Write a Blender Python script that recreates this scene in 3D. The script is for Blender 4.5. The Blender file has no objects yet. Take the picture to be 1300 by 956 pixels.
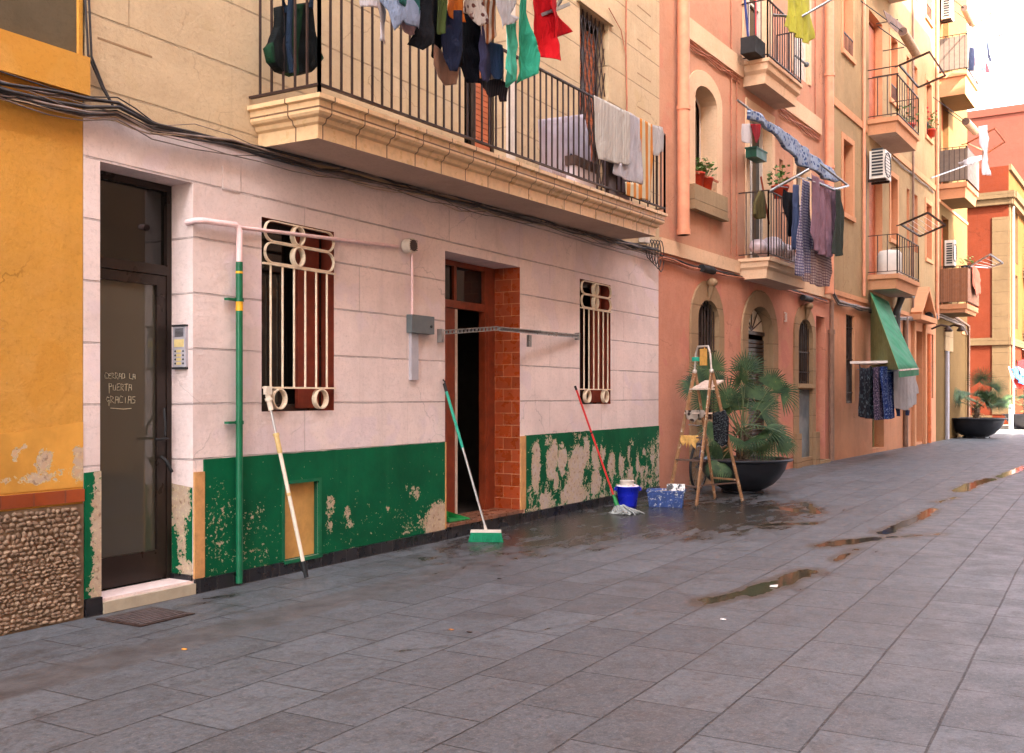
import bpy, math, random
from mathutils import Vector, noise, Matrix
from mathutils.geometry import delaunay_2d_cdt, tessellate_polygon
R = math.radians
random.seed(7)
C = bpy.context.scene.collection
sc = bpy.context.scene

# ------------------------------------------------------------------ camera
F = 1300.0; YAW = math.atan(755 / F); CX = 5.19; EYE = 1.3
SN, CS = math.sin(YAW), math.cos(YAW)
cam = bpy.data.cameras.new('camera'); camo = bpy.data.objects.new('camera', cam); C.objects.link(camo)
camo.location = (CX, 0, EYE); camo.rotation_euler = (R(90), 0, YAW)
cam.lens = 36.0; cam.sensor_width = 36.0; cam.shift_y = 25 / 1300; cam.clip_start = 0.05; cam.clip_end = 2000
sc.camera = camo

# ------------------------------------------------------------------ sky, sun, exposure
SUN_EL, SUN_AZ = 35, 117            # azimuth clockwise from +Y
w = bpy.data.worlds.new('World'); sc.world = w; w.use_nodes = True
wn = w.node_tree; bg = wn.nodes['Background']
sky = wn.nodes.new('ShaderNodeTexSky'); sky.sky_type = 'NISHITA'; sky.sun_disc = False
sky.sun_elevation = R(SUN_EL); sky.sun_rotation = R(SUN_AZ); sky.air_density = 1.0; sky.dust_density = 2.6; sky.ozone_density = 1.0
bw = wn.nodes.new('ShaderNodeRGBToBW'); wn.links.new(sky.outputs[0], bw.inputs[0])
cl = wn.nodes.new('ShaderNodeMix'); cl.data_type = 'RGBA'; cl.blend_type = 'MULTIPLY'; cl.inputs[0].default_value = 1; wn.links.new(bw.outputs[0], cl.inputs[6]); cl.inputs[7].default_value = (1.10, 1.0, .90, 1)
mxs = wn.nodes.new('ShaderNodeMix'); mxs.data_type = 'RGBA'; mxs.inputs[0].default_value = .55      # thin high haze over the blue
wn.links.new(sky.outputs[0], mxs.inputs[6]); wn.links.new(cl.outputs[2], mxs.inputs[7]); wn.links.new(mxs.outputs[2], bg.inputs[0]); bg.inputs[1].default_value = 0.15
sun = bpy.data.lights.new('sun', 'SUN'); suno = bpy.data.objects.new('sun', sun); C.objects.link(suno)
sun.energy = 2.0; sun.angle = R(0.53); sun.color = (1.0, 0.90, 0.76)
d = Vector((math.sin(R(SUN_AZ)) * math.cos(R(SUN_EL)), math.cos(R(SUN_AZ)) * math.cos(R(SUN_EL)), math.sin(R(SUN_EL))))
suno.rotation_euler = d.to_track_quat('Z', 'Y').to_euler(); suno.location = (20, -10, 30)
sc.view_settings.view_transform = 'Standard'; sc.view_settings.look = 'None'; sc.view_settings.gamma = 1
sc.view_settings.exposure = 3.97

# ------------------------------------------------------------------ measuring helpers
PHI = math.atan((1495 - 650) / F) - YAW
def ray(px, py):
    u = (px - 650) / F
    return Vector((-SN + u * CS, CS + u * SN, (503 - py) / F))
YC = 12.843
SP, CP = math.sin(PHI), math.cos(PHI)
class Frame:
    """s along the wall, n out of it into the street, z up"""
    def __init__(f, o, sd): f.o = Vector((o[0], o[1], 0)); f.s = Vector((sd[0], sd[1], 0)); f.n = Vector((sd[1], -sd[0], 0))
    def __call__(f, s, n, z): return f.o + f.s * s + f.n * n + Vector((0, 0, z))
    def px(f, x, y, n=0.0):
        r = ray(x, y); c = Vector((CX, 0, EYE)); t = (n - (c - f.o).dot(f.n)) / r.dot(f.n)
        p = c + r * t; return ((p - f.o).dot(f.s), p.z)
FB = Frame((0, 0), (0, 1))
FC = Frame((0, YC), (SP, CP))
def gnd(x, y, z=0.0):
    r = ray(x, y); t = (z - EYE) / r.z; return (CX + r.x * t, r.y * t)
def V3(x, y, z): return Vector((x, y, z))
def lin(r, g, b, k=1.0):
    f = lambda v: ((v / 255 + .055) / 1.055) ** 2.4 if v > 10 else v / 255 / 12.92
    return tuple(min(.95, f(v) * k) for v in (r, g, b))

# ------------------------------------------------------------------ mesh builder
class MB:
    def __init__(m): m.v = []; m.f = []; m.uv = []; m.smooth = []; m.mi = []
    def add(m, vs, fs, uvs=None, smooth=False, mi=0):
        b = len(m.v); m.v += [Vector(v) for v in vs]
        m.uv += (uvs if uvs else [(v[1], v[2]) for v in m.v[b:]])
        for f in fs: m.f.append([b + i for i in f]); m.smooth.append(smooth); m.mi.append(mi)
        return m
    def box(m, fr, s0, s1, n0, n1, z0, z1, mi=0):
        P = [(s, n, z) for s in (s0, s1) for n in (n0, n1) for z in (z0, z1)]
        quads = [((0,1,3,2),0),((4,6,7,5),0),((0,4,5,1),1),((2,3,7,6),1),((0,2,6,4),2),((1,5,7,3),2)]
        for q, k in quads:
            uv = [((P[i][1] if k == 0 else P[i][0]), (P[i][2] if k < 2 else P[i][1])) for i in q]
            m.add([fr(*P[i]) for i in q], [(0,1,2,3)], uv, mi=mi)
        return m
    def shear_box(m, fr, s0, s1, n0, n1, za, zb, zc, zd, mi=0):   # z at s0: za..zb, at s1: zc..zd
        P = [fr(s0,n0,za),fr(s0,n0,zb),fr(s0,n1,za),fr(s0,n1,zb),fr(s1,n0,zc),fr(s1,n0,zd),fr(s1,n1,zc),fr(s1,n1,zd)]
        U = [(s0,za),(s0,zb),(s0,za),(s0,zb),(s1,zc),(s1,zd),(s1,zc),(s1,zd)]
        m.add(P, [(0,1,3,2),(4,6,7,5),(0,4,5,1),(2,3,7,6),(0,2,6,4),(1,5,7,3)], U, mi=mi); return m
    def tube(m, pts, r, k=8, cap=True, mi=0, r2=None):
        pts = [Vector(p) for p in pts]; n = len(pts); vs = []; fs = []; uv = []
        up = Vector((0.13, 0.21, 1)).normalized(); L = 0
        for i, p in enumerate(pts):
            t = (pts[min(i+1,n-1)] - pts[max(i-1,0)]).normalized()
            a = t.cross(up)
            if a.length < .05: a = t.cross(Vector((1, .2, 0)))
            a.normalize(); b = t.cross(a); rr = r if r2 is None else r + (r2 - r) * i / (n - 1)
            if isinstance(r, (list, tuple)): rr = r[i]
            if i: L += (pts[i] - pts[i-1]).length
            for j in range(k):
                an = 2 * math.pi * j / k; vs.append(p + (a * math.cos(an) + b * math.sin(an)) * rr); uv.append((L, j / k))
        for i in range(n - 1):
            for j in range(k): fs.append((i*k+j, i*k+(j+1)%k, (i+1)*k+(j+1)%k, (i+1)*k+j))
        m.add(vs, fs, uv, k > 4, mi)
        if cap: m.add(vs[:k][::-1], [tuple(range(k))], uv[:k], mi=mi); m.add(vs[-k:], [tuple(range(k))], uv[:k], mi=mi)
        return m
    def bar(m, a, b, w, h=None, mi=0):      # square bar between two points
        a = Vector(a); b = Vector(b); h = h or w; t = (b - a).normalized()
        u = t.cross(Vector((0, 0, 1)))
        if u.length < .05: u = Vector((1, 0, 0))
        u.normalize(); v = u.cross(t)
        o = [(-1,-1),(1,-1),(1,1),(-1,1)]
        vs = [p + u * x * w / 2 + v * y * h / 2 for p in (a, b) for x, y in o]
        m.add(vs, [(0,1,2,3),(7,6,5,4),(0,4,5,1),(1,5,6,2),(2,6,7,3),(3,7,4,0)], mi=mi); return m
    def lathe(m, c, prof, k=32, mi=0, sx=1, sy=1, closed=False):
        c = Vector(c); vs = []; fs = []; uv = []
        for i, (r, z) in enumerate(prof):
            for j in range(k):
                a = 2 * math.pi * j / k; vs.append(c + Vector((r * sx * math.cos(a), r * sy * math.sin(a), z))); uv.append((j / k * 3, z))
        for i in range(len(prof) - 1):
            for j in range(k): fs.append((i*k+j, i*k+(j+1)%k, (i+1)*k+(j+1)%k, (i+1)*k+j))
        m.add(vs, fs, uv, True, mi); return m
    def ball(m, c, r, k=8, sx=1, sy=1, sz=1, mi=0):
        prof = [(r * math.sin(math.pi * i / k) + 1e-4, -r * math.cos(math.pi * i / k) * sz) for i in range(k + 1)]
        return m.lathe(c, prof, k * 2 if k < 10 else 20, mi, sx, sy)
    def ring(m, fr, s, n, z, rs, rz, thick, depth, k=28, mi=0):   # a flat band ring, opening facing out of the wall
        vs = []; fs = []
        for j in range(k):
            a = 2 * math.pi * j / k
            for (q, nn) in ((0, -depth/2), (thick, -depth/2), (thick, depth/2), (0, depth/2)):
                vs.append(fr(s + (rs - q) * math.cos(a), n + nn, z + (rz - q) * math.sin(a)))
        for j in range(k):
            for q in range(4): fs.append((j*4+q, j*4+(q+1)%4, ((j+1)%k)*4+(q+1)%4, ((j+1)%k)*4+q))
        m.add(vs, fs, mi=mi); return m
    def build_each(m, name, mats, parent=None):
        par = list(range(len(m.v)))
        def fd(a):
            while par[a] != a: par[a] = par[par[a]]; a = par[a]
            return a
        key = {}
        for i, v in enumerate(m.v):
            k = (round(v.x, 4), round(v.y, 4), round(v.z, 4)); par[fd(i)] = fd(key.setdefault(k, i))
        for f in m.f:
            for i in f[1:]: par[fd(i)] = fd(f[0])
        isl = {}
        for k, f in enumerate(m.f): isl.setdefault(fd(f[0]), []).append(k)
        for ks in isl.values():
            q = MB(); mp_ = {}
            for k in ks:
                for i in m.f[k]:
                    if i not in mp_: mp_[i] = len(q.v); q.v.append(m.v[i]); q.uv.append(m.uv[i])
                q.f.append([mp_[i] for i in m.f[k]]); q.smooth.append(m.smooth[k]); q.mi.append(m.mi[k])
            q.build(name, mats, parent)
    def build(m, name, mats, parent=None, root=None, loc=None):
        base = Vector((0, 0, 0)); r = parent
        while r is not None: base += r.location; r = r.parent
        if parent is None and loc is not None: base = Vector(loc)
        me = bpy.data.meshes.new(name)
        me.from_pydata([tuple(v - base) for v in m.v], [], m.f)
        ul = me.uv_layers.new(name='UVMap'); k = 0
        for p, f in zip(me.polygons, m.f):
            for vi in f: ul.data[k].uv = m.uv[vi]; k += 1
        for p, s, mi in zip(me.polygons, m.smooth, m.mi): p.use_smooth = s; p.material_index = mi
        for mt in (mats if isinstance(mats, (list, tuple)) else [mats]): me.materials.append(mt)
        me.validate(); me.update()
        o = bpy.data.objects.new(name, me); C.objects.link(o)
        if parent is not None: o.parent = parent
        elif loc is not None: o.location = base
        return o

def tag(o, label=None, cat=None, group=None, kind=None):
    if label: o['label'] = label
    if cat: o['category'] = cat
    if group: o['group'] = group
    if kind: o['kind'] = kind
    return o
def thing(name, label, cat, loc=(0, 0, 0), group=None):
    o = bpy.data.objects.new(name, None); C.objects.link(o); o.location = loc; o.empty_display_size = .1
    return tag(o, label, cat, group)

def fixed_normals(o):
    me = o.data; import bmesh
    b = bmesh.new(); b.from_mesh(me); bmesh.ops.recalc_face_normals(b, faces=b.faces); b.to_mesh(me); b.free(); return o

# ------------------------------------------------------------------ materials
class NT:
    def __init__(t, name):
        t.m = bpy.data.materials.new(name); t.m.use_nodes = True; t.t = t.m.node_tree; t.b = t.t.nodes['Principled BSDF']; t.tc = None
    def n(t, kind, **kw):
        o = t.t.nodes.new('ShaderNode' + kind)
        for k, v in kw.items(): setattr(o, k, v)
        return o
    def l(t, a, b): t.t.links.new(a, b)
    def co(t, which='Object'):
        if t.tc is None: t.tc = t.n('TexCoord')
        return t.tc.outputs[which]
    def mapping(t, src, scale=(1,1,1), loc=(0,0,0)):
        m = t.n('Mapping'); m.inputs['Scale'].default_value = scale; m.inputs['Location'].default_value = loc; t.l(src, m.inputs['Vector']); return m.outputs[0]
    def noise(t, src, scale, detail=4, rough=.55, dist=0.0):
        n = t.n('TexNoise'); n.inputs['Scale'].default_value = scale; n.inputs['Detail'].default_value = min(5, detail)
        n.inputs['Roughness'].default_value = rough; n.inputs['Distortion'].default_value = dist; t.l(src, n.inputs['Vector']); return n.outputs['Fac']
    def ramp(t, src, a, b, c0=0.0, c1=1.0):
        m = t.n('MapRange'); m.interpolation_type = 'SMOOTHSTEP'; t.l(src, m.inputs[0]); m.inputs[1].default_value = a; m.inputs[2].default_value = b
        m.inputs[3].default_value = c0; m.inputs[4].default_value = c1; return m.outputs[0]
    def mix(t, fac, a, b, mode='MIX'):
        m = t.n('Mix', data_type='RGBA', blend_type=mode)
        for sock, v in ((m.inputs[0], fac), (m.inputs[6], a), (m.inputs[7], b)):
            if isinstance(v, (int, float)): sock.default_value = v
            elif isinstance(v, tuple): sock.default_value = (*v[:3], 1)
            else: t.l(v, sock)
        return m.outputs[2]
    def math(t, op, a, b=0.0, c=None):
        m = t.n('Math', operation=op)
        for i, v in enumerate((a, b) if c is None else (a, b, c)):
            if isinstance(v, (int, float)): m.inputs[i].default_value = v
            else: t.l(v, m.inputs[i])
        return m.outputs[0]
    def bump(t, h, strength=.3, dist=.01, prev=None):
        b = t.n('Bump'); b.inputs['Strength'].default_value = strength; b.inputs['Distance'].default_value = dist; t.l(h, b.inputs['Height'])
        if prev is not None: t.l(prev, b.inputs['Normal'])
        return b.outputs[0]
    def out(t, color=None, rough=None, normal=None, metal=None, spec=None):
        for k, v in (('Base Color', color), ('Roughness', rough), ('Normal', normal), ('Metallic', metal), ('Specular IOR Level', spec)):
            if v is None: continue
            if isinstance(v, (int, float)): t.b.inputs[k].default_value = v
            elif isinstance(v, tuple): t.b.inputs[k].default_value = (*v[:3], 1)
            else: t.l(v, t.b.inputs[k])
        return t.m
def dark(c, k): return tuple(x * k for x in c)

def simple(name, col, rough=.6, metal=0.0, var=.18, scale=9.0, bump=.15, bscale=60, spec=.4, dirt=None, dirt_amt=.5):
    t = NT(name); co = t.co()
    n = t.noise(co, scale, 5, .7)
    c = t.mix(t.ramp(n, .3, .7), dark(col, 1 - var), tuple(min(1, x * (1 + var * .6)) for x in col))
    if dirt: c = t.mix(t.ramp(t.noise(co, scale * 1.7, 8, .7, .4), 1 - dirt_amt * .9, 1 - dirt_amt * .9 + .08), c, dirt)
    b = t.bump(t.noise(co, bscale, 3), bump, .004)
    r = t.ramp(t.noise(co, scale * .6, 3), .3, .7, max(.03, rough - .1), min(1, rough + .1))
    return t.out(c, r, b, metal, spec)

def plaster(name, col, joint=None, stain=.25, streak=.3, grime=(.10, .08, .06), low=None, bumpk=.35, jointcol=.72, patch=None, chips=None, dk=1.0):
    """painted render: cloudy patches, vertical runs, dirt, optional ashlar joints (row, width, z offset) on UV in metres"""
    t = NT(name); uv = t.co('UV')
    big = t.noise(uv, .9, 5, .6, .3); mid = t.noise(uv, 5.5, 6, .65); fine = t.noise(uv, 28, 6, .75)
    st = t.noise(t.mapping(uv, (7, .35, 1)), 1.0, 5, .65)
    c = t.mix(t.ramp(big, .3, .72), dark(col, 1 - stain * .75), tuple(min(1, x * (1 + stain * .25)) for x in col))
    c = t.mix(t.ramp(mid, .35, .75, 0, .6), c, tuple(min(1, x * .93 + .045 * max(col)) for x in col))
    c = t.mix(t.ramp(t.noise(uv, 21, 6, .75), .5, .8, 0, .5), c, dark(col, .72))
    c = t.mix(t.ramp(t.noise(t.mapping(uv, (2.5, 9, 1)), 1.6, 6, .7, 1.2), .57, .66, 0, .35), c, dark(col, .78))
    c = t.mix(t.ramp(st, .5, .8, 0, streak), c, dark(col, .62))
    c = t.mix(t.ramp(t.noise(uv, 2.6, 9, .72, .6), .60, .74, 0, .5 * stain + .08), c, grime)
    if patch: c = t.mix(t.ramp(t.noise(uv, 1.6, 3, .5, .2), .58, .62, 0, .55), c, patch)
    if chips: c = t.mix(t.ramp(t.noise(uv, 17, 6, .75), .70, .71), c, chips)
    vr = t.n('TexVoronoi', feature='DISTANCE_TO_EDGE'); vr.inputs['Scale'].default_value = .8; dn = t.n('TexNoise'); dn.inputs['Scale'].default_value = 3; dn.inputs['Detail'].default_value = 6; t.l(uv, dn.inputs['Vector']); ms = t.n('VectorMath', operation='MULTIPLY_ADD'); t.l(dn.outputs['Color'], ms.inputs[0]); ms.inputs[1].default_value = (.5, .5, .5); t.l(uv, ms.inputs[2]); t.l(ms.outputs[0], vr.inputs['Vector'])
    crk = t.math('MULTIPLY', t.ramp(vr.outputs['Distance'], .0, .006, 1, 0), t.ramp(t.noise(uv, .7, 3), .5, .62)); c = t.mix(t.math('MULTIPLY', crk, .6), c, dark(col, .4))
    c = t.mix(t.ramp(t.noise(uv, 34, 4, .75), .50, .70, 0, .42), c, dark(col, .66)); c = t.mix(t.ramp(t.noise(uv, 1.7, 7, .7, .8), .55, .7, 0, .35), c, tuple(min(1, x * 1.15 + .02 * max(col)) for x in col))
    h = t.math('MULTIPLY_ADD', fine, .5, mid)
    nrm = t.bump(h, bumpk * 1.5, .016)
    if joint:
        row, wid, off = joint
        br = t.n('TexBrick'); br.offset = .5; br.inputs['Scale'].default_value = 1.0
        br.inputs['Mortar Size'].default_value = .007; br.inputs['Mortar Smooth'].default_value = .35
        br.inputs['Brick Width'].default_value = wid; br.inputs['Row Height'].default_value = row
        wob = t.n('VectorMath', operation='ADD'); t.l(t.mapping(uv, (1, 1, 1), (0, -off, 0)), wob.inputs[0])
        nz = t.n('TexNoise'); nz.inputs['Scale'].default_value = 4; t.l(uv, nz.inputs['Vector'])
        sc_ = t.n('VectorMath', operation='SCALE'); t.l(nz.outputs['Color'], sc_.inputs[0]); sc_.inputs['Scale'].default_value = .008
        t.l(sc_.outputs[0], wob.inputs[1]); t.l(wob.outputs[0], br.inputs['Vector'])
        b2 = t.n('TexBrick'); b2.offset = 0
        for kk, vv in (('Scale', 1.0), ('Mortar Size', .008), ('Mortar Smooth', .4), ('Brick Width', 400.0), ('Row Height', row)): b2.inputs[kk].default_value = vv
        t.l(wob.outputs[0], b2.inputs['Vector'])
        up = t.math('MULTIPLY', br.outputs['Fac'], t.ramp(t.noise(uv, 1.1, 2), .42, .6, .08, .6)); jf = t.math('MAXIMUM', b2.outputs['Fac'], up)
        c = t.mix(t.math('MULTIPLY', jf, t.ramp(t.noise(uv, 6, 5, .7), .3, .6, .25, .95)), c, dark(col, jointcol * .75))
        nrm = t.bump(t.math('SUBTRACT', 1.0, jf), .9, .014, nrm)
    return t.out(c, .92, nrm, spec=.06)

def tiles(name, col, grout, tw, th, rough=.35, offset=.5, var=.25, mort=.006, off=(0, 0)):
    t = NT(name); uv = t.co('UV')
    br = t.n('TexBrick'); br.offset = offset
    for k, v in (('Scale', 1.0), ('Mortar Size', mort), ('Mortar Smooth', .2), ('Bias', 0), ('Brick Width', tw), ('Row Height', th)): br.inputs[k].default_value = v
    br.inputs['Color1'].default_value = (*dark(col, 1 - var), 1); br.inputs['Color2'].default_value = (*tuple(min(1, x * (1 + var)) for x in col), 1)
    br.inputs['Mortar'].default_value = (*grout, 1); t.l(t.mapping(uv, (1, 1, 1), (off[0], off[1], 0)), br.inputs['Vector'])
    c = t.mix(t.ramp(t.noise(uv, 14, 6, .65), .4, .8, 0, .45), br.outputs['Color'], dark(col, .5))
    n = t.bump(t.math('SUBTRACT', 1.0, br.outputs['Fac']), .6, .004); n = t.bump(t.noise(uv, 30, 3), .1, .004, n)
    return t.out(c, t.ramp(t.noise(uv, 9, 4), .3, .7, rough - .12, rough + .2), n, spec=.5)

M = {}
M['pink'] = plaster('pink_render', lin(230, 208, 202, 1.0), (.3655, 1.30, .156), .26, .42, (.30, .23, .20), patch=lin(216, 196, 200, 1.0), chips=lin(150, 120, 108))
M['cream'] = plaster('cream_render', lin(212, 184, 148, .86), (.43, 1.7, .12), .22, .38, (.30, .22, .15), patch=lin(208, 180, 140, .82))
M['ochre'] = plaster('ochre_render', lin(220, 158, 72, .84), None, .2, .2, (.36, .2, .08), patch=lin(210, 146, 60, .84), chips=(.55, .4, .25))
M['slate'] = plaster('dark_blind_panel', lin(98, 86, 68, 1.0), None, .3, .5)
M['orange'] = plaster('orange_render', lin(210, 154, 124, .84), None, .22, .35, (.40, .22, .15), patch=lin(206, 138, 114, .86))
M['orange_low'] = plaster('orange_render_ground', lin(210, 144, 118, .9), None, .25, .3, (.36, .2, .15), patch=lin(196, 124, 110, .95))
M['salmon_trim'] = plaster('salmon_trim', lin(232, 192, 156, .9), None, .18, .3, (.4, .28, .2))
M['tan'] = plaster('tan_render', lin(196, 162, 120, .66), None, .3, .55, (.36, .22, .13), patch=lin(200, 160, 120, .66))
M['tan_low'] = plaster('tan_render_ground', lin(210, 148, 112, .95), None, .25, .4, (.36, .2, .13), patch=lin(196, 130, 100, 1))
M['tan_trim'] = plaster('tan_trim', lin(212, 152, 112, .9), None, .2, .3, (.36, .2, .13))
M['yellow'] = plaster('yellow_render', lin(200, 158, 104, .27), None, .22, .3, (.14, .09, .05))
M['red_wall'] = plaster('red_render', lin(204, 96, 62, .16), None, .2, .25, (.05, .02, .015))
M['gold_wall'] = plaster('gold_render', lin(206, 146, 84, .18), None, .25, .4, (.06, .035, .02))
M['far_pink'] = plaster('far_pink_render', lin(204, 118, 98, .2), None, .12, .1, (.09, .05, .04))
M['stone'] = plaster('brown_stone', lin(158, 128, 98, 1.0), (.42, .9, .1), .3, .3, (.12, .09, .06))
M['stone_pale'] = plaster('pale_stone', lin(190, 160, 124, .7), (.5, 9, .1), .3, .35, (.2, .14, .1))
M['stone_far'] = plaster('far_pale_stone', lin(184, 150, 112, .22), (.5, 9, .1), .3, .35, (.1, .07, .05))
M['opp'] = plaster('opposite_render', lin(206, 186, 158, .95), (.8, 3, .1), .2, .3)
M['opp2'] = plaster('opposite_render_rose', lin(200, 178, 158, .95), None, .2, .3)
M['soffit'] = plaster('balcony_soffit', lin(196, 168, 150, .95), None, .25, .1)
M['tile_ceram'] = tiles('glazed_balcony_tile', lin(228, 190, 144, .92), lin(110, 80, 58), .36, .36, .35, 0, .08, .007)
M['tile_red'] = tiles('orange_brown_tile', lin(158, 66, 30, .9), lin(190, 128, 88), .20, .125, .28, .5, .18, .003)
M['tile_strip'] = tiles('terracotta_strip', lin(150, 66, 26, 1.0), lin(120, 60, 36), .2, .5, .45, 0, .25)
M['tile_black'] = tiles('black_plinth_tile', lin(30, 29, 33, 1.0), lin(62, 58, 56), .15, .4, .28, 0, .3, .004)
M['step_tile'] = tiles('brown_step_tile', lin(128, 84, 62, 1.0), lin(70, 55, 48), .2, .2, .3, 0, .25, .004)
M['roof'] = tiles('roof_tile', lin(176, 104, 74), lin(90, 60, 45), .25, .4, .8)
M['iron'] = simple('dark_iron', lin(62, 44, 38), .55, .3, .3, 14, .2)
M['iron_w'] = simple('cream_painted_iron', lin(226, 204, 176), .5, 0, .15, 22, .15, dirt=(.25, .12, .06), dirt_amt=.38)
M['wood_red'] = simple('red_brown_wood', lin(132, 56, 30), .4, 0, .25, 7, .15)
M['rust_reveal'] = simple('rust_red_reveal', lin(122, 48, 28), .7, 0, .25, 7, .2)
M['dark_frame'] = simple('dark_bronze_frame', lin(44, 34, 30), .35, .2, .2, 8, .05)
M['shutter'] = simple('brown_shutter', lin(176, 98, 64), .7, 0, .2, 6, .1)
M['shutter_dark'] = simple('dark_shutter', lin(92, 70, 60), .6, 0, .2, 6, .1)
M['white'] = simple('white_paint', lin(226, 214, 204), .5, 0, .08, 8, .05)
M['offwhite'] = simple('weathered_white', lin(206, 192, 178), .6, 0, .15, 10, .1)
M['pinkpipe'] = simple('pink_painted_pipe', lin(232, 196, 194), .6, 0, .12, 12, .1)
M['orangepipe'] = simple('orange_painted_pipe', lin(216, 144, 110), .6, 0, .15, 5, .1)
M['brownpipe'] = simple('brown_painted_pipe', lin(132, 100, 82), .6, 0, .2, 5, .1)
M['greenpipe'] = simple('green_painted_pipe', lin(12, 96, 62), .4, 0, .2, 9, .1)
M['yellowband'] = simple('yellow_band', lin(224, 164, 34), .5)
M['greybox'] = simple('grey_box', lin(92, 98, 100), .5, 0, .12, 8, .05)
M['greytrunk'] = simple('grey_trunking', lin(170, 164, 170), .5, 0, .1, 8, .05)
M['cable'] = simple('black_cable', lin(52, 46, 46), .6, 0, .3, 10, .1)
M['cable_g'] = simple('grey_cable', lin(126, 108, 100), .6, 0, .3, 10, .1)
M['cable_o'] = simple('painted_cable', lin(178, 110, 82), .7, 0, .25, 10, .1)
M['stripw'] = simple('pale_wire', lin(188, 160, 130), .6)
M['steel'] = simple('galvanised_steel', lin(160, 162, 162), .35, .8, .15, 20, .1)
M['alu'] = simple('brushed_aluminium', lin(190, 188, 186), .35, .7, .12, 20, .08)
M['marble'] = simple('worn_marble', lin(172, 158, 136), .45, 0, .15, 6, .1)
M['board'] = simple('tan_hatch_board', lin(200, 150, 84), .7, 0, .2, 5, .15, dirt=(.2, .12, .05), dirt_amt=.32)
M['strip'] = simple('raw_wood_strip', lin(196, 142, 88), .7, 0, .2, 12, .15)
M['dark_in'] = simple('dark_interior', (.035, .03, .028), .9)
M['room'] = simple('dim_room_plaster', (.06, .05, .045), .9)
M['bowl'] = simple('black_cast_iron_bowl', lin(34, 34, 40), .42, .2, .3, 5, .25, 40)
M['soil'] = simple('dark_soil', (.06, .04, .028), .95, 0, .5, 20, 1.0, 40)
M['ladder'] = simple('paint_spattered_wood', lin(150, 108, 74), .6, 0, .3, 12, .2, dirt=(.62, .52, .40), dirt_amt=.46)
M['ladder_top'] = simple('pale_metal_hoop', lin(190, 176, 164), .4, .3, .2, 16, .1, dirt=(.3, .12, .05), dirt_amt=.42)
M['crusted'] = simple('paint_crusted_board', lin(206, 182, 164), .8, 0, .3, 30, .8, 50, dirt=(.25, .16, .1), dirt_amt=.48)
M['blueplastic'] = simple('blue_plastic', lin(20, 34, 176), .3, 0, .12, 6, .03)
M['cratepl'] = simple('spattered_blue_plastic', lin(44, 70, 130), .5, 0, .35, 16, .2, dirt=(.5, .5, .5), dirt_amt=.50)
M['blackrub'] = simple('black_rubber', lin(30, 30, 32), .7, 0, .2, 8, .1)
M['tealpl'] = simple('teal_plastic', lin(34, 158, 130), .4, 0, .12, 8, .05)
M['bristle'] = simple('green_bristles', lin(18, 140, 98), .8, 0, .35, 120, 1.0, 200)
M['greenpl'] = simple('green_plastic', lin(30, 130, 66), .4, 0, .15, 8, .05)
M['redpole'] = simple('red_pole', lin(190, 34, 32), .4, 0, .12, 8, .05)
M['creampole'] = simple('spattered_cream_pole', lin(220, 204, 184), .5, 0, .12, 14, .1, dirt=(.35, .22, .14), dirt_amt=.38)
M['yellowpl'] = simple('aged_yellow_plastic', lin(206, 172, 112), .5)
M['mopcloth'] = simple('grey_mop_cloth', lin(168, 170, 166), .95, 0, .45, 30, .8, 60)
M['glove'] = simple('straw_cloth', lin(214, 164, 92), .9, 0, .3, 20, .5, 60)
M['sheet'] = simple('white_sheet', lin(224, 212, 216), .9, 0, .1, 3, .2)
M['terracotta'] = simple('terracotta_pot', lin(196, 62, 34), .6)
M['leafpot'] = simple('bright_leaves', (.09, .17, .03), .6, 0, .4, 20)
M['awn_green'] = simple('green_awning_cloth', lin(26, 122, 80), .75, 0, .18, 4, .1)
M['reed'] = tiles('reed_screen', lin(158, 104, 72), lin(92, 58, 40), .02, 4, .8, 0, .25, .004)
M['panelgrey'] = tiles('grey_privacy_panel', lin(150, 130, 116, .55), lin(60, 46, 42), .14, 9, .7, 0, .08, .012)
M['bamboo'] = simple('bamboo_blind', lin(190, 158, 124), .8, 0, .3, 20, .4, 60)
M['bamboo_end'] = simple('blind_end', lin(92, 70, 60), .8)
M['acwhite'] = simple('ac_white', lin(216, 206, 194), .45, 0, .08, 5, .05)
M['acdark'] = simple('ac_grille', lin(44, 44, 46), .6)

def glass_mat(name, base=(.02, .018, .015), rough=.04, spec=.7):
    t = NT(name); n = t.bump(t.noise(t.co(), 2.5, 2), .04, .01)
    return t.out(base, rough, n, spec=spec)
M['glass'] = glass_mat('dark_window_glass', (.008, .007, .006), .05, .45)
M['glass_door'] = glass_mat('tinted_door_glass', lin(76, 72, 62, .85), .05, .9)

def trunk_fronds():
    t = NT('fan_palm_leaf'); c = t.co()
    n = t.noise(c, 5, 5, .7)
    oi = t.mix(t.ramp(n, .3, .7), (.010, .030, .014), (.055, .095, .032))
    oi = t.mix(t.ramp(t.noise(c, 22, 3), .66, .72, 0, .7), oi, (.22, .17, .07))
    return t.out(oi, .62, None, spec=.25)
M['frond'] = trunk_fronds()
M['frond_dry'] = simple('dry_frond', lin(150, 110, 66), .8)
M['petiole'] = simple('palm_stalk', (.10, .13, .05), .6)
M['ptrunk'] = simple('palm_trunk_fibre', (.10, .065, .04), .95, 0, .5, 20, 1, 50)

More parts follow.
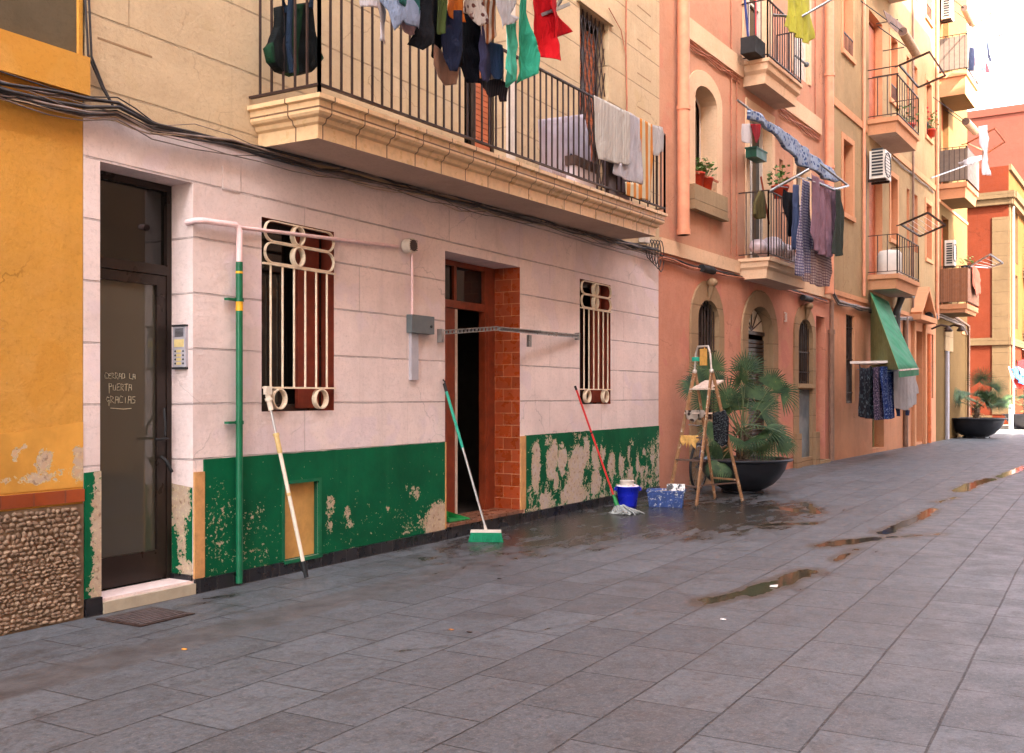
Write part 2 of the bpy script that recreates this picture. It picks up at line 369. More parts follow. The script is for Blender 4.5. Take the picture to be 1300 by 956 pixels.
def fabric(name, col, col2=None, pattern=None, scale=30.0, rough=.9):
    col = tuple(x * .72 for x in col); col2 = tuple(x * .72 for x in col2) if col2 else None
    t = NT(name); uv = t.co('UV'); c = t.mix(t.ramp(t.noise(uv, 3, 4), .3, .7), dark(col, .82), col); c = t.mix(t.ramp(t.noise(t.mapping(uv, (26, 3, 1)), 1, 4, .6), .5, .75, 0, .35), c, dark(col, .55))
    if pattern == 'stripe':
        wv = t.n('TexWave', wave_type='BANDS', bands_direction='X'); wv.inputs['Scale'].default_value = scale; wv.inputs['Distortion'].default_value = .3; t.l(uv, wv.inputs['Vector'])
        c = t.mix(t.ramp(wv.outputs['Fac'], .45, .6), c, col2)
    if pattern == 'check':
        a = t.n('TexWave', wave_type='BANDS', bands_direction='X'); b = t.n('TexWave', wave_type='BANDS', bands_direction='Y')
        for x in (a, b): x.inputs['Scale'].default_value = scale; t.l(uv, x.inputs['Vector'])
        c = t.mix(t.ramp(t.math('MAXIMUM', a.outputs['Fac'], b.outputs['Fac']), .7, .85), c, col2)
    if pattern == 'flower':
        v = t.n('TexVoronoi'); v.inputs['Scale'].default_value = scale; t.l(uv, v.inputs['Vector'])
        c = t.mix(t.ramp(v.outputs['Distance'], .30, .42, 1, 0), c, col2)
        c = t.mix(t.ramp(t.noise(uv, scale * .8, 3), .6, .66), c, tuple(min(1, x * 1.6 + .05) for x in col2))
    n = t.bump(t.noise(uv, 160, 2), .12, .002)
    n = t.bump(t.noise(t.mapping(uv, (14, 4, 1)), 1.2, 5, .6, .8), .8, .05, n)
    return t.out(c, rough, n, spec=.15)

# peeling dado: the mesh carries a coarse 0..1 'peel' field, the noise gives it a torn edge
def dado_mat(name, col, under, ca=1.5, fa=.8, fs=45):
    t = NT(name); uv = t.co('UV')
    a = t.n('Attribute', attribute_name='peel'); f = a.outputs['Fac']
    n1 = t.noise(uv, 7.5, 9, .70, .6); n2 = t.noise(uv, fs, 5, .7)
    s = t.math('ADD', f, t.math('MULTIPLY', t.math('SUBTRACT', n1, .5), ca)); s = t.math('ADD', s, t.math('MULTIPLY', t.math('SUBTRACT', n2, .5), fa))
    peel = t.ramp(s, .5, .53); edge = t.ramp(s, .44, .5)
    g = t.mix(t.ramp(t.noise(uv, 2.2, 6, .6), .3, .7), dark(col, .72), dark(col, 1.12))
    g = t.mix(t.ramp(t.noise(t.mapping(uv, (9, .6, 1)), 1, 4), .55, .85, 0, .5), g, (col[0] * 2 + .006, col[1] * 1.25, col[2] * 1.3))
    u = t.mix(t.ramp(t.noise(uv, 7, 6, .7), .35, .62), under, lin(182, 160, 140)); u = t.mix(t.ramp(t.noise(uv, 38, 5, .8), .5, .68, 0, .8), u, lin(212, 196, 150)); u = t.mix(t.ramp(t.noise(uv, 24, 4), .58, .66, 0, .6), u, lin(112, 82, 62))
    c = t.mix(edge, g, lin(200, 190, 150)); c = t.mix(peel, c, u)
    nrm = t.bump(t.math('SUBTRACT', 1.0, peel), .8, .006); nrm = t.bump(t.noise(uv, 14, 6, .7), .35, .01, nrm)
    return t.out(c, t.ramp(peel, 0, 1, .65, .92), nrm, spec=.12)
M['dado'] = dado_mat('flecked_green_dado', lin(6, 90, 56, .95), lin(176, 148, 124), .75, 1.75, 34)
M['dado_r'] = dado_mat('peeling_green_dado', lin(6, 90, 56, .95), lin(182, 166, 160), 1.9, 1.1, 38)
M['peel_ochre'] = dado_mat('flaking_ochre_render', lin(220, 158, 72, .9), lin(200, 160, 120))

# street slabs: UV = (Y, X); attributes wet / pool
def slab_mat():
    t = NT('grey_street_slabs'); uv = t.co('UV')
    wet = t.n('Attribute', attribute_name='wet').outputs['Fac']; pool = t.n('Attribute', attribute_name='pool').outputs['Fac']; band = t.n('Attribute', attribute_name='band').outputs['Fac']
    nz = t.n('TexNoise'); nz.inputs['Scale'].default_value = 1.5; t.l(uv, nz.inputs['Vector'])
    sv = t.n('VectorMath', operation='SCALE'); t.l(nz.outputs['Color'], sv.inputs[0]); sv.inputs['Scale'].default_value = .02
    ad = t.n('VectorMath', operation='ADD'); t.l(t.mapping(uv, (1, 1, 1), (-.26 + .585, -3.43 + .395 * 20 - .01, 0)), ad.inputs[0]); t.l(sv.outputs[0], ad.inputs[1])
    br = t.n('TexBrick'); br.offset = .5; br.offset_frequency = 2
    for k, v in (('Scale', 1.0), ('Mortar Size', .0055), ('Mortar Smooth', .45), ('Bias', 0.0), ('Brick Width', .585), ('Row Height', .395)): br.inputs[k].default_value = v
    br.inputs['Color1'].default_value = (*lin(80, 85, 90, .70), 1); br.inputs['Color2'].default_value = (*lin(106, 113, 119, .76), 1); br.inputs['Mortar'].default_value = (*lin(52, 46, 46, .70), 1)
    t.l(ad.outputs[0], br.inputs['Vector'])
    jt = br.outputs['Fac']
    vor = t.n('TexWhiteNoise', noise_dimensions='2D'); sn = t.n('VectorMath', operation='FLOOR'); dv = t.n('VectorMath', operation='DIVIDE'); t.l(ad.outputs[0], dv.inputs[0]); dv.inputs[1].default_value = (.2925, .395, 1); t.l(dv.outputs[0], sn.inputs[0]); t.l(sn.outputs[0], vor.inputs['Vector'])
    base = t.mix(t.ramp(t.noise(uv, .55, 5, .6), .3, .7, 0, .45), br.outputs['Color'], lin(92, 88, 88, .70))
    base = t.mix(t.ramp(t.noise(uv, 4.5, 10, .82, .3), .50, .62, 0, .55), base, lin(62, 60, 60, .70))
    base = t.mix(t.ramp(t.noise(t.mapping(uv, (1.0, 3.2, 1)), 9, 8, .8, .2), .52, .68, 0, .5), base, lin(70, 68, 68, .70))
    base = t.mix(t.ramp(t.noise(uv, 7, 9, .8, .1), .58, .68, 0, .45), base, lin(130, 130, 130, .70))
    base = t.mix(t.ramp(t.noise(uv, 140, 3, .8), .40, .70, 0, .55), base, lin(126, 126, 129, .70))
    base = t.mix(t.ramp(t.noise(uv, 320, 2, .8), .5, .75, 0, .5), base, lin(58, 56, 58, .70))
    base = t.mix(t.math('MULTIPLY', jt, t.ramp(t.noise(uv, 2.2, 5, .7), .35, .62, .55, 1.0)), base, lin(30, 26, 26, .5))
    base = t.mix(t.ramp(t.noise(uv, 24, 5, .75), .46, .66, 0, .6), base, lin(60, 60, 62, .62))
    base = t.mix(t.ramp(t.noise(uv, 52, 4, .8), .50, .66, 0, .55), base, lin(134, 134, 136, .8))
    base = t.mix(t.ramp(t.noise(uv, 1.3, 8, .75, 1.0), .56, .64, 0, .35), base, lin(74, 68, 66, .7))
    bnd = t.mix(t.ramp(t.noise(uv, 6, 7, .7), .35, .7), lin(100, 98, 98, .70), lin(76, 72, 72, .70))
    base = t.mix(band, base, bnd)
    wn_ = t.math('ADD', wet, t.math('MULTIPLY', t.math('SUBTRACT', t.noise(t.mapping(uv, (1.2, 3.0, 1)), 2.2, 7, .65, .4), .5), 1.5))
    wf = t.ramp(wn_, .35, .8)
    pn = t.math('ADD', pool, t.math('MULTIPLY', t.math('SUBTRACT', t.noise(t.mapping(uv, (1, 2, 1)), 3.0, 7, .62, .3), .5), .8))
    pf = t.ramp(pn, .53, .66)
    c = t.mix(t.math('MULTIPLY', wf, .85), base, t.mix(.5, base, dark(lin(70, 58, 46, .70), .6)), 'MIX')
    c = t.mix(t.math('MULTIPLY', wf, .8), c, (.42, .35, .27), 'MULTIPLY')
    c = t.mix(t.ramp(pn, .22, .5, 0, .75), c, dark(lin(84, 66, 46, .70), .8))
    c = t.mix(pf, c, (.050, .040, .024))
    r = t.ramp(t.noise(uv, 4, 6, .65), .3, .7, .42, .62)
    r = t.math('MULTIPLY', r, t.ramp(wf, 0, 1, 1, .42)); r = t.math('MULTIPLY', r, t.ramp(pf, 0, 1, 1, .16))
    hgt = t.math('SUBTRACT', 1.0, t.math('MULTIPLY', jt, t.math('SUBTRACT', 1.0, band)))
    b = t.n('Bump'); b.inputs['Distance'].default_value = .008; t.l(hgt, b.inputs['Height']); t.l(t.ramp(pf, 0, 1, .8, 0), b.inputs['Strength'])
    b2 = t.n('Bump'); b2.inputs['Distance'].default_value = .006; t.l(t.noise(uv, 20, 7, .8), b2.inputs['Height']); t.l(t.ramp(pf, 0, 1, .7, 0), b2.inputs['Strength']); t.l(b.outputs[0], b2.inputs['Normal'])
    return t.out(c, r, b2.outputs[0], spec=.5)
M['slabs'] = slab_mat()
M['groundm'] = simple('bare_ground', lin(150, 140, 132), .9, 0, .2, .5, .3, 8)
M['kerb'] = simple('kerb_stone', lin(176, 164, 150), .8, 0, .15, 3, .2)

# ================================================================== street and ground
def seg_d(p, a, b):
    ax, ay = a; bx, by = b; px, py = p; dx, dy = bx - ax, by - ay
    L = dx * dx + dy * dy; t = max(0, min(1, ((px - ax) * dx + (py - ay) * dy) / L)) if L else 0
    return math.hypot(px - ax - t * dx, py - ay - t * dy)
POOLS = [  # polyline (X, Y, half width in X-ish metres)
    [(3.02, 6.25, .05), (3.16, 6.75, .13), (3.22, 7.1, .12), (3.27, 7.6, .10)],
    [(3.33, 8.3, .03), (3.36, 9.0, .07)],
    [(3.05, 9.1, .10), (3.35, 9.7, .12)],
    [(3.36, 10.2, .08), (3.46, 11.8, .12), (3.45, 12.6, .07)],
    [(3.40, 13.5, .05), (3.5, 14.2, .09)],
    [(3.45, 15.3, .13), (3.48, 16.6, .17), (3.62, 17.6, .12)],
    [(3.70, 18.2, .10), (3.85, 20.5, .14), (3.95, 22, .1)],
    [(3.45, 9.9, .04), (3.85, 10.4, .05)],
    [(2.2, 10.2, .10), (2.6, 10.6, .06)],
    [(1.75, 11.9, .08), (2.4, 11.6, .10), (2.0, 12.6, .05)],
]
WETS = [  # X, Y, rx, ry, amount
    (.55, 10.0, 1.2, 3.2, .85), (1.5, 10.8, 1.0, 2.2, .85), (1.9, 11.6, .9, 1.2, .6), (.5, 7.6, .55, 1.3, .55), (.35, 8.8, .8, 1.2, .55), (1.2, 9.3, 1.0, 1.0, .5),
    (.9, 13.0, 1.4, 1.3, .5), (3.4, 10.5, .45, 2.6, .42), (3.35, 7.2, .35, 1.3, .38), (3.5, 16, .5, 4, .4), (.35, 4.6, .4, 1.0, .42), (.75, 3.4, .5, 1.0, .35), (.5, 5.9, .3, .8, .3), (2.9, 12.4, .7, .8, .35), (2.35, 8.9, .8, .25, .3),
]
DIRT = [(2.2, 4.4, 2.95, 6.1), (1.9, 4.0, 2.2, 4.4)]
def street():
    xs = []; x = -.35
    while x < 6.0: xs.append(x); x += .045
    while x < 8.6: xs.append(x); x += .3
    xs.append(8.6)
    ys = []; y = -8.0
    while y < 1.8: ys.append(y); y += .4
    while y < 14: ys.append(y); y += .045
    while y < 24: ys.append(y); y += .09
    while y < 39: ys.append(y); y += .4
    ys.append(39.2)
    me = bpy.data.meshes.new('street_pavement'); nx, ny = len(xs), len(ys)
    vs = []; wet = []; pool = []; band = []
    for yy in ys:
        for xx in xs:
            vs.append((xx + max(0, yy - 30) * 0.0, yy, 0.0))
            w_ = 0.0
            for (cx, cy, rx, ry, am) in WETS:
                q = ((xx - cx) / rx) ** 2 + ((yy - cy) / ry) ** 2
                if q < 2.2: w_ = max(w_, am * max(0, 1 - q * .45))
            wet.append(w_); pl = 0.0
            if 2.5 < xx < 4.6 or xx > 1.3:
                for P in POOLS:
                    if yy < P[0][1] - 1 or yy > P[-1][1] + 1.2: 
                        if not (min(p[1] for p in P) - 1 < yy < max(p[1] for p in P) + 1): continue
                    for a, b in zip(P, P[1:]):
                        dd = seg_d((xx, yy * .45), (a[0], a[1] * .45), (b[0], b[1] * .45)); ww = (a[2] + b[2]) / 2
                        pl = max(pl, min(1, .5 + (ww * .85 - dd) / .22))
            pool.append(max(0, pl))
            # dirty water trails
            e = min(seg_d((xx, yy), (d[0], d[1]), (d[2], d[3])) for d in DIRT)
            wet[-1] = max(wet[-1], .62 - e * 12)
            band.append(1.0 if .79 < xx < 1.12 and yy < 30 else 0.0)
    fs = [(j*nx+i, j*nx+i+1, (j+1)*nx+i+1, (j+1)*nx+i) for j in range(ny-1) for i in range(nx-1)]
    me.from_pydata(vs, [], fs)
    uv = me.uv_layers.new(name='UVMap'); buf = []
    for f in fs:
        for v in f: buf += [vs[v][1], vs[v][0]]
    uv.data.foreach_set('uv', buf)
    for nm, arr in (('wet', wet), ('pool', pool), ('band', band)):
        a = me.attributes.new(nm, 'FLOAT', 'POINT'); a.data.foreach_set('value', arr)
    me.materials.append(M['slabs']); o = bpy.data.objects.new('pavement', me); C.objects.link(o); tag(o, kind='structure')
street()
g = MB(); g.add([(-300, -300, -.012), (300, -300, -.012), (300, 400, -.012), (-300, 400, -.012)], [(0, 1, 2, 3)]); tag(g.build('ground', M['groundm']), kind='structure')
g = MB(); g.add([(-30, 39.2, -.004), (60, 39.2, -.004), (60, 45.9, -.004), (-30, 45.9, -.004)], [(0, 1, 2, 3)], [(0, 0), (60, 0), (60, 7), (0, 7)])
tag(g.build('cross_street', simple('pale_cross_street', lin(178, 170, 162), .8, 0, .15, .8, .2, 20)), kind='structure')

# ================================================================== walls with openings
def rect(s0, s1, z0, z1): return [(s0, z0), (s1, z0), (s1, z1), (s0, z1)]
def arch(s0, s1, z0, z1, rise, k=12):     # flat sides, rounded head; z1 is the crown
    m = (s0 + s1) / 2; a = (s1 - s0) / 2; P = [(s0, z0), (s1, z0)]
    for i in range(k + 1):
        t = math.pi * i / k; P.append((m + a * math.cos(t), z1 - rise + rise * math.sin(t)))
    return P
def inside(p, poly):
    r = False; j = len(poly) - 1
    for i in range(len(poly)):
        (xi, yi), (xj, yj) = poly[i], poly[j]
        if (yi > p[1]) != (yj > p[1]) and p[0] < (xj - xi) * (p[1] - yi) / (yj - yi) + xi: r = not r
        j = i
    return r
def sheet(mb, fr, outer, holes, n=0.0, mi=0, extra=()):
    vs = [Vector(p) for p in outer]; es = [(i, (i + 1) % len(outer)) for i in range(len(outer))]
    for h in holes:
        b = len(vs); vs += [Vector(p) for p in h]; es += [(b + i, b + (i + 1) % len(h)) for i in range(len(h))]
    vs += [Vector(p) for p in extra]
    V, _, Fc, *_ = delaunay_2d_cdt(vs, es, [], 1, 1e-5)
    fs = []
    for f in Fc:
        c = (sum(V[i].x for i in f) / len(f), sum(V[i].y for i in f) / len(f))
        if any(inside(c, h) for h in holes): continue
        fs.append(tuple(f))
    mb.add([fr(v.x, n, v.y) for v in V], fs, [(v.x, v.y) for v in V], mi=mi)
def reveal(mb, fr, h, n0, n1, mi=0, skip=()):
    for i in range(len(h)):
        if i in skip: continue
        (a, b), (c, d) = h[i], h[(i + 1) % len(h)]
        vert = abs(a - c) < abs(b - d)
        uv = [(a + n0, b), (a + n1, b), (c + n1, d), (c + n0, d)] if vert else [(a, b + n0), (a, b + n1), (c, d + n1), (c, d + n0)]
        mb.add([fr(a, n0, b), fr(a, n1, b), fr(c, n1, d), fr(c, n0, d)], [(0, 1, 2, 3)], uv, mi=mi)
def slab_ring(mb, fr, outer, hole, n0, n1, mi=0):   # raised surround: ring with thickness
    sheet(mb, fr, outer, [hole] if hole else [], n1, mi); reveal(mb, fr, outer, n0, n1, mi)
    if hole: reveal(mb, fr, hole, n0, n1, mi)

def body(mb, fr, s0, s1, H, back=-9.0, mi=0, z0=0.0):
    """side walls and back of a building whose front is at n = 0"""
    for s in (s0, s1): mb.add([fr(s, 0, z0), fr(s, back, z0), fr(s, back, H), fr(s, 0, H)], [(0, 1, 2, 3)], [(0, z0), (back, z0), (back, H), (0, H)], mi=mi)
    mb.add([fr(s0, back, z0), fr(s1, back, z0), fr(s1, back, H), fr(s0, back, H)], [(0, 1, 2, 3)], [(s0, z0), (s1, z0), (s1, H), (s0, H)], mi=mi)
def roof(fr, root, s0, s1, H, back=-9.0):
    m = MB(); m.box(fr, s0 + .003, s1 - .003, back, .35, H, H + .18)
    m.add([fr(s0+.003, .3, H + .18), fr(s1-.003, .3, H + .18), fr(s1-.003, back / 2, H + 1.5), fr(s0+.003, back / 2, H + 1.5), fr(s0+.003, back, H + .18), fr(s1-.003, back, H + .18)], [(0, 1, 2, 3), (3, 2, 5, 4), (0, 3, 4), (1, 5, 2)])
    m.build('roof', M['roof'], root)

def window(fr, root, s0, s1, z0, z1, depth=.22, mullions=1, rails=1, fm=None, bars=None, arch_h=0, shut=None, name='window', label=None, pane=None, smat=None):
    fm = fm or M['wood_red']; n = -depth; f = MB(); w_ = .05
    f.box(fr, s0 - .002, s0 + w_, n - .05, n, z0, z1); f.box(fr, s1 - w_, s1 + .002, n - .05, n, z0, z1)
    f.box(fr, s0 + w_, s1 - w_, n - .05, n, z0, z0 + w_); f.box(fr, s0 + w_, s1 - w_, n - .05, n, z1 - w_, z1 + .002)
    for i in range(mullions):
        s = s0 + (s1 - s0) * (i + 1) / (mullions + 1); f.box(fr, s - .035, s + .035, n - .045, n - .006, z0 + w_, z1 - w_)
    for i in range(rails):
        z = z0 + (z1 - z0) * (i + 1) / (rails + 1); f.box(fr, s0 + w_, s1 - w_, n - .044, n - .010, z - .02, z + .02)
    wo = f.build(name, fm, root)
    if label: wo['label'] = label
    if shut:
        a, b = shut; p = MB(); k = int((z1 - z0 - .12) / .055)
        for i in range(k): p.box(fr, s0 + w_ + .005 if a < .01 else s0 + (s1-s0)*a, s0 + (s1-s0)*b - (w_ if b > .99 else 0), n - .04, n - .018, z0 + .06 + i * .055, z0 + .06 + i * .055 + .048)
        p.build('shutter', smat or M['shutter'], wo)
    g = MB(); g.add([fr(s0, n - .052, z0), fr(s1, n - .052, z0), fr(s1, n - .052, z1), fr(s0, n - .052, z1)], [(0, 1, 2, 3)]); g.build('pane', pane or M['glass'], wo)
    if bars:
        b = MB(); k = bars
        for i in range(k): s = s0 + (s1 - s0) * (i + .5) / k; b.bar(fr(s, -.05, z0), fr(s, -.05, z1), .016)
        for zz in (.12, .5, .86): b.box(fr, s0, s1, -.062, -.038, z0 + (z1 - z0) * zz - .008, z0 + (z1 - z0) * zz + .008)
        b.build('grille', M['iron'], wo)
    return wo

def band3(mb, fr, s0, s1, d, prof, tilt=0.0, mi=0):
    """moulded edge round three sides of a balcony slab. prof: (inset, z)"""
    P = []
    for (i, z) in prof: P.append([(s0 + i, 0), (s0 + i, d - i), (s1 - i, d - i), (s1 - i, 0), z])
    T = lambda s, z: z + tilt * (s - s0)
    for A, B in zip(P, P[1:]):
        for k in range(3):
            (a, b), (c, e) = A[k], A[k + 1]; (a2, b2), (c2, e2) = B[k], B[k + 1]; za, zb = A[4], B[4]
            u = lambda s, n: n if k != 1 else s
            uv = [(u(a, b), za), (u(c, e), za), (u(c2, e2), zb), (u(a2, b2), zb)]
            mb.add([fr(a, b, T(a, za)), fr(c, e, T(c, za)), fr(c2, e2, T(c2, zb)), fr(a2, b2, T(a2, zb))], [(0, 1, 2, 3)], uv, mi=mi)
    for A, m2 in ((P[0], mi), (P[-1], 1)):
        mb.add([fr(A[k][0], A[k][1], T(A[k][0], A[4])) for k in range(4)], [(0, 1, 2, 3)], [A[k] for k in range(4)], mi=m2)
def railing(fr, s0, s1, d, z0, z1, gap, tilt=0.0, thick=.014, panel=None, top=.03, posts=(), base=.06):
    m = MB(); T = lambda s: tilt * (s - s0)
    c = [(s0, 0), (s0, d), (s1, d), (s1, 0)]
    for a, b in zip(c, c[1:]):
        for z in (z0 + base, z1): m.bar(fr(a[0], a[1], z + T(a[0])), fr(b[0], b[1], z + T(b[0])), top, top * .5)
        L = math.hypot(a[0] - b[0], a[1] - b[1]); k = max(1, round(L / gap))
        for i in range(k + 1):
            t = i / k; s = a[0] + (b[0] - a[0]) * t; n = a[1] + (b[1] - a[1]) * t
            if i == 0 and a[1] == 0: continue
            m.bar(fr(s, n, z0 + T(s) + (base if 0 < i < k else 0)), fr(s, n, z1 + T(s)), thick * (1.5 if i in (0, k) else 1))
    for s in posts: m.box(fr, s - .09, s + .09, d - .03, d + .01, z0 + T(s), z1 + T(s))
    return m
SLAB = lambda zt, zb: [(0, zt), (0, zt - .06), (.03, zt - .07), (.03, zt - (zt - zb) * .42), (.06, zt - (zt - zb) * .52), (.09, zt - (zt - zb) * .66), (.10, zb)]
def balcony(fr, root, s0, s1, d, zt, zb, zr, gap=.12, mats=None, tilt=0.0, panel=None, prof=None, thick=.014, posts=(), front=True, rcol=None):
    m = MB(); band3(m, fr, s0, s1, d, prof or SLAB(zt, zb), tilt)
    o = m.build('balcony', mats or [M['stone_pale'], M['soffit']], root)
    railing(fr, s0 + .03, s1 - .03, d - .03, zt, zr, gap, tilt, thick, posts=posts).build('railing', rcol or M['iron'], o)
    if panel:
        p = MB(); e = .045
        e = -.004; p.box(fr, s0 + e - .012, s0 + e, .02, d - e, zt + .06, zr - .06)
        if front: p.box(fr, s0 + e, s1 - e, d - e, d - e + .012, zt + .06, zr - .06)
        p.build('privacy_panel', panel, o)
    return o

# ================================================================== B: the pink and cream building
B = thing('apartment_building', 'pink-washed ground floor with flaking green dado under a cream upper floor and long balcony', 'building', FB(3.93, 0, 0), 'apartment buildings along the street')
PX = lambda pts, fr, n=0.0: [fr.px(x, y, n) for x, y in pts]
BS0, BS1 = 3.93, 12.843
zc0, zc1 = 2.98, 3.19              # the line of cables, pink below and cream above
hL = rect(4.046, 4.764, .09, 2.70); hW1 = rect(5.395, 6.183, 1.19, 2.575); hD = rect(7.727, 9.097, .14, 2.62); hW2 = rect(10.473, 11.308, 1.208, 2.64)
hH = rect(5.62, 5.99, .10, .655)
m = MB()
sheet(m, FB, [(BS0, 0), (BS1, 0), (BS1, zc1), (BS0, zc0)], [hL, hW1, hD, hW2, hH], 0, 0)
reveal(m, FB, hL, 0, -.2, 0); reveal(m, FB, hD, 0, -.32, 1, skip=(3, 2)); reveal(m, FB, hD, 0, -.32, 0, skip=(0, 1))
for h in (hW1, hW2): reveal(m, FB, h, 0, -.16, 2)
reveal(m, FB, hH, 0, -.05, 5)
uBd = rect(8.03, 8.80, 3.38, 5.95); uG = rect(10.45, 11.22, 3.42, 5.76); uT = rect(5.20, 6.146, 4.66, 6.3)
sheet(m, FB, [(BS0, zc0), (BS1, zc1), (BS1, 11.5), (BS0, 11.5)], [uBd, uG, uT], .012, 3)
for h in (uBd, uG, uT): reveal(m, FB, h, .012, -.16, 3)
m.add([FB(BS0, 0, zc0), FB(BS1, 0, zc1), FB(BS1, .012, zc1), FB(BS0, .012, zc0)], [(0, 1, 2, 3)], mi=3)
body(m, FB, BS0, BS1, 11.5, mi=3)
# sparse chased blocks beside the upper openings
for (s0, s1, zs) in ((4.02, 4.42, (3.42, 3.85, 4.28)), (12.10, 12.55, (3.7, 4.13, 4.56, 4.99, 5.42, 5.85, 6.28))):
    for z in zs: m.box(FB, s0, s1, .010, .0135, z, z + .014, mi=4)
m.build('wall', [M['pink'], M['tile_red'], M['rust_reveal'], M['cream'], M['stone'], simple('dark_green_reveal', lin(8, 80, 52), .8)], B)
roof(FB, B, BS0, BS1, 11.5)

def dado(name, s0, s1, z0, ztop0, ztop1, blobs, low, holes=(), n=.012, mat=None, fr=FB, parent=None, seed=0.0, tr=None):
    """thin painted skin with a peel field; blobs: (s, z, rs, rz, amount)"""
    st = .02; ns = max(2, int((s1 - s0) / st)); nz = 42; vs = []; uv = []; pe = []
    for j in range(nz + 1):
        for i in range(ns + 1):
            s = s0 + (s1 - s0) * i / ns; zt = ztop0 + (ztop1 - ztop0) * i / ns
            z = z0 + (zt - z0) * j / nz
            if j == nz: z += .006 * noise.noise(Vector((s * 9, seed, 0)))
            vs.append(Vector((s, z))); f = 0.0
            for (a, b, ra, rb, am) in blobs:
                q = ((s - a) / ra) ** 2 + ((z - b) / rb) ** 2; f = max(f, am * (1.0 - q * .33))
            f = max(f, low(s, z)); pe.append(max(0, min(1, f)))
    mm = MB(); fs = []
    for j in range(nz):
        for i in range(ns):
            c = ((vs[j*(ns+1)+i] + vs[(j+1)*(ns+1)+i+1]) / 2)
            if any(inside((c.x, c.y), h) for h in holes): continue
            fs.append((j*(ns+1)+i, j*(ns+1)+i+1, (j+1)*(ns+1)+i+1, (j+1)*(ns+1)+i))
    P3 = [(fr(v.x, n, v.y) if tr is None else tr(v.x, v.y)) for v in vs]
    mm.add(P3, fs, [(v.x + seed, v.y) for v in vs])
    if tr is None:
        b = len(mm.v); zt = vs[-1].y
        mm.add([fr(s0, n, ztop0), fr(s1, n, ztop1), fr(s1, 0, ztop1), fr(s0, 0, ztop0), fr(s0, n, z0), fr(s0, 0, z0), fr(s1, n, z0), fr(s1, 0, z0)], [(0, 1, 2, 3), (0, 3, 5, 4), (1, 6, 7, 2)])
    o = mm.build(name, mat or M['dado'], parent)
    a = o.data.attributes.new('peel', 'FLOAT', 'POINT'); a.data.foreach_set('value', pe + [0.0] * (len(o.data.vertices) - len(pe)))
    return o
lowA = lambda s, z: max(.22 - z * .15, .27 if s < 5.45 and z < .6 else 0, .24 if 6.9 < s < 7.45 and z < .3 else 0)
dado('dado', 4.852, 7.71, .095, .880, .885,
     [(4.98, .32, .12, .3, .34), (4.95, .62, .08, .12, .34), (5.30, .42, .15, .12, .34), (5.25, .18, .2, .1, .32), (6.13, .46, .05, .08, .62), (6.12, .30, .04, .05, .6), (6.33, .38, .035, .04, .62), (6.36, .29, .05, .04, .6),
      (6.85, .36, .02, .03, .6), (7.12, .52, .02, .03, .62), (7.17, .47, .02, .03, .6), (7.27, .46, .05, .05, .64), (7.22, .50, .02, .03, .6), (7.14, .17, .12, .1, .36), (7.33, .20, .06, .14, .36), (7.58, .18, .16, .14, .95), (7.66, .28, .05, .06, .9)], lowA, [hH], parent=B)
dado('dado', 9.20, BS1 - .003, .10, .895, .905,
     [(9.42, .55, .075, .24, .95), (9.60, .14, .10, .14, .85), (9.78, .60, .12, .17, .95), (9.70, .80, .07, .07, .7), (10.02, .60, .09, .14, .9), (9.87, .40, .05, .12, .8), (10.35, .42, .16, .30, .95), (10.30, .20, .30, .12, .9), (10.62, .66, .08, .17, .85), (10.5, .6, .12, .12, .85), (10.86, .58, .09, .14, .8), (11.05, .62, .08, .08, .75), (10.88, .30, .12, .14, .85),
      (11.32, .45, .09, .14, .85), (11.60, .46, .08, .13, .82), (11.83, .55, .04, .12, .7), (11.85, .28, .13, .13, .8), (12.10, .42, .05, .16, .66), (12.32, .58, .04, .05, .8), (12.62, .40, .1, .28, .56), (12.8, .3, .08, .4, .62)],
     lambda s, z: max(.50 - z * .45, .44 if s > 12.2 and z < .4 else 0), parent=B, seed=3.0, mat=M['dado_r'])
dado('dado', BS0 + .003, 4.046, .11, .85, .855, [(4.04, .5, .05, .45, .9), (4.03, .15, .06, .1, .8)], lambda s, z: .15, parent=B, seed=7.0)
# right reveal of the left door, painted green low down
dado('dado', 0.003, .197, .11, .70, .72, [(.13, .62, .09, .18, .9), (.05, .15, .05, .06, .9), (.1, .4, .04, .3, .7)], lambda s, z: .2, parent=B, seed=11.0, tr=lambda s, z: FB(4.7615, -s, z))
for (s0, s1, a, z1) in ((4.766, 4.85, 0, .80), ):
    m = MB(); m.box(FB, s0, s1, 0, .018, .1, z1); m.build_each('edging_strip', M['strip'], B)
m = MB(); m.box(FB, 7.71, 7.727, 0, .016, .1, .885); m.box(FB, 9.10, 9.198, 0, .016, .14, .89); m.build_each('edging_strip', M['strip'], B)
m = MB()
m.box(FB, BS0 + .002, 4.044, .0, .026, 0, .107); m.box(FB, 4.770, 7.725, .0, .026, 0, .093); m.box(FB, 9.10, BS1 - .002, .0, .026, 0, .098)
m.box(FB, 4.746, 4.7625, -.198, .0, .085, .125)
m.build('plinth', M['tile_black'], B)
m = MB(); m.box(FB, 7.728, 9.098, -.32, .03, 0, .112); so = m.build('doorstep', M['tile_black'], B)
m = MB(); m.box(FB, 7.729, 9.096, -.32, .045, .1125, .142); m.build('tread', M['step_tile'], so)
m = MB(); m.box(FB, 4.048, 4.762, -.26, .03, .003, .072); m.build('doorstep', M['marble'], B)['label'] = 'worn pale marble sill under the glass door'

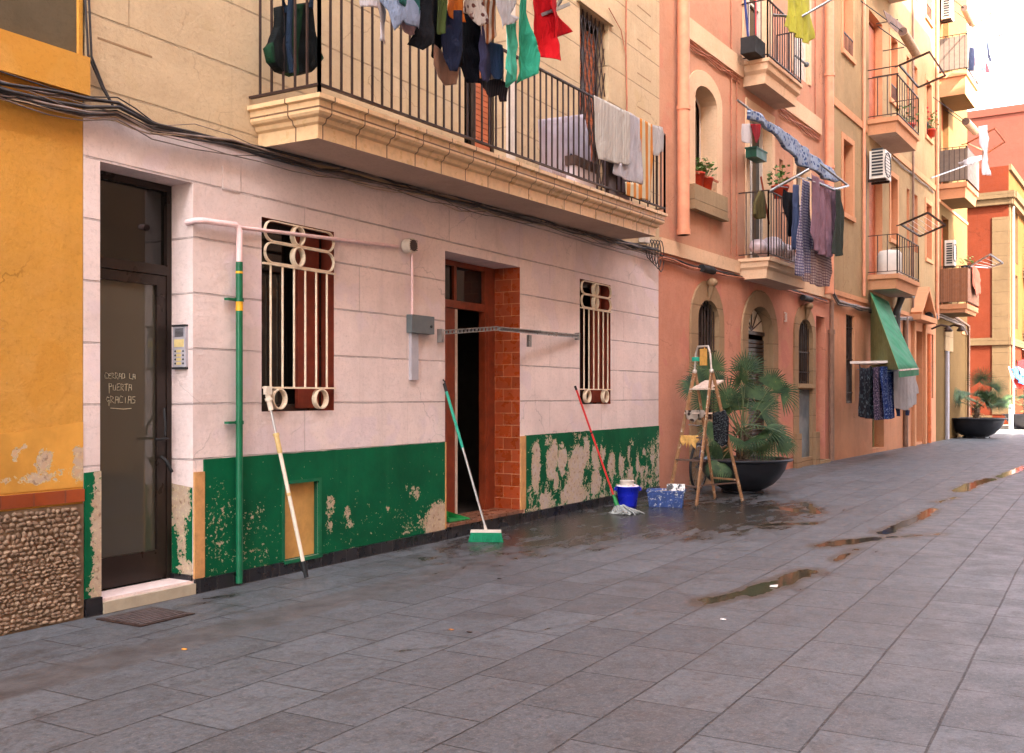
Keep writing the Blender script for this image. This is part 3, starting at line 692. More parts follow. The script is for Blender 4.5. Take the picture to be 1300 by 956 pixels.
# hatch
m = MB(); m.box(FB, 5.625, 5.985, -.049, -.03, .102, .650); h_ = m.build('hatch', M['board'], B)
m = MB(); m.tube([FB(5.645, -.028, .36), FB(5.645, -.012, .37), FB(5.645, -.012, .43), FB(5.645, -.028, .44)], .004, 6); m.build('handle', M['iron'], h_)
m = MB(); m.box(FB, 5.991, 6.022, 0, .0155, .103, .68); m.box(FB, 5.588, 5.619, 0, .0155, .103, .68); m.box(FB, 5.62, 5.99, 0, .0155, .656, .68); m.build('hatch_frame', simple('dark_green_paint', lin(4, 96, 60), .75, 0, .25, 6, .3), B)
m = MB(); m.box(FB, 5.60, 6.01, .016, .034, .078, .102); m.build('sill', M['greenpipe'], B)

# left door: tinted glass in a bronze frame
n = -.2
m = MB()
m.box(FB, 4.048, 4.085, n - .05, n, .09, 2.698); m.box(FB, 4.725, 4.762, n - .05, n + .0, .09, 2.698); m.box(FB, 4.086, 4.724, n - .05, n, 2.655, 2.698); m.box(FB, 4.086, 4.724, n - .05, n, 2.10, 2.165)
dr = m.build('door', M['dark_frame'], B)
m = MB()
m.box(FB, 4.088, 4.135, n - .045, n - .008, .10, 2.095); m.box(FB, 4.650, 4.722, n - .045, n - .008, .10, 2.095); m.box(FB, 4.136, 4.649, n - .045, n - .008, .10, .29); m.box(FB, 4.136, 4.649, n - .045, n - .008, 2.03, 2.095)
m.build('leaf', M['dark_frame'], dr)
m = MB(); m.add([FB(4.13, n - .03, .28), FB(4.66, n - .03, .28), FB(4.66, n - .03, 2.04), FB(4.13, n - .03, 2.04)], [(0, 1, 2, 3)]); m.build('glass', M['glass_door'], dr)
m = MB(); m.add([FB(4.08, n - .03, 2.16), FB(4.73, n - .03, 2.16), FB(4.73, n - .03, 2.66), FB(4.08, n - .03, 2.66)], [(0, 1, 2, 3)]); m.build('transom', M['glass'], dr)
m = MB(); m.tube([FB(4.69, n, 1.02), FB(4.69, n + .05, 1.02), FB(4.58, n + .055, 1.02)], .009, 8); m.tube([FB(4.675, n, .90), FB(4.675, n + .045, .88), FB(4.725, n + .045, .80)], .012, 8); m.tube([FB(4.70, n, 1.22), FB(4.66, n + .06, 1.10), FB(4.655, n + .06, 1.04)], .007, 8)
m.build_each('handle', M['blackrub'], dr)
# handwriting on the glass
GL = {'C': [[(.9,.85),(.4,1),(.1,.6),(.2,.1),(.9,.1)]], 'E': [[(.85,.95),(.2,.9),(.15,.05),(.85,.05)],[(.15,.5),(.7,.52)]], 'R': [[(.15,0),(.15,1),(.7,.9),(.7,.6),(.15,.5),(.85,0)]], 'A': [[(.1,0),(.3,.95),(.8,.9),(.85,0)],[(.2,.45),(.85,.45)]],
      'D': [[(.15,0),(.15,1),(.7,.85),(.8,.3),(.15,0)]], 'L': [[(.2,1),(.15,.05),(.8,.1)]], 'P': [[(.2,-.3),(.15,1),(.75,.95),(.75,.55),(.2,.5)]], 'U': [[(.15,.8),(.2,.05),(.7,.05),(.8,.8)]], 'T': [[(.05,.95),(.95,1)],[(.5,.95),(.45,0)]],
      'g': [[(.75,.8),(.3,.9),(.1,.5),(.4,.2),(.75,.5),(.7,-.4)]], 'I': [[(.5,0),(.5,.8)]], 'S': [[(.8,.9),(.2,.85),(.25,.55),(.8,.4),(.7,0),(.15,.05)]], ' ': []}
def write(mb, txt, s, z, h, adv, f, r=.0022, mirror=False, jit=.0):
    rr = random.Random(len(txt) + int(z * 100))
    for i, ch in enumerate(txt):
        for st in GL[ch]:
            pts = []
            for (x, y) in st:
                xx = (len(txt) - i - x if mirror else i + x)
                pts.append(f(s + xx * adv, z + y * h * (.92 if mirror else 1) + rr.uniform(-jit, jit)))
            mb.tube(pts, r, 5)
m = MB(); gf = lambda s, z: FB(s, n - .0275, z)
write(m, 'CERRAD LA', 4.255, 1.41, .036, .0265, gf, jit=.003); write(m, 'PUERTA', 4.285, 1.335, .045, .030, gf, jit=.003); write(m, 'gRACIAS', 4.265, 1.255, .045, .033, gf, jit=.003)
m.tube([gf(4.30, 1.225), gf(4.40, 1.218), gf(4.46, 1.222)], .0022, 5); m.build('handwriting', simple('chalk_marker', lin(206, 198, 172), .9, 0, .2, 40), dr)
# intercom on the reveal
m = MB()
def RV(a, b, z0, z1, o, mm, mi=0):  # box on the right-hand reveal of the left door: a..b = distance in from the wall face
    mm.box(FB, 4.7635 - o, 4.7638, -b, -a, z0, z1, mi)
RV(.045, .165, 1.485, 1.765, .022, m); ic = m.build('intercom', M['greytrunk'], B)
m = MB(); RV(.06, .15, 1.625, 1.675, .0245, m); m.build('name_card', simple('cream_card', lin(214, 190, 130), .6), ic)
m = MB()
for i in range(7): RV(.065, .145, 1.695 + i * .008, 1.699 + i * .008, .0245, m)
m.build('speaker_grille', M['blackrub'], ic)
m = MB(); RV(.045, .165, 1.760, 1.772, .03, m); RV(.045, .165, 1.478, 1.492, .03, m); m.build_each('end_cap', M['blackrub'], ic)
for i in range(4):
    m = MB(); RV(.085, .128, 1.507 + i * .027, 1.526 + i * .027, .0245, m); m.build('name_card', simple('cream_card_b', lin(214, 190, 130), .6) if i == 0 else bpy.data.materials['cream_card_b'], ic)
    for a in (.062, .136):
        m = MB(); m.ball(FB(4.742, -a - .005, 1.516 + i * .027), .007, 6); m.build('button', M['blackrub'], ic)
# small cover plate on the wall
m = MB(); m.box(FB, 5.02, 5.18, 0, .006, 2.70, 2.86); m.build('cover_plate', M['pink'], B)

# middle doorway
n = -.3
m = MB()
m.box(FB, 7.73, 7.81, n - .07, n, .143, 2.62); m.box(FB, 8.90, 9.095, n - .07, n, .143, 2.62); m.box(FB, 8.93, 8.96, n, n + .015, .143, 2.16); m.box(FB, 7.811, 8.899, n - .07, n, 2.16, 2.235); m.box(FB, 7.811, 8.899, n - .07, n, 2.57, 2.617)
m.box(FB, 8.35, 8.40, n - .05, n - .015, 2.236, 2.569)
d2 = m.build('door', M['wood_red'], B)
m = MB(); m.add([FB(7.8, n - .04, 2.23), FB(9.0, n - .04, 2.23), FB(9.0, n - .04, 2.58), FB(7.8, n - .04, 2.58)], [(0, 1, 2, 3)]); m.build('transom', M['glass'], d2)
m = MB(); m.box(FB, 7.812, 8.36, n - .055, n - .01, .148, 2.155); m.box(FB, 7.87, 8.10, n - .012, n - .002, 1.15, 2.05); m.box(FB, 7.87, 8.10, n - .012, n - .002, .28, 1.0)
m.box(FB, 8.16, 8.19, n - .02, n + .012, .15, 2.15)
m.build('leaf', M['wood_red'], d2)
m = MB(); m.box(FB, 8.362, 8.405, n - .055, n - .008, .148, 2.15); m.build('leaf_edge', M['offwhite'], d2)
m = MB(); m.box(FB, 7.81, 8.05, n - .004, n + .01, 1.12, 1.135); m.tube([FB(7.93, n, 1.13), FB(7.93, n + .05, 1.13), FB(8.0, n + .05, 1.12)], .006, 6); m.build('handle', M['steel'], d2)
# dim rooms behind the openings
def room(s0, s1, z0, z1, n0, n1, parent, mat=None, fr=FB):
    m = MB(); P = [fr(s, n, z) for s in (s0, s1) for n in (n0, n1) for z in (z0, z1)]
    m.add(P, [(0,1,3,2),(4,6,7,5),(0,4,6,2),(1,3,7,5),(2,3,7,6)]); return m.build('room', mat or M['room'], parent)
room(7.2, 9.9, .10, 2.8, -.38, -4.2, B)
m = MB(); m.box(FB, 8.2, 8.9, -1.9, -1.2, .1, .78); m.box(FB, 8.3, 8.8, -1.7, -1.4, .78, 1.0); m.build('cupboard', simple('dim_cupboard', lin(120, 110, 100), .7), B)

# grilled windows
for (s0, s1, z0, z1, sd) in ((5.395, 6.183, 1.19, 2.575, 0), (10.473, 11.308, 1.208, 2.64, 1)):
    wo = window(FB, B, s0, s1, z0, z1, .13, 0, 0, M['dark_frame'])
    m = MB(); m.box(FB, s1 - .30, s1 - .06, -.128, -.10, z0 + .02, z1 - .02); m.build('casement', M['rust_reveal'], wo)
    g = MB(); W = s1 - s0; nn = .012; T_ = .026
    a, b = z1 - .165, z1 - .33; q = .150
    for zc in (z1 - .09, z1 - .245):
        top, bot = zc + .072, zc - .072; R_ = .072; pts = []
        for i in range(13): t = math.pi / 2 + math.pi * i / 12; pts.append((s0 + .02 + R_ + R_ * math.cos(t), zc + R_ * math.sin(t)))
        for i in range(13): t = -math.pi / 2 + math.pi * i / 12; pts.append((s1 - .02 - R_ + R_ * math.cos(t), zc + R_ * math.sin(t)))
        pts.append(pts[0])
        for p, p2 in zip(pts, pts[1:]): g.bar(FB(p[0], nn, p[1]), FB(p2[0], nn, p2[1]), .009, .009) if False else g.add([FB(p[0], nn - T_/2, p[1] - .004), FB(p[0], nn + T_/2, p[1] - .004), FB(p2[0], nn + T_/2, p2[1] - .004), FB(p2[0], nn - T_/2, p2[1] - .004), FB(p[0], nn - T_/2, p[1] + .005), FB(p[0], nn + T_/2, p[1] + .005), FB(p2[0], nn + T_/2, p2[1] + .005), FB(p2[0], nn - T_/2, p2[1] + .005)], [(0,1,2,3),(7,6,5,4),(0,4,5,1),(2,6,7,3),(1,5,6,2),(0,3,7,4)])
        g.ring(FB, s0 + W * .46, nn, zc, .062, .074, .009, .045)
    for i in range(6):
        s = s0 + W * (.10 + .155 * i); g.tube([FB(s, nn, z0 + .175), FB(s, nn, z1 - .325)], .0085, 8)
    g.box(FB, s0 + .004, s1 - .004, nn - .012, nn + .012, z0 + .165, z0 + .178); g.box(FB, s0 + .004, s1 - .004, nn - .012, nn + .012, z1 - .335, z1 - .322)
    for s in (s0 + W * .2, s1 - W * .22): g.ring(FB, s, nn, z0 + .09, .073, .076, .009, .045)
    g.build('grille', M['iron_w'], wo)

# pipes, vent, meter box
m = MB(); m.tube([FB(5.13, .05, .02), FB(5.13, .05, 2.22)], .024, 12); gp = m.build('gas_pipe', M['greenpipe'], B)
m = MB(); m.tube([FB(5.13, .05, 1.885), FB(5.13, .05, 1.955)], .0258, 12); m.tube([FB(5.13, .05, 2.14), FB(5.13, .05, 2.155)], .0258, 12); m.build('yellow_band', M['yellowband'], gp)
m = MB()
for z in (1.96, 1.12): m.box(FB, 5.03, 5.145, .01, .05, z - .008, z + .008); m.tube([FB(5.13, .05, z - .012), FB(5.13, .05, z + .012)], .03, 10)
m.build_each('bracket', M['greenpipe'], gp)
m = MB(); m.tube([FB(4.745, -.04, 2.44), FB(4.76, .03, 2.45), FB(4.80, .045, 2.455), FB(5.10, .045, 2.47), FB(5.13, .05, 2.44), FB(5.13, .05, 2.22)], .021, 10)
m.tube([FB(5.13, .03, 2.46), FB(5.5, .03, 2.48), FB(6.97, .03, 2.56)], .014, 8); m.build('pipe', M['pinkpipe'], B)
m = MB(); m.tube([FB(7.10, .015, 2.58), FB(7.10, .10, 2.58)], .062, 16); v = m.build('flue_vent', M['offwhite'], B)
m = MB()
for i in range(6): a = 2.54 + i * .016; m.box(FB, 7.045, 7.155, .1005, .104, a, a + .006)
m.tube([FB(7.10, .100, 2.58), FB(7.10, .103, 2.58)], .05, 16); m.build('grille', M['iron'], v)
m = MB(); m.tube([FB(7.19, .022, 2.52), FB(7.19, .022, 1.995)], .013, 8); m.build('conduit', M['pinkpipe'], B)
m = MB(); m.box(FB, 7.135, 7.47, 0.0, .06, 1.845, 2.0); mb_ = m.build('meter_box', M['greybox'], B)
m = MB(); m.tube([FB(7.42, .06, 1.91), FB(7.42, .068, 1.91)], .012, 10); m.build('lock', M['blackrub'], mb_)
m = MB(); m.box(FB, 7.17, 7.27, 0.0, .03, 1.44, 1.843); m.build('trunking', M['greytrunk'], B)

# balcony of B
TB = .024
prof = [(0, 3.36), (0, 3.32), (.035, 3.305), (.035, 3.235), (.05, 3.215), (.075, 3.20), (.085, 3.165), (.105, 3.145), (.105, 3.075)]
balcony(FB, B, 5.241, 11.484, .669, 3.325, 3.05, 4.262, .115, [M['tile_ceram'], M['soffit']], TB, prof=[(0, 3.322), (0, 3.292), (.03, 3.285), (.03, 3.215), (.042, 3.198), (.075, 3.186), (.085, 3.158), (.11, 3.145), (.11, 3.05)], thick=.0135, posts=(9.95,))
wo = window(FB, B, 8.03, 8.80, 3.40, 5.95, .13, 1, 0, M['dark_frame'], name='balcony_door', shut=(.5, 1))
m = MB(); m.box(FB, 8.80, 8.92, .012, .05, 3.38, 5.99); m.build('door_trim', M['offwhite'], B)
wo = window(FB, B, 10.45, 11.22, 3.44, 5.76, .13, 1, 0, M['dark_frame'], name='balcony_door', shut=(0, 1))
m = MB()
for i in range(-14, 9):
    for sg in (1, -1):
        a0, b0 = 10.46 + i * .11, 3.46; L = 2.30; dx = .62; pts = []
        for t in range(0, 25):
            s = (a0 if sg == 1 else 21.67 - a0) + sg * dx * 1.15 * t / 24 * 1.0; z = b0 + L * t / 24
            pts.append((s, z))
        seg = [p for p in pts if 10.455 <= p[0] <= 11.215]
        if len(seg) > 1: m.bar(FB(seg[0][0], -.03 - .003 * sg, seg[0][1]), FB(seg[-1][0], -.03 - .003 * sg, seg[-1][1]), .010)
m.build('grille', M['iron'], wo)
window(FB, B, 5.20, 6.146, 4.66, 6.3, .1, 1, 0, M['dark_frame'], pane=simple('stained_pane', lin(170, 120, 70), .4, 0, .5, 14))
m = MB(); m.box(FB, 10.36, 11.31, .012, .05, 5.765, 5.80); m.build('lintel', M['cream'], B)
m = MB(); m.tube([FB(11.72, .03, 6.6), FB(11.70, .03, 5.6), FB(11.73, .03, 5.0), FB(11.71, .03, 4.2), FB(11.60, .03, 4.15)], .010, 6); m.tube([FB(11.2, .03, 5.95), FB(11.55, .03, 5.8), FB(11.72, .03, 5.5), FB(11.74, .03, 4.2)], .006, 6); m.build_each('cable_run', M['cable_o'], B)

# ================================================================== A: the ochre building at the left edge
A = thing('apartment_building', 'ochre building at the left edge with a cobbled base and terracotta strip', 'building', FB(-6, 0, 0), 'apartment buildings along the street')
AS1 = 3.927
m = MB(); sheet(m, FB, [(-6, 0), (AS1, 0), (AS1, 11), (-6, 11)], [rect(1.9, 3.9, 3.275, 6.2)], 0, 0); reveal(m, FB, rect(1.9, 3.9, 3.275, 6.2), 0, -.07, 0); body(m, FB, -6, AS1, 11, mi=0); m.build('wall', M['ochre'], A); roof(FB, A, -6, AS1, 11)
dado('flaking_patch', 3.0, AS1, .77, 1.05, 1.15, [(3.68, .92, .05, .07, .66), (3.50, .98, .03, .04, .60), (3.80, .87, .08, .05, .60), (3.90, .90, .05, .1, .68), (3.62, .84, .2, .03, .62), (3.55, 1.02, .02, .02, .6)], lambda s, z: .1, n=.004, mat=M['peel_ochre'], parent=A, seed=20)
m = MB(); m.shear_box(FB, .5, 3.925, 0.0, .07, 3.03, 3.25, 3.05, 3.272); m.build('ledge', M['ochre'], A)
m = MB(); m.box(FB, 1.9, 3.9, -.05, -.02, 3.25, 6.2); m.build('blind', M['slate'], A)
m = MB(); m.box(FB, -6, AS1, 0.0, .016, .685, .758); m.build('tile_strip', M['tile_strip'], A)
m = MB(); m.box(FB, -6, AS1, 0.0, .008, 0, .672); m.build('cobble_bed', simple('brown_mortar', lin(112, 88, 66), .95, 0, .3, 8, .8, 30), A)
m = MB(); rr = random.Random(3)
rows = 19; z = .02
while z < .655:
    s = 2.35 + rr.uniform(0, .05); hgt = rr.uniform(.018, .030) * (1.25 if z > .45 else 1)
    while s < AS1 - .03:
        L = rr.uniform(.020, .046)
        vs = []; k = 8; ph = rr.uniform(0, 6); tilt = rr.uniform(-.5, .5); dp = rr.uniform(.006, .018); zz = z + rr.uniform(-.006, .006)
        for j in range(4):
            a = j / 3 * math.pi / 2
            for i in range(k):
                b = 2 * math.pi * i / k; ra = math.cos(a) * (1 + .16 * math.sin(2 * b + ph) + .1 * math.sin(3 * b + ph * 2))
                x, y = L / 2 * 1.08 * ra * math.cos(b), hgt / 2 * 1.0 * ra * math.sin(b)
                x, y = x * math.cos(tilt * .4) - y * math.sin(tilt * .4), x * math.sin(tilt * .4) + y * math.cos(tilt * .4)
                vs.append(FB(min(AS1, s + x), .008 + dp * math.sin(a), max(.002, zz + y)))
        fs = [(j*k+i, j*k+(i+1)%k, (j+1)*k+(i+1)%k, (j+1)*k+i) for j in range(3) for i in range(k)]
        m.add(vs, fs, [(s * 7.3, z * 5.1)] * len(vs), True); s += L * 1.0 + .003
    z += hgt * .93
t = NT('cobbles'); uv = t.co('UV'); wn2 = t.n('TexWhiteNoise', noise_dimensions='2D'); t.l(uv, wn2.inputs['Vector'])
c_ = t.mix(wn2.outputs['Value'], lin(96, 72, 52), lin(160, 132, 106)); c_ = t.mix(t.ramp(t.noise(t.co(), 35, 5, .7), .35, .7, 0, .6), c_, lin(106, 80, 62)); t.out(c_, .75, t.bump(t.noise(t.co(), 90, 4), .4, .004)); M['cobbles'] = t.m
m.build('cobbles', M['cobbles'], A)

# ================================================================== C: the orange building
K1 = 8.02
Cb = thing('apartment_building', 'orange-rendered building with arched ground-floor openings in brown stone surrounds behind the large planter', 'building', FC(0, 0, 0), 'apartment buildings along the street')
sp_ = lambda s: 3.24                      # upper edge of the ground floor
aW1 = arch(1.285, 2.10, .95, 2.72, .30); aD = arch(3.35, 4.55, .02, 2.79, .42); aW3 = arch(5.96, 6.82, 1.535, 2.74, .33); pn = rect(5.99, 6.79, .16, 1.43); nd = rect(7.13, 7.72, .06, 2.85)
u1 = arch(1.20, 2.03, 4.33, 5.84, .22); ud = rect(3.42, 4.52, 3.47, 5.95); uw = rect(5.84, 6.62, 4.05, 5.62); ux = rect(4.96, 5.16, 5.0, 5.45); vd = rect(3.30, 4.40, 6.62, 9.1); vw = rect(5.72, 6.62, 7.16, 8.7)
m = MB()
sheet(m, FC, [(0, 0), (K1, 0), (K1, 3.24), (0, 3.24)], [aW1, aD, aW3, pn, nd], 0, 0)
sheet(m, FC, [(0, 3.24), (K1, 3.24), (K1, 14), (0, 14)], [u1, ud, uw, ux, vd, vw], 0, 1)
for h in (aW1, aD, aW3): reveal(m, FC, h, 0, -.16 if h is aD else -.12, 2)
reveal(m, FC, pn, 0, -.06, 2); reveal(m, FC, nd, 0, -.30, 0)
reveal(m, FC, u1, 0, -.28, 3)
for h in (ud, uw, vd, vw): reveal(m, FC, h, 0, -.14, 3)
reveal(m, FC, ux, 0, -.15, 1)
body(m, FC, 0, K1, 14, mi=1); m.build('wall', [M['orange_low'], M['orange'], M['stone'], M['salmon_trim']], Cb); roof(FC, Cb, 0, K1, 14)
m = MB()
slab_ring(m, FC, arch(1.03, 2.30, 0.0, 3.0, .62), arch(1.285, 2.10, .95, 2.72, .30), 0, .03)
m.build_each('stone_surround', M['stone'], Cb)
m = MB(); slab_ring(m, FC, arch(3.08, 4.66, 0.0, 3.06, .72), None, 0, .03) if False else None
outer = [(4.82, 0), (4.82, 2.3)] + [(3.95 + .87 * math.cos(math.pi * i / 14), 2.3 + .76 * math.sin(math.pi * i / 14)) for i in range(1, 14)] + [(3.08, 2.3), (3.08, 0), (3.35, 0)]
inner = [(3.35, 2.37)] + [(3.95 - .60 * math.cos(math.pi * i / 12), 2.37 + .42 * math.sin(math.pi * i / 12)) for i in range(1, 12)] + [(4.55, 2.37), (4.55, 0)]
loop = outer + inner; sheet(m, FC, loop, [], .03, 0); reveal(m, FC, loop, 0, .03, 0); m.build_each('stone_surround', M['stone'], Cb)
m = MB(); oo = arch(5.73, 7.02, 0.0, 3.0, .55); slab_ring(m, FC, oo, None, 0, .001) if False else None
sheet(m, FC, oo, [aW3, pn], .03, 0); reveal(m, FC, oo, 0, .03, 0); reveal(m, FC, aW3, 0, .03, 0); reveal(m, FC, pn, 0, .03, 0)
m.box(FC, 5.68, 5.95, .03, .09, 0, .62); m.box(FC, 6.83, 7.08, .03, .09, 0, .62); m.build_each('stone_surround', M['stone'], Cb)
# carved corbels over the two windows
for s in (1.66, 6.37):
    m = MB(); m.ball(FC(s, .09, 2.97), .085, 8, 1, .9, .8); m.tube([FC(s, .08, 2.92), FC(s, .05, 2.76), FC(s, .03, 2.70)], .05, 8, r2=.012); m.build('corbel', M['stone'], Cb)
def archwin(s0, s1, z0, z1, rise, nb, rails, fr, root, n=-.2):
    f = MB(); a = arch(s0 - .001, s1 + .001, z0, z1, rise); b = arch(s0 + .05, s1 - .05, z0 + .05, z1 - .05, rise - .03); sheet(f, fr, a, [b], n + .03, 0); reveal(f, fr, b, n + .03, n - .01, 0)
    f.box(fr, (s0 + s1) / 2 - .03, (s0 + s1) / 2 + .03, n, n + .028, z0 + .05, z1 - .05); wo = f.build('window', M['dark_frame'], root)
    g = MB(); sheet(g, fr, a, [], n, 0); g.build('pane', M['glass'], wo)
    g = MB(); mm_ = (s0 + s1) / 2; A_ = (s1 - s0) / 2
    for i in range(nb):
        s = s0 + (s1 - s0) * (i + .5) / nb; q = abs(s - mm_) / A_; zt = z1 - rise + rise * math.sqrt(max(0, 1 - q * q)); g.bar(fr(s, -.04, z0), fr(s, -.04, zt), .016)
    for z in rails: g.box(fr, s0, s1, -.055, -.031, z - .01, z + .01)
    g.build('grille', M['iron'], wo)
archwin(1.285, 2.10, .95, 2.72, .30, 7, (1.2, 1.98), FC, Cb, -.12); archwin(5.96, 6.82, 1.535, 2.74, .33, 8, (1.75, 2.12), FC, Cb, -.12)
m = MB(); m.box(FC, 1.22, 2.16, -.02, .07, .88, .948); m.box(FC, 5.92, 6.86, -.02, .06, 1.455, 1.533); m.build_each('sill', M['stone_pale'], Cb)
m = MB(); m.box(FC, 5.99, 6.79, -.055, -.03, .16, 1.43); m.box(FC, 6.06, 6.72, -.03, -.02, .24, 1.35); m.build('meter_door', M['greybox'], Cb)
# arched doorway: roller shutter below a small lunette
m = MB(); kz = int(2.30 / .07)
for i in range(kz): m.box(FC, 3.352, 4.548, -.16, -.135, .02 + i * .07, .02 + i * .07 + .058)
dd = m.build('door', simple('black_roller_shutter', lin(52, 40, 38), .5, 0, .2, 6), Cb)
m = MB(); lun = [(3.38, 2.38)] + [(3.95 - .57 * math.cos(math.pi * i / 12), 2.40 + .36 * math.sin(math.pi * i / 12)) for i in range(13)] + [(4.52, 2.38)]
sheet(m, FC, lun, [], -.145, 0); m.build('fanlight', simple('pale_fanlight', lin(214, 204, 180), .3, 0, .2, 8), dd)
m = MB(); m.box(FC, 3.352, 4.548, -.165, -.12, 2.33, 2.39)
for i in range(5): a = math.pi * (i + 1) / 6; m.bar(FC(3.95, -.135, 2.40), FC(3.95 - .55 * math.cos(a), -.135, 2.42 + .33 * math.sin(a)), .014)
m.build('frame', M['iron'], dd)
m = MB(); m.box(FC, 7.13, 7.72, -.31, -.285, .06, 2.85); m.box(FC, 7.2, 7.65, -.285, -.27, .2, 1.3); m.box(FC, 7.2, 7.65, -.285, -.27, 1.45, 2.7); m.build('door', M['shutter'], Cb)
m = MB(); m.box(FC, 7.10, 7.75, -.3, .1, .003, .06); m.build('doorstep', M['stone_pale'], Cb)
# house number painted by the door
m = MB(); m.box(FC, 5.18, 5.36, 0, .008, 2.58, 2.80); pl_ = m.build('house_number', M['orange_low'], Cb)
m = MB(); zz = 2.70
m.tube([FC(5.20, .011, zz+.07), FC(5.25, .011, zz+.08), FC(5.265, .011, zz+.04), FC(5.235, .011, zz), FC(5.265, .011, zz-.04), FC(5.25, .011, zz-.08), FC(5.20, .011, zz-.07)], .010, 5)
m.tube([FC(5.32, .011, zz+.08), FC(5.32, .011, zz-.08)], .011, 5); m.build('numerals', M['white'], pl_)
# string courses
m = MB(); m.box(FC, .02, 2.96, 0, .035, 3.235, 3.43); m.box(FC, 5.08, K1 - .01, 0, .035, 3.235, 3.43); m.build_each('string_course', M['salmon_trim'], Cb)
m = MB(); m.box(FC, .66, 3.10, 0, .045, 6.36, 6.66); m.box(FC, 4.85, 7.36, 0, .045, 6.36, 6.66); m.build_each('string_course', M['salmon_trim'], Cb)
# arched window on the first floor
m = MB(); sheet(m, FC, arch(.96, 2.24, 4.31, 6.06, .38), [u1], .022, 0); reveal(m, FC, arch(.96, 2.24, 4.31, 6.06, .38), 0, .022); reveal(m, FC, u1, 0, .022); m.build('window_surround', M['salmon_trim'], Cb)
m = MB(); m.box(FC, .99, 2.26, 0, .10, 4.0, 4.315); m.box(FC, .97, 2.28, 0, .115, 3.955, 4.0); m.build('sill', M['stone_pale'], Cb)
m = MB(); g = MB(); a = arch(1.20, 2.03, 4.33, 5.84, .22); b = arch(1.26, 1.97, 4.38, 5.78, .2); sheet(m, FC, a, [b], -.24); m.box(FC, 1.585, 1.645, -.27, -.235, 4.38, 5.78); m.tube([FC(1.30, -.12, 4.4), FC(1.30, -.12, 5.4)], .02, 8); wo = m.build('window', M['offwhite'], Cb); sheet(g, FC, a, [], -.26); g.build('pane', M['glass'], wo)
# first and second floor balconies with their doors
def trimmed(fr, root, s0, s1, z0, z1, mat, w_=.12, bottom=False, pr=.025):
    m = MB(); m.box(fr, s0 - w_, s0, 0, pr, z0, z1); m.box(fr, s1, s1 + w_, 0, pr, z0, z1); m.box(fr, s0 - w_, s1 + w_, 0, pr, z1, z1 + w_)
    if bottom: m.box(fr, s0 - w_, s1 + w_, 0, pr + .03, z0 - .1, z0)
    m.build('window_trim', mat, root)
window(FC, Cb, 3.42, 4.52, 3.47, 5.95, .14, 1, 0, M['offwhite'], name='balcony_door'); trimmed(FC, Cb, 3.42, 4.52, 3.48, 5.95, M['salmon_trim'], .15)
window(FC, Cb, 3.30, 4.40, 6.62, 9.1, .14, 1, 1, M['offwhite'], name='balcony_door'); trimmed(FC, Cb, 3.30, 4.40, 6.64, 9.1, M['salmon_trim'], .15)
window(FC, Cb, 5.84, 6.62, 4.05, 5.62, .14, 1, 0, M['offwhite']); trimmed(FC, Cb, 5.84, 6.62, 4.05, 5.62, M['salmon_trim'], .13, True)
window(FC, Cb, 5.72, 6.62, 7.16, 8.7, .05, 1, 0, M['offwhite'], shut=(0, 1), smat=M['offwhite']); trimmed(FC, Cb, 5.72, 6.62, 7.16, 8.7, M['salmon_trim'], .13, False)
balcony(FC, Cb, 2.96, 5.08, .511, 3.47, 3.15, 4.51, .125, [M['salmon_trim'], M['soffit']], prof=[(0, 3.47), (0, 3.42), (.03, 3.41), (.035, 3.33), (.07, 3.29), (.08, 3.15)])
balcony(FC, Cb, 3.10, 4.84, .45, 6.62, 6.25, 7.55, .12, [M['salmon_trim'], M['soffit']], prof=[(0, 6.62), (0, 6.57), (.03, 6.56), (.035, 6.46), (.08, 6.41), (.09, 6.25)])
# drainpipes and cable runs
m = MB(); m.tube([FC(.55, .12, 14), FC(.55, .12, 3.52)], .085, 12); m.tube([FC(.55, .12, 5.24), FC(.55, .12, 5.30)], .097, 12); m.tube([FC(.55, .12, 3.52), FC(.55, .12, 3.60)], .097, 12); m.build('drainpipe', M['orangepipe'], Cb)
m = MB(); m.tube([FC(7.60, .12, 14), FC(7.60, .12, 3.3)], .09, 12)
for z in (5.75, 7.55, 4.1): m.tube([FC(7.60, .12, z), FC(7.60, .12, z + .06)], .105, 12)
m.build('drainpipe', M['orangepipe'], Cb)
m = MB(); m.tube([FC(7.93, .07, 2.58), FC(7.93, .07, .02)], .055, 10); m.tube([FC(7.93, .07, 2.53), FC(7.93, .07, 2.62)], .068, 10); m.tube([FC(7.93, .07, 3.2), FC(7.93, .07, 2.6)], .04, 8); m.build('drainpipe', M['brownpipe'], Cb)
m = MB(); m.tube([FC(2.62, .02, 14), FC(2.62, .02, 3.5)], .012, 5); m.tube([FC(2.85, .02, 6.3), FC(2.85, .02, 3.5)], .010, 5); m.tube([FC(7.0, .02, 14), FC(7.02, .02, 6.7)], .012, 5)
for k, (dz, dn) in enumerate(((0, .03), (.035, .035), (.07, .03))):
    P = [FC(.7 + i * .28, dn, 6.33 - dz + .012 * math.sin(i * 1.9 + k) - .02 * (i % 3 == k)) for i in range(9)]; m.tube(P, .010, 5)
    P = [FC(4.9 + i * .3, dn, 6.30 - dz + .03 * math.sin(i * 1.3 + k * 2)) for i in range(9)]; m.tube(P, .012, 5)
m.build('cable_run', M['cable_o'], Cb)
m = MB(); m.box(FC, 7.84, 7.98, .02, .1, 5.55, 5.85); m.build('junction_box', M['white'], Cb)

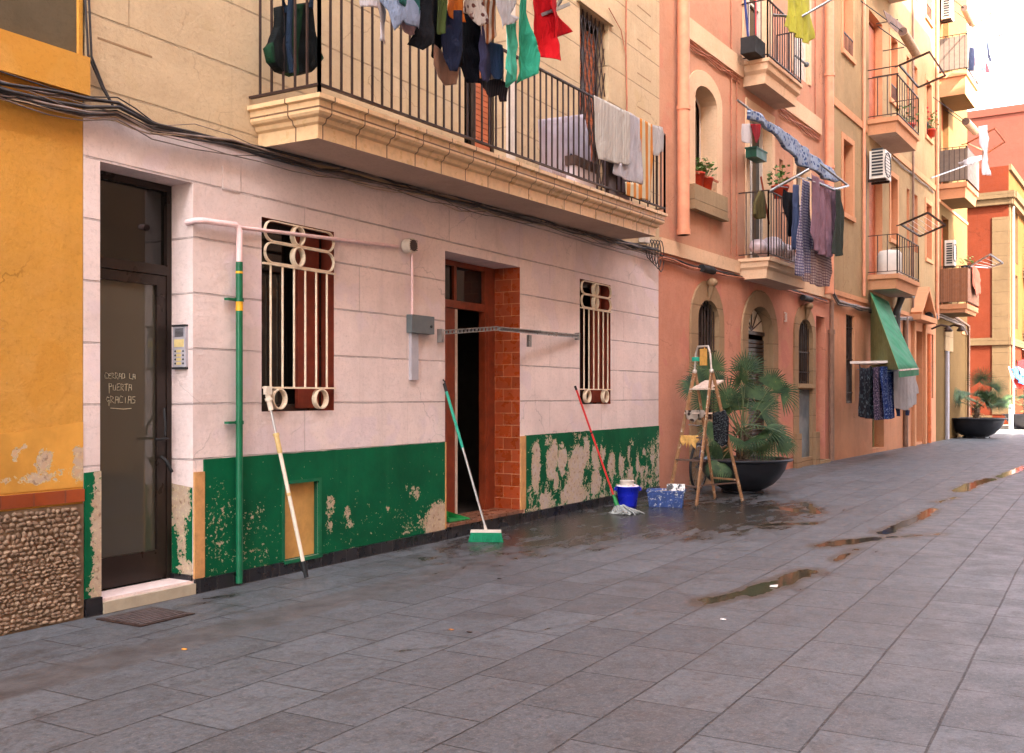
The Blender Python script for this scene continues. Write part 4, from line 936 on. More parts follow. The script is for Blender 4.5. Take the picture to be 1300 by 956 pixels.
# ================================================================== D: the tan building
D0, D1 = K1 + .004, 18.75
Db = thing('apartment_building', 'tan building with shuttered windows, narrow balconies and a green awning above its ground-floor door', 'building', FC(D0, 0, 0), 'apartment buildings along the street')
low = dict(gw=rect(9.25, 9.93, 1.15, 3.02), gd=rect(11.45, 12.55, .10, 2.95), sw=rect(13.75, 14.15, 1.5, 2.95), pd=rect(15.8, 16.9, .06, 3.05), ew=rect(17.6, 18.4, 1.25, 3.05))
cols = [(9.0, 9.75), (13.2, 13.9), (14.98, 15.3), (15.85, 16.3), (17.35, 18.1)]
bd = (11.15, 12.4)
up = []
for fl, (z0, z1, zb) in enumerate(((5.12, 6.65, 4.02), (8.5, 10.05, 7.5), (11.8, 13.3, 10.95))):
    for (a, b) in cols:
        up.append(('w', fl, a, b, z0, z1))
    up.append(('d', fl, bd[0], bd[1], zb, z1 - .02))
m = MB(); sheet(m, FC, [(D0, 0), (D1, 0), (D1, 3.42), (D0, 3.42)], list(low.values()), 0, 0)
holes = [rect(a, b, z0, z1) for (_, _, a, b, z0, z1) in up]
sheet(m, FC, [(D0, 3.42), (D1, 3.42), (D1, 16), (D0, 16)], holes, 0, 1)
for k_, h in low.items(): reveal(m, FC, h, 0, -.08 if k_ in ('gw', 'sw', 'ew') else -.25, 2)
for h in holes: reveal(m, FC, h, 0, -.2, 2)
body(m, FC, D0, D1, 16, mi=1); m.build('wall', [M['tan_low'], M['tan'], M['tan_trim']], Db); roof(FC, Db, D0, D1, 16)
for (k, fl, a, b, z0, z1) in up:
    if k == 'w': window(FC, Db, a, b, z0, z1, .16, 1 if b - a > .5 else 0, 0, M['shutter'], shut=(0, 1) if (fl + int(a)) % 3 else (0, .5))
    else: window(FC, Db, a, b, z0, z1, .16, 1, 0, M['shutter'], name='balcony_door', shut=(.0, 1) if fl == 1 else (.5, 1))
    if k == 'w' and b - a > .5: trimmed(FC, Db, a, b, z0, z1, M['tan_trim'], .12, True, .02)
    if k == 'w' and a in (9.0, 17.35, 13.2) and fl:
        m = MB()
        for i in range(7): s = a + (b - a) * (i + .5) / 7; m.bar(FC(s, .01, z0 + .02), FC(s, .01, z0 + .36), .014)
        m.box(FC, a, b, 0, .02, z0 + .36, z0 + .385); m.build('window_guard', M['iron'], Db)
window(FC, Db, 9.25, 9.93, 1.15, 3.02, .07, 1, 0, M['dark_frame'], bars=5); window(FC, Db, 13.75, 14.15, 1.5, 2.95, .07, 0, 0, M['dark_frame']); window(FC, Db, 17.6, 18.4, 1.25, 3.05, .07, 1, 0, M['shutter'], bars=5)
m = MB(); m.box(FC, 11.45, 12.55, -.27, -.22, 1.15, 1.9); m.box(FC, 11.45, 11.55, -.27, -.22, .1, 2.95); m.box(FC, 12.45, 12.55, -.27, -.22, .1, 2.95); m.box(FC, 11.55, 12.45, -.27, -.22, 2.4, 2.95); gdo = m.build('door', simple('pale_green_door', lin(150, 150, 104), .7), Db)
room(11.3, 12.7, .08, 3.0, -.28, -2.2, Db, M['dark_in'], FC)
m = MB(); m.box(FC, 15.8, 16.9, -.28, -.23, .06, 3.05); m.box(FC, 15.9, 16.3, -.23, -.21, .2, 2.6); m.box(FC, 16.4, 16.8, -.23, -.21, .2, 2.6); m.build('door', simple('red_brown_portal', lin(136, 62, 40), .5), Db)
# pediment over the portal
m = MB(); tri = [(15.35, 3.42), (17.25, 3.42), (16.3, 4.15)]; m.box(FC, 15.25, 17.35, 0, .30, 3.28, 3.42)
a_, b_, c_ = tri
for (p, q) in ((a_, c_), (c_, b_)):
    m.bar(FC(p[0], .16, p[1] + .02), FC(q[0], .16, q[1] + .02), .28, .10)
sheet(m, FC, tri, [], .05); m.box(FC, 15.55, 15.75, 0, .08, .0, 3.27); m.box(FC, 16.95, 17.15, 0, .08, .0, 3.27); m.build('pediment', M['tan_trim'], Db)
m = MB(); m.box(FC, D0, 10.95, 0, .03, 7.18, 7.34); m.box(FC, 13.3, D1, 0, .03, 7.18, 7.34); m.box(FC, D0, 11.0, 0, .025, 3.36, 3.46); m.box(FC, 13.35, 15.2, 0, .025, 3.36, 3.46); m.build_each('string_course', M['tan_trim'], Db)
for (zt, zb, zr) in ((4.016, 3.69, 4.89), (7.5, 7.16, 8.42), (11.15, 10.8, 12.1)):
    balcony(FC, Db, 11.03, 13.28, .66, zt, zb, zr, .24, [M['tan_trim'], M['soffit']], thick=.018, prof=[(0, zt), (0, zt - .10), (.05, zt - .12), (.07, zb)])
for s, r_, mt in ((10.52, .035, 'tan_trim'), (15.5, .03, 'cable_g'), (18.7, .05, 'tan_trim')):
    m = MB(); m.tube([FC(s, .05, 16), FC(s, .05, 3.5)], r_, 8); m.build('drainpipe', M['brownpipe'] if mt == 'cable_g' else M['orangepipe'], Db)
m = MB(); m.tube([FC(17.25, .10, 0.02), FC(17.25, .10, 3.0)], .07, 10); m.build('drainpipe', simple('orange_drainpipe', lin(206, 106, 58), .5), Db)
m = MB(); m.tube([FC(14.6, .06, 3.3), FC(14.6, .06, .02)], .06, 8); m.build('drainpipe', M['brownpipe'], Db)
m = MB(); m.tube([FC(10.6, .03, 7.1), FC(10.9, .03, 6.5), FC(10.75, .03, 5.2), FC(10.7, .03, 3.6)], .013, 5); m.tube([FC(8.1, .03, 6.9), FC(8.12, .03, 4.1)], .012, 5)
for i in range(2): m.tube([FC(13.3 + j * .5, .03, 7.1 - .03 * i + .02 * math.sin(j * 1.7 + i)) for j in range(11)], .012, 5)
m.build_each('cable_run', M['cable_g'], Db)

# ================================================================== E: the last house of the row
E0, E1 = D1 + .004, 24.0
Eb = thing('apartment_building', 'pale yellow end house with panelled balconies at the far corner of the row', 'building', FC(E0, 0, 0), 'apartment buildings along the street')
ho = dict(d=rect(20.2, 20.94, .05, 2.64), a=rect(19.6, 20.7, 4.0, 6.65), b=rect(19.6, 20.7, 7.5, 10.2), c=rect(19.6, 20.7, 10.75, 13.2))
m = MB(); sheet(m, FC, [(E0, 0), (E1, 0), (E1, 16.5), (E0, 16.5)], list(ho.values()), 0, 0)
for h in ho.values(): reveal(m, FC, h, 0, -.22, 0)
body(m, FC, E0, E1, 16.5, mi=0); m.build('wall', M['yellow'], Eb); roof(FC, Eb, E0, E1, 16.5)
m = MB(); m.box(FC, 20.2, 20.94, -.24, -.2, .05, 2.64); m.build('door', M['shutter_dark'], Eb)
m = MB(); m.box(FC, 19.95, 21.2, 0, .05, 2.66, 3.3); m.build('fascia_panel', M['stone_pale'], Eb)
m = MB(); m.tube([FC(20.05, .08, .02), FC(20.05, .08, 2.64)], .06, 8); m.build('drainpipe', M['greytrunk'], Eb)
m = MB(); m.tube([FC(23.75, .08, .02), FC(23.75, .08, 3.6), FC(21.2, .08, 3.75)], .05, 8); m.build('drainpipe', M['brownpipe'], Eb)
for k in 'abc':
    h = ho[k]; window(FC, Eb, h[0][0], h[1][0], h[0][1], h[2][1], .16, 1, 0, M['shutter'], name='balcony_door', shut=(.5, 1))
for i, (zt, zb, zr, pan) in enumerate(((3.968, 3.72, 5.06, M['reed']), (7.475, 7.03, 8.50, M['panelgrey']), (10.69, 10.02, 11.75, M['panelgrey']))):
    balcony(FC, Eb, 19.22, 21.2, .76, zt, zb, zr, .20, [M['tan_trim'], M['yellow']], thick=.02, panel=pan, prof=[(0, zt), (0, zt - .14), (.05, zt - .16), (.07, zb)])
m = MB(); m.box(FC, 22.9, 24.0, 0, .03, 3.3, 3.42); m.box(FC, E0, 23.99, 0, .03, 6.95, 7.03); m.build_each('string_course', M['tan_trim'], Eb)

# ================================================================== F: the red corner building across the side street
F0, FH = 33.9, 9.75                       # its near corner along the same line
Fo = FC(F0, 0, 0)
class FrR(Frame): pass
FR = Frame((Fo.x, Fo.y), (CP, -SP)); FR.n = Vector((-SP, -CP, 0)) ; FR.s = Vector((-CP, SP, 0))   # s runs back from the corner, n towards the camera
Fb = thing('corner_building', 'red corner building with yellow street front beyond the side street', 'building', FC(F0, 0, 0))
m = MB(); side = [rect(3.6, 4.5, .3, 2.6)]
sheet(m, FR, [(0, 0), (9, 0), (9, 10.8), (0, 10.8)], side, 0, 0); reveal(m, FR, side[0], 0, -.1, 0)
fh = [arch(F0 + 2.0, F0 + 2.8, 1.2, 2.9, .35), arch(F0 + 4.6, F0 + 5.8, .1, 3.0, .5), arch(F0 + 8.4, F0 + 9.4, .1, 2.9, .5)]
fu = [rect(F0 + a, F0 + a + .95, z, z + 2.3) for a in (2.0, 5.0, 8.3, 11.5) for z in (4.2, 7.0)]
sheet(m, FC, [(F0, 0), (F0 + 16, 0), (F0 + 16, 3.42), (F0, 3.42)], fh, 0, 0)
sheet(m, FC, [(F0, 3.42), (F0 + 16, 3.42), (F0 + 16, 10.8), (F0, 10.8)], fu, 0, 1)
for h in fh: reveal(m, FC, h, 0, -.2, 2)
for h in fu: reveal(m, FC, h, 0, -.18, 2)
m.add([FC(F0, -9, 0), FC(F0 + 16, -9, 0), FC(F0 + 16, -9, 10.8), FC(F0, -9, 10.8)], [(0, 1, 2, 3)]); m.add([FC(F0 + 16, 0, 0), FC(F0 + 16, -9, 0), FC(F0 + 16, -9, 10.8), FC(F0 + 16, 0, 10.8)], [(0, 1, 2, 3)])
m.add([FC(F0, 0, 10.8), FC(F0 + 16, 0, 10.8), FC(F0 + 16, -9, 10.8), FC(F0, -9, 10.8)], [(0, 1, 2, 3)])
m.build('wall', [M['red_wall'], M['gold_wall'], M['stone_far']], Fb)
m = MB(); m.box(FR, 0.003, .62, 0, .04, .55, 3.40); m.box(FR, 0.003, .62, 0, .04, 3.7, 8.7); m.box(FR, .62, 9, 0, .04, 0, .5); m.box(FC, F0 + .003, F0 + .35, 0, .04, 0, 9.2); m.build_each('quoins', M['stone_far'], Fb)
m = MB(); m.box(FR, -.12, 9, 0, .12, 3.42, 3.72); m.box(FC, F0 - .0, F0 + 16, 0, .12, 3.42, 3.72)
m.box(FR, -.25, 9, 0, .28, 9.45, 9.72); m.box(FC, F0 + .0, F0 + 16, 0, .30, 9.45, 9.72); m.box(FR, -.16, 9, 0, .18, 9.2, 9.445); m.box(FC, F0 + .0, F0 + 16, 0, .2, 9.2, 9.445); m.box(FC, F0 + .0, F0 + 16, 0, .1, 10.62, 10.86); m.build_each('cornice', M['stone_far'], Fb)
m = MB(); m.tube([FC(F0 + .55, .1, 9.2), FC(F0 + .55, .1, .1)], .06, 8); m.build('drainpipe', simple('pale_drainpipe', lin(150, 140, 124), .7), Fb)
for h in fu: window(FC, Fb, h[0][0], h[1][0], h[0][1], h[2][1], .16, 1, 0, M['shutter'], shut=(0, 1))
for h in fh: archwin(h[0][0], h[1][0], h[0][1], max(p[1] for p in h), .35 if h is fh[0] else .5, 4, (1.6,), FC, Fb)
for (s0, s1, zt) in ((F0 + 4.4, F0 + 6.6, 4.15), (F0 + 4.4, F0 + 6.6, 6.95), (F0 + 7.8, F0 + 10, 4.15), (F0 + 7.8, F0 + 10, 6.95), (F0 + 11, F0 + 13, 4.15), (F0 + 11, F0 + 13, 6.95)):
    balcony(FC, Fb, s0, s1, .7, zt, zt - .35, zt + 1.0, .2, [M['stone_far'], M['stone_far']], thick=.02)
m = MB(); m.box(FR, 3.6, 4.5, -.12, -.08, .3, 2.6); m.build('door', M['tan_trim'], Fb)
# far pink block
G = thing('apartment_block', 'tall plain pink block rising behind the red corner building', 'building', (0, 62, 0))
m = MB(); m.box(FC, 47, 62, -16, 14, 0, 16.2)
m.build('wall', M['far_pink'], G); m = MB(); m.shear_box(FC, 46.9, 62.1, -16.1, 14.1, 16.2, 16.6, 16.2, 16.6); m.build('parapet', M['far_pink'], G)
m = MB(); m.box(FC, 47.6, 48.6, 4.6, 6.4, 16.61, 18.2); m.build('chimney', M['greybox'], G)
# kerb in front of F
m = MB(); m.box(FC, F0 - 1.8, F0 - 1.6, -12, 1.2, 0, .13); m.box(FC, F0 - 1.6, F0 + 17, 1.0, 1.2, 0, .13); tag(m.build('kerb', M['kerb']), kind='structure')
m = MB(); m.box(FC, F0 - 1.597, F0 + 17, -12, .997, 0, .125); tag(m.build('pavement', M['kerb']), kind='structure')

# ================================================================== houses across the street, which shade it
def opposite(y0, y1, H, mat, label, x0=8.62):
    fr = Frame((x0, y1), (0, -1)); L = y1 - y0
    o = thing('apartment_building', label, 'building', fr(0, 0, 0), 'apartment buildings along the street')
    hs = []
    k = int(L // 3.2)
    for i in range(k):
        c = (i + .5) * L / k
        hs.append(('d' if i % 2 else 'w', arch(c - .55, c + .55, .06 if i % 2 else 1.0, 2.7, .4)))
        for z in (4.0, 7.2, 10.4, 13.6):
            if z + 2.3 < H: hs.append(('u', rect(c - .5, c + .5, z, z + 2.1)))
    m = MB(); sheet(m, fr, [(0, 0), (L, 0), (L, H), (0, H)], [h for _, h in hs], 0, 0)
    for _, h in hs: reveal(m, fr, h, 0, -.2, 0)
    body(m, fr, 0, L, H, mi=0); m.build('wall', [mat], o); roof(fr, o, 0, L, H)
    for t_, h in hs:
        if t_ == 'u': window(fr, o, h[0][0], h[1][0], h[0][1], h[2][1], .16, 1, 0, M['shutter'])
        else: archwin(h[0][0], h[1][0], h[0][1], 2.7, .4, 5, (1.9,), fr, o)
    m = MB(); m.box(fr, 0, L, 0, .05, 3.2, 3.45); m.box(fr, 0, L, 0, .3, H - .3, H - .003); m.build_each('string_course', M['salmon_trim'], o)
opposite(-14, -1.0, 15, M['opp2'], 'rose-coloured building on the opposite side, behind the viewpoint')
opposite(-.99, 12, 15.5, M['opp'], 'sand-coloured building facing the pink ground floor across the street')
opposite(12.01, 23, 17.0, M['opp2'], 'rose-coloured building facing the large planter across the street')
opposite(23.01, 27, 17, M['opp'], 'narrow pale building facing the tan building across the street')
opposite(27.01, 33.5, 9.5, M['opp2'], 'low pale building facing the yellow end house across the street')

# ================================================================== cables along the fronts
def cables(name, label, pts, n_c, r0, r1, mats, fr, spread=.035, sag=.02, seed=1, n0=.05):
    rr = random.Random(seed); root = thing(name, label, 'cables', fr(pts[0][0], 0, 0) * 1.0)
    root.location.z = 0
    dense = []
    for (a, b) in zip(pts, pts[1:]):
        k = max(2, int(abs(b[0] - a[0]) / .22))
        for i in range(k): t = i / k; dense.append((a[0] + (b[0] - a[0]) * t, a[1] + (b[1] - a[1]) * t))
    dense.append(pts[-1])
    for c in range(n_c):
        ph = rr.uniform(0, 20); oz = rr.uniform(-spread, spread); on = rr.uniform(0, .035); am = rr.uniform(.3, 1) * sag; P = []
        for i, (s, z) in enumerate(dense):
            P.append(fr(s, n0 + on + .01 * math.sin(i * .9 + ph), z + oz + am * noise.noise(Vector((s * 1.7, ph, 0))) * 2 + am * .5 * math.sin(s * 2.1 + ph)))
        m = MB(); m.tube(P, rr.uniform(r0, r1), 6); m.build('cable', mats[c % len(mats)], root)
    return root
pB = [FB.px(x, y, .05) for x, y in ((-60, 92), (0, 115), (60, 130), (105, 138), (145, 138), (190, 160), (290, 178), (400, 210), (500, 234), (600, 258), (700, 283), (780, 305), (834, 320))]
cables('cable_bundle', 'sagging bundle of dark cables running under the long balcony above the pink wall', pB, 8, .005, .012, [M['cable'], M['cable_g'], M['cable'], M['cable_g'], M['cable_g']], FB, .03, .03, 5)
cables('cable_bundle', 'loose thin pale wires looping just below the dark cables on the pink wall', [(a, b - .03) for a, b in pB], 7, .0025, .0045, [M['cable_g'], M['cable'], M['stripw']], FB, .045, .06, 15, .045)
m = MB()
a = FB.px(107, -20, .04); b = FB.px(112, 70, .04); c = FB.px(130, 112, .04); e = FB.px(146, 136, .06)
for o in (0, .028): m.tube([FB(a[0] + o, .04, a[1] + .5), FB(a[0] + o, .04, a[1]), FB(b[0] + o * .8, .04, b[1]), FB(c[0] + o * .5, .04, c[1]), FB(e[0], .05, e[1])], .007, 6)
o_ = m.build('cable_drop', M['cable'], loc=FB(4.0, 0, 0)); tag(o_, 'pair of black cables dropping down the cream wall beside the ochre ledge', 'cables')
pC = [FC.px(x, y, .04) for x, y in ((838, 326), (880, 340), (937, 352), (1000, 368), (1050, 384))]
cables('cable_bundle', 'thin cables painted over along the orange building above its arched openings', pC, 5, .008, .015, [M['cable_o'], M['cable'], M['cable_o']], FC, .035, .015, 9, .04)
m = MB(); s_, z_ = FC.px(899, 342, .1); m.tube([FC(s_ - .22, .09, z_), FC(s_ + .22, .09, z_)], .055, 10); o_ = m.build('splice_case', M['blackrub'], loc=FC(s_, 0, 0)); tag(o_, 'fat black cable splice case hanging above the first arched window', 'splice case', 'black splice cases on the cables')
m = MB(); s_, z_ = FC.px(1025, 379, .1); m.tube([FC(s_ - .25, .09, z_), FC(s_ + .25, .09, z_)], .055, 10); o_ = m.build('splice_case', M['blackrub'], loc=FC(s_, 0, 0)); tag(o_, 'black cable splice case above the small arched window near the brown drainpipe', 'splice case', 'black splice cases on the cables')
pD = [FC.px(x, y, .05) for x, y in ((1055, 350), (1056, 372), (1063, 384), (1100, 393), (1140, 404), (1172, 405))]
cables('cable_bundle', 'drooping grey cable bundle crossing the tan building above the green awning', pD, 6, .014, .026, [M['cable'], M['cable_g']], FC, .04, .02, 3, .05)
pE = [FC.px(x, y, .05) for x, y in ((1176, 398), (1200, 403), (1222, 412), (1229, 425))]
cables('cable_bundle', 'short cable bundle curving over the yellow end house to its corner', pE, 4, .014, .026, [M['cable'], M['cable_g']], FC, .04, .02, 8, .05)
m = MB()
for i in range(5):   # coil of spare cable at the end of the pink house
    c = FB(12.35 + .1 * i, .07, 3.20 - .01 * i); P = [c + Vector((.0, .11 * math.cos(t * .6), (.13 + .02 * i) * math.sin(t * .6))) for t in range(11)]; m.tube(P, .007, 5)
o_ = m.build('cable_coil', M['cable'], loc=FB(12.5, 0, 0)); tag(o_, 'loose loops of spare cable at the right end of the pink house', 'cable coil')
m = MB(); m.box(FB, 12.1, 12.25, .03, .12, 3.26, 3.4); o_ = m.build('cable_cover', M['offwhite'], loc=FB(12.15, 0, 0)); tag(o_, 'small whitish cover over the cables below the right end of the long balcony', 'cover')

# ================================================================== cloth
def cloth(name, label, cat, mat, poly, fr, n, group=None, fold=.035, freq=14, seed=0, droop=1.0, parent=None, lean=0.0, thick=.004, res=.035, swing=0.0):
    """poly: outline in (s, z) on the plane n; filled, folded and thickened"""
    P = []
    L = len(poly)
    for i in range(L):
        a = Vector(poly[i]); b = Vector(poly[(i + 1) % L]); k = max(1, int((b - a).length / res))
        for j in range(k):
            p = a.lerp(b, j / k); w_ = .003 * noise.noise(Vector((p.x * 9, p.y * 9, seed))); P.append((p.x + w_, p.y + w_))
    z1 = max(p[1] for p in P); z0 = min(p[1] for p in P); s0 = min(p[0] for p in P); s1 = max(p[0] for p in P)
    rr = random.Random(seed + 5); ex = []
    y = z0 + res / 2
    while y < z1:
        x = s0 + res / 2
        while x < s1:
            q = (x + rr.uniform(-.2, .2) * res, y + rr.uniform(-.2, .2) * res)
            if inside(q, P): ex.append(q)
            x += res
        y += res
    m = MB(); sheet(m, fr, P, [], n, 0, ex)
    ph = seed * 2.7
    for i, v in enumerate(m.v):
        s, z = m.uv[i]; d = max(0, (z1 - z) / max(.05, z1 - z0)); am = fold * (.35 + .75 * d ** .6)
        f = math.sin(s * freq + ph + 1.2 * noise.noise(Vector((s * 2, z * 1.6, ph)))) * .55 + noise.noise(Vector((s * freq * .35, z * 1.4, ph + 3))) * .9 + noise.noise(Vector((s * 9, z * 9, ph))) * .22
        m.v[i] = v + fr.n * (am * f + lean * (z1 - z) + swing * (s - s0))
    for i in range(len(m.smooth)): m.smooth[i] = True
    c = fr((s0 + s1) / 2, n, z1)
    o = m.build(name, mat, parent, loc=None if parent else c)
    so_ = o.modifiers.new('thickness', 'SOLIDIFY'); so_.thickness = thick; so_.offset = 0
    if not parent: tag(o, label, cat, group)
    return o
def cr(ox, oy, k, pts): return [(ox + x / k, oy + y / k) for x, y in pts]
GB = 'clothes drying over the long balcony'
def onplane(fr, n, pts): return [fr.px(x, y, n) for x, y in pts]
def garm(name, label, cat, col, pts, n, seed, k=(450, 0, 4.333), pat=None, col2=None, scale=30, fold=.04, freq=16, group=GB, fr=FB, extra_top=0.0):
    mt = fabric(name + '_cloth_%d' % seed, col, col2, pat, scale)
    poly = onplane(fr, n, cr(*k, pts))
    return cloth(name, label, cat, mt, poly, fr, n, group, fold * 1.7, freq * .85, seed, res=.022)
T0 = -150
garm('shirt', 'white shirt hanging upside down, leftmost of the washing over the long balcony', 'shirt', lin(214, 204, 206), [(20, T0), (150, T0), (165, 0), (195, 60), (185, 200), (178, 240), (105, 230), (125, 120), (110, 50), (35, 35)], .92, 1)
garm('shirt', 'pale blue shirt beside the white shirt over the balcony', 'shirt', lin(150, 162, 188), [(165, T0), (260, T0), (300, 0), (350, 60), (342, 160), (262, 142), (245, 120), (200, 175), (185, 60), (160, 0)], .98, 2)
garm('t_shirt', 'dusky mauve top peeping below the pale blue shirt', 't-shirt', lin(172, 138, 140), [(240, 60), (345, 80), (340, 180), (290, 202), (262, 180), (245, 130)], .93, 3)
garm('t_shirt', 'dark teal top wedged between the blue shirt and the black sweater', 't-shirt', lin(40, 104, 100), [(235, T0), (370, T0), (372, 40), (360, 90), (300, 55), (245, 15)], 1.02, 4)
garm('sweater', 'black sweater with a dangling crumpled sleeve', 'sweater', lin(22, 22, 28), [(345, T0), (510, T0), (525, 60), (530, 200), (510, 318), (450, 290), (398, 242), (360, 280), (312, 240), (345, 130), (340, 60)], .96, 5, fold=.06)
garm('scarf', 'olive green scarf hanging over the black sweater', 'scarf', lin(74, 88, 44), [(470, T0), (515, T0), (512, 20), (508, 180), (490, 188), (462, 180), (470, 60)], 1.05, 6, fold=.02, freq=40)
garm('t_shirt', 'bright orange top above the dark clothes', 't-shirt', lin(214, 116, 42), [(508, T0), (612, T0), (615, 60), (618, 122), (550, 88), (508, 50)], 1.04, 7)
garm('sweater', 'navy blue sleeve of a hanging sweater below the orange top', 'sweater', lin(26, 32, 58), [(500, 50), (618, 70), (600, 160), (588, 250), (565, 330), (552, 396), (520, 390), (506, 300), (498, 150)], .99, 8, fold=.05, freq=24)
garm('trousers', 'pinkish brown trousers bottom hanging lowest at the left of the dark clothes', 'trousers', lin(178, 138, 118), [(425, 240), (500, 300), (585, 340), (588, 380), (580, 462), (510, 468), (462, 425), (418, 360)], .90, 9, fold=.025, freq=10)
garm('trousers', 'black trousers in the middle of the washing', 'trousers', lin(14, 16, 28), [(575, 80), (720, 90), (706, 200), (700, 300), (690, 400), (678, 460), (645, 452), (622, 362), (575, 360), (588, 220)], .94, 10, fold=.06)
garm('blouse', 'grey and white patterned blouse beside the orange top', 'blouse', lin(196, 180, 170), [(612, T0), (690, T0), (700, 10), (722, 132), (690, 142), (655, 72), (617, 64)], 1.06, 11, pat='flower', col2=lin(90, 50, 44), scale=22)
garm('scarf', 'brown and white striped scarf hanging beside the white vest', 'scarf', lin(150, 84, 48), [(690, T0), (765, T0), (770, 60), (772, 200), (748, 242), (722, 205), (715, 110), (690, 10)], 1.03, 12, pat='stripe', col2=lin(208, 190, 172), scale=7, fold=.03)
garm('vest', 'white vest with knotted straps above the turquoise trousers', 'vest', lin(208, 204, 208), [(755, T0), (885, T0), (880, 20), (862, 78), (892, 100), (880, 128), (838, 136), (800, 166), (790, 100), (760, 30)], 1.08, 13)
garm('jeans', 'faded purple-blue jeans leg hanging left of the turquoise trousers', 'jeans', lin(62, 60, 92), [(690, 140), (745, 170), (750, 300), (762, 415), (740, 452), (692, 448), (682, 380), (680, 250)], .98, 14, fold=.03, freq=22)
garm('trousers', 'charcoal trousers with frayed hems, lowest of the washing', 'trousers', lin(62, 52, 58), [(670, 430), (740, 440), (800, 430), (855, 462), (852, 555), (826, 556), (812, 520), (768, 535), (745, 520), (700, 488)], .93, 15, pat='stripe', col2=lin(38, 32, 40), scale=9)
garm('jeans', 'blue denim piece just left of the turquoise trousers', 'jeans', lin(56, 74, 112), [(745, 230), (805, 250), (800, 440), (770, 435), (752, 380)], .95, 16, fold=.03)
garm('trousers', 'left leg of a pair of turquoise trousers, ballooning at the cuff', 'trousers', lin(86, 196, 164), [(835, 130), (898, 120), (900, 250), (893, 440), (872, 478), (840, 462), (800, 425), (786, 385), (795, 300), (815, 200)], 1.04, 17, fold=.055, freq=18)
garm('trousers', 'turquoise trousers between the pale turquoise leg and the red t-shirt', 'trousers', lin(66, 186, 152), [(880, T0), (962, T0), (968, 60), (985, 160), (1010, 300), (1012, 405), (962, 448), (918, 435), (938, 300), (915, 220), (898, 130)], 1.06, 18, fold=.055, freq=18)
garm('t_shirt', 'red t-shirt twisted on the line at the right end of the washing', 't-shirt', lin(222, 24, 34), [(955, T0), (1070, T0), (1075, 30), (1095, 120), (1085, 200), (1090, 342), (1010, 300), (1030, 250), (990, 190), (960, 20)], 1.02, 19, fold=.06)
garm('shorts', 'red shorts spread beside the twisted red t-shirt', 'shorts', lin(206, 18, 30), [(1062, T0), (1120, T0), (1110, 18), (1120, 62), (1184, 178), (1108, 212), (1082, 190), (1078, 100), (1058, 30)], 1.07, 20, fold=.03)
# the drying rack that carries them, above the picture
rz = FB.px(600, -45, 1.0)[1]
rk = thing('drying_rack', 'metal clothes rack reaching out over the long balcony rail with washing on it', 'drying rack', FB(7.0, .66, 4.3))
s_a = FB.px(455, -40, 1.0)[0]; s_b = FB.px(715, -40, 1.0)[0]; zr_ = FB.px(455, -62, 1.0)[1]; zr2 = FB.px(715, -40, 1.0)[1]
for s, z in ((s_a, zr_), (s_b, zr2)):
    m = MB(); m.bar(FB(s, .62, 4.32 + (s - 5.24) * TB), FB(s, 1.22, z + .03), .025); m.bar(FB(s, .62, 4.20 + (s - 5.24) * TB), FB(s, .62, 4.36 + (s - 5.24) * TB), .035); m.build('arm', M['steel'], rk)
for nn in (.80, .96, 1.12, 1.2):
    m = MB(); m.tube([FB(s_a, nn, zr_ + .0), FB(s_b, nn, zr2 + .0)], .004, 5); m.build('line', M['steel'], rk)
m = MB(); p0 = FB.px(707, 14, 1.12); p1 = FB.px(719, 6, 1.12); m.bar(FB(p0[0] - .04, .96, p0[1] - .03), FB(p1[0], 1.15, p1[1]), .028); m.build('arm_tip', M['steel'], rk)

# towels over the rail at the right
kT = (660, 140, 6.5); GT = 'towels over the balcony rail'
def towel(label, col, pts, seed, n=.70, pat=None, col2=None, scale=30, cat='towel', fold=.012, freq=20):
    return cloth(cat, label, cat, fabric('towel_cloth_%d' % seed, col, col2, pat, scale), onplane(FB, n, cr(*kT, pts)), FB, n, GT, fold, freq, seed)
towel('long white towel hanging behind the ribbed one over the balcony rail', lin(208, 200, 204), [(900, 15), (992, 68), (1000, 300), (1010, 560), (1005, 612), (880, 580), (765, 520), (780, 440), (880, 440)], 31, .695)
towel('broad off-white ribbed towel, leftmost over the balcony rail', lin(206, 194, 182), [(612, -125), (720, -70), (905, 20), (908, 250), (902, 452), (780, 440), (650, 402), (628, 250)], 32, .71, 'stripe', lin(222, 214, 204), 9)
towel('orange and cream striped towel over the balcony rail', lin(236, 148, 66), [(992, 66), (1092, 118), (1095, 380), (1085, 600), (1075, 748), (985, 735), (880, 700), (870, 590), (1000, 606)], 33, .70, 'stripe', lin(222, 208, 176), 1.9)
towel('small white cloth at the right end of the balcony rail', lin(212, 204, 200), [(1092, 118), (1175, 140), (1188, 200), (1186, 345), (1160, 340), (1140, 375), (1092, 365)], 34, .69, cat='cloth')
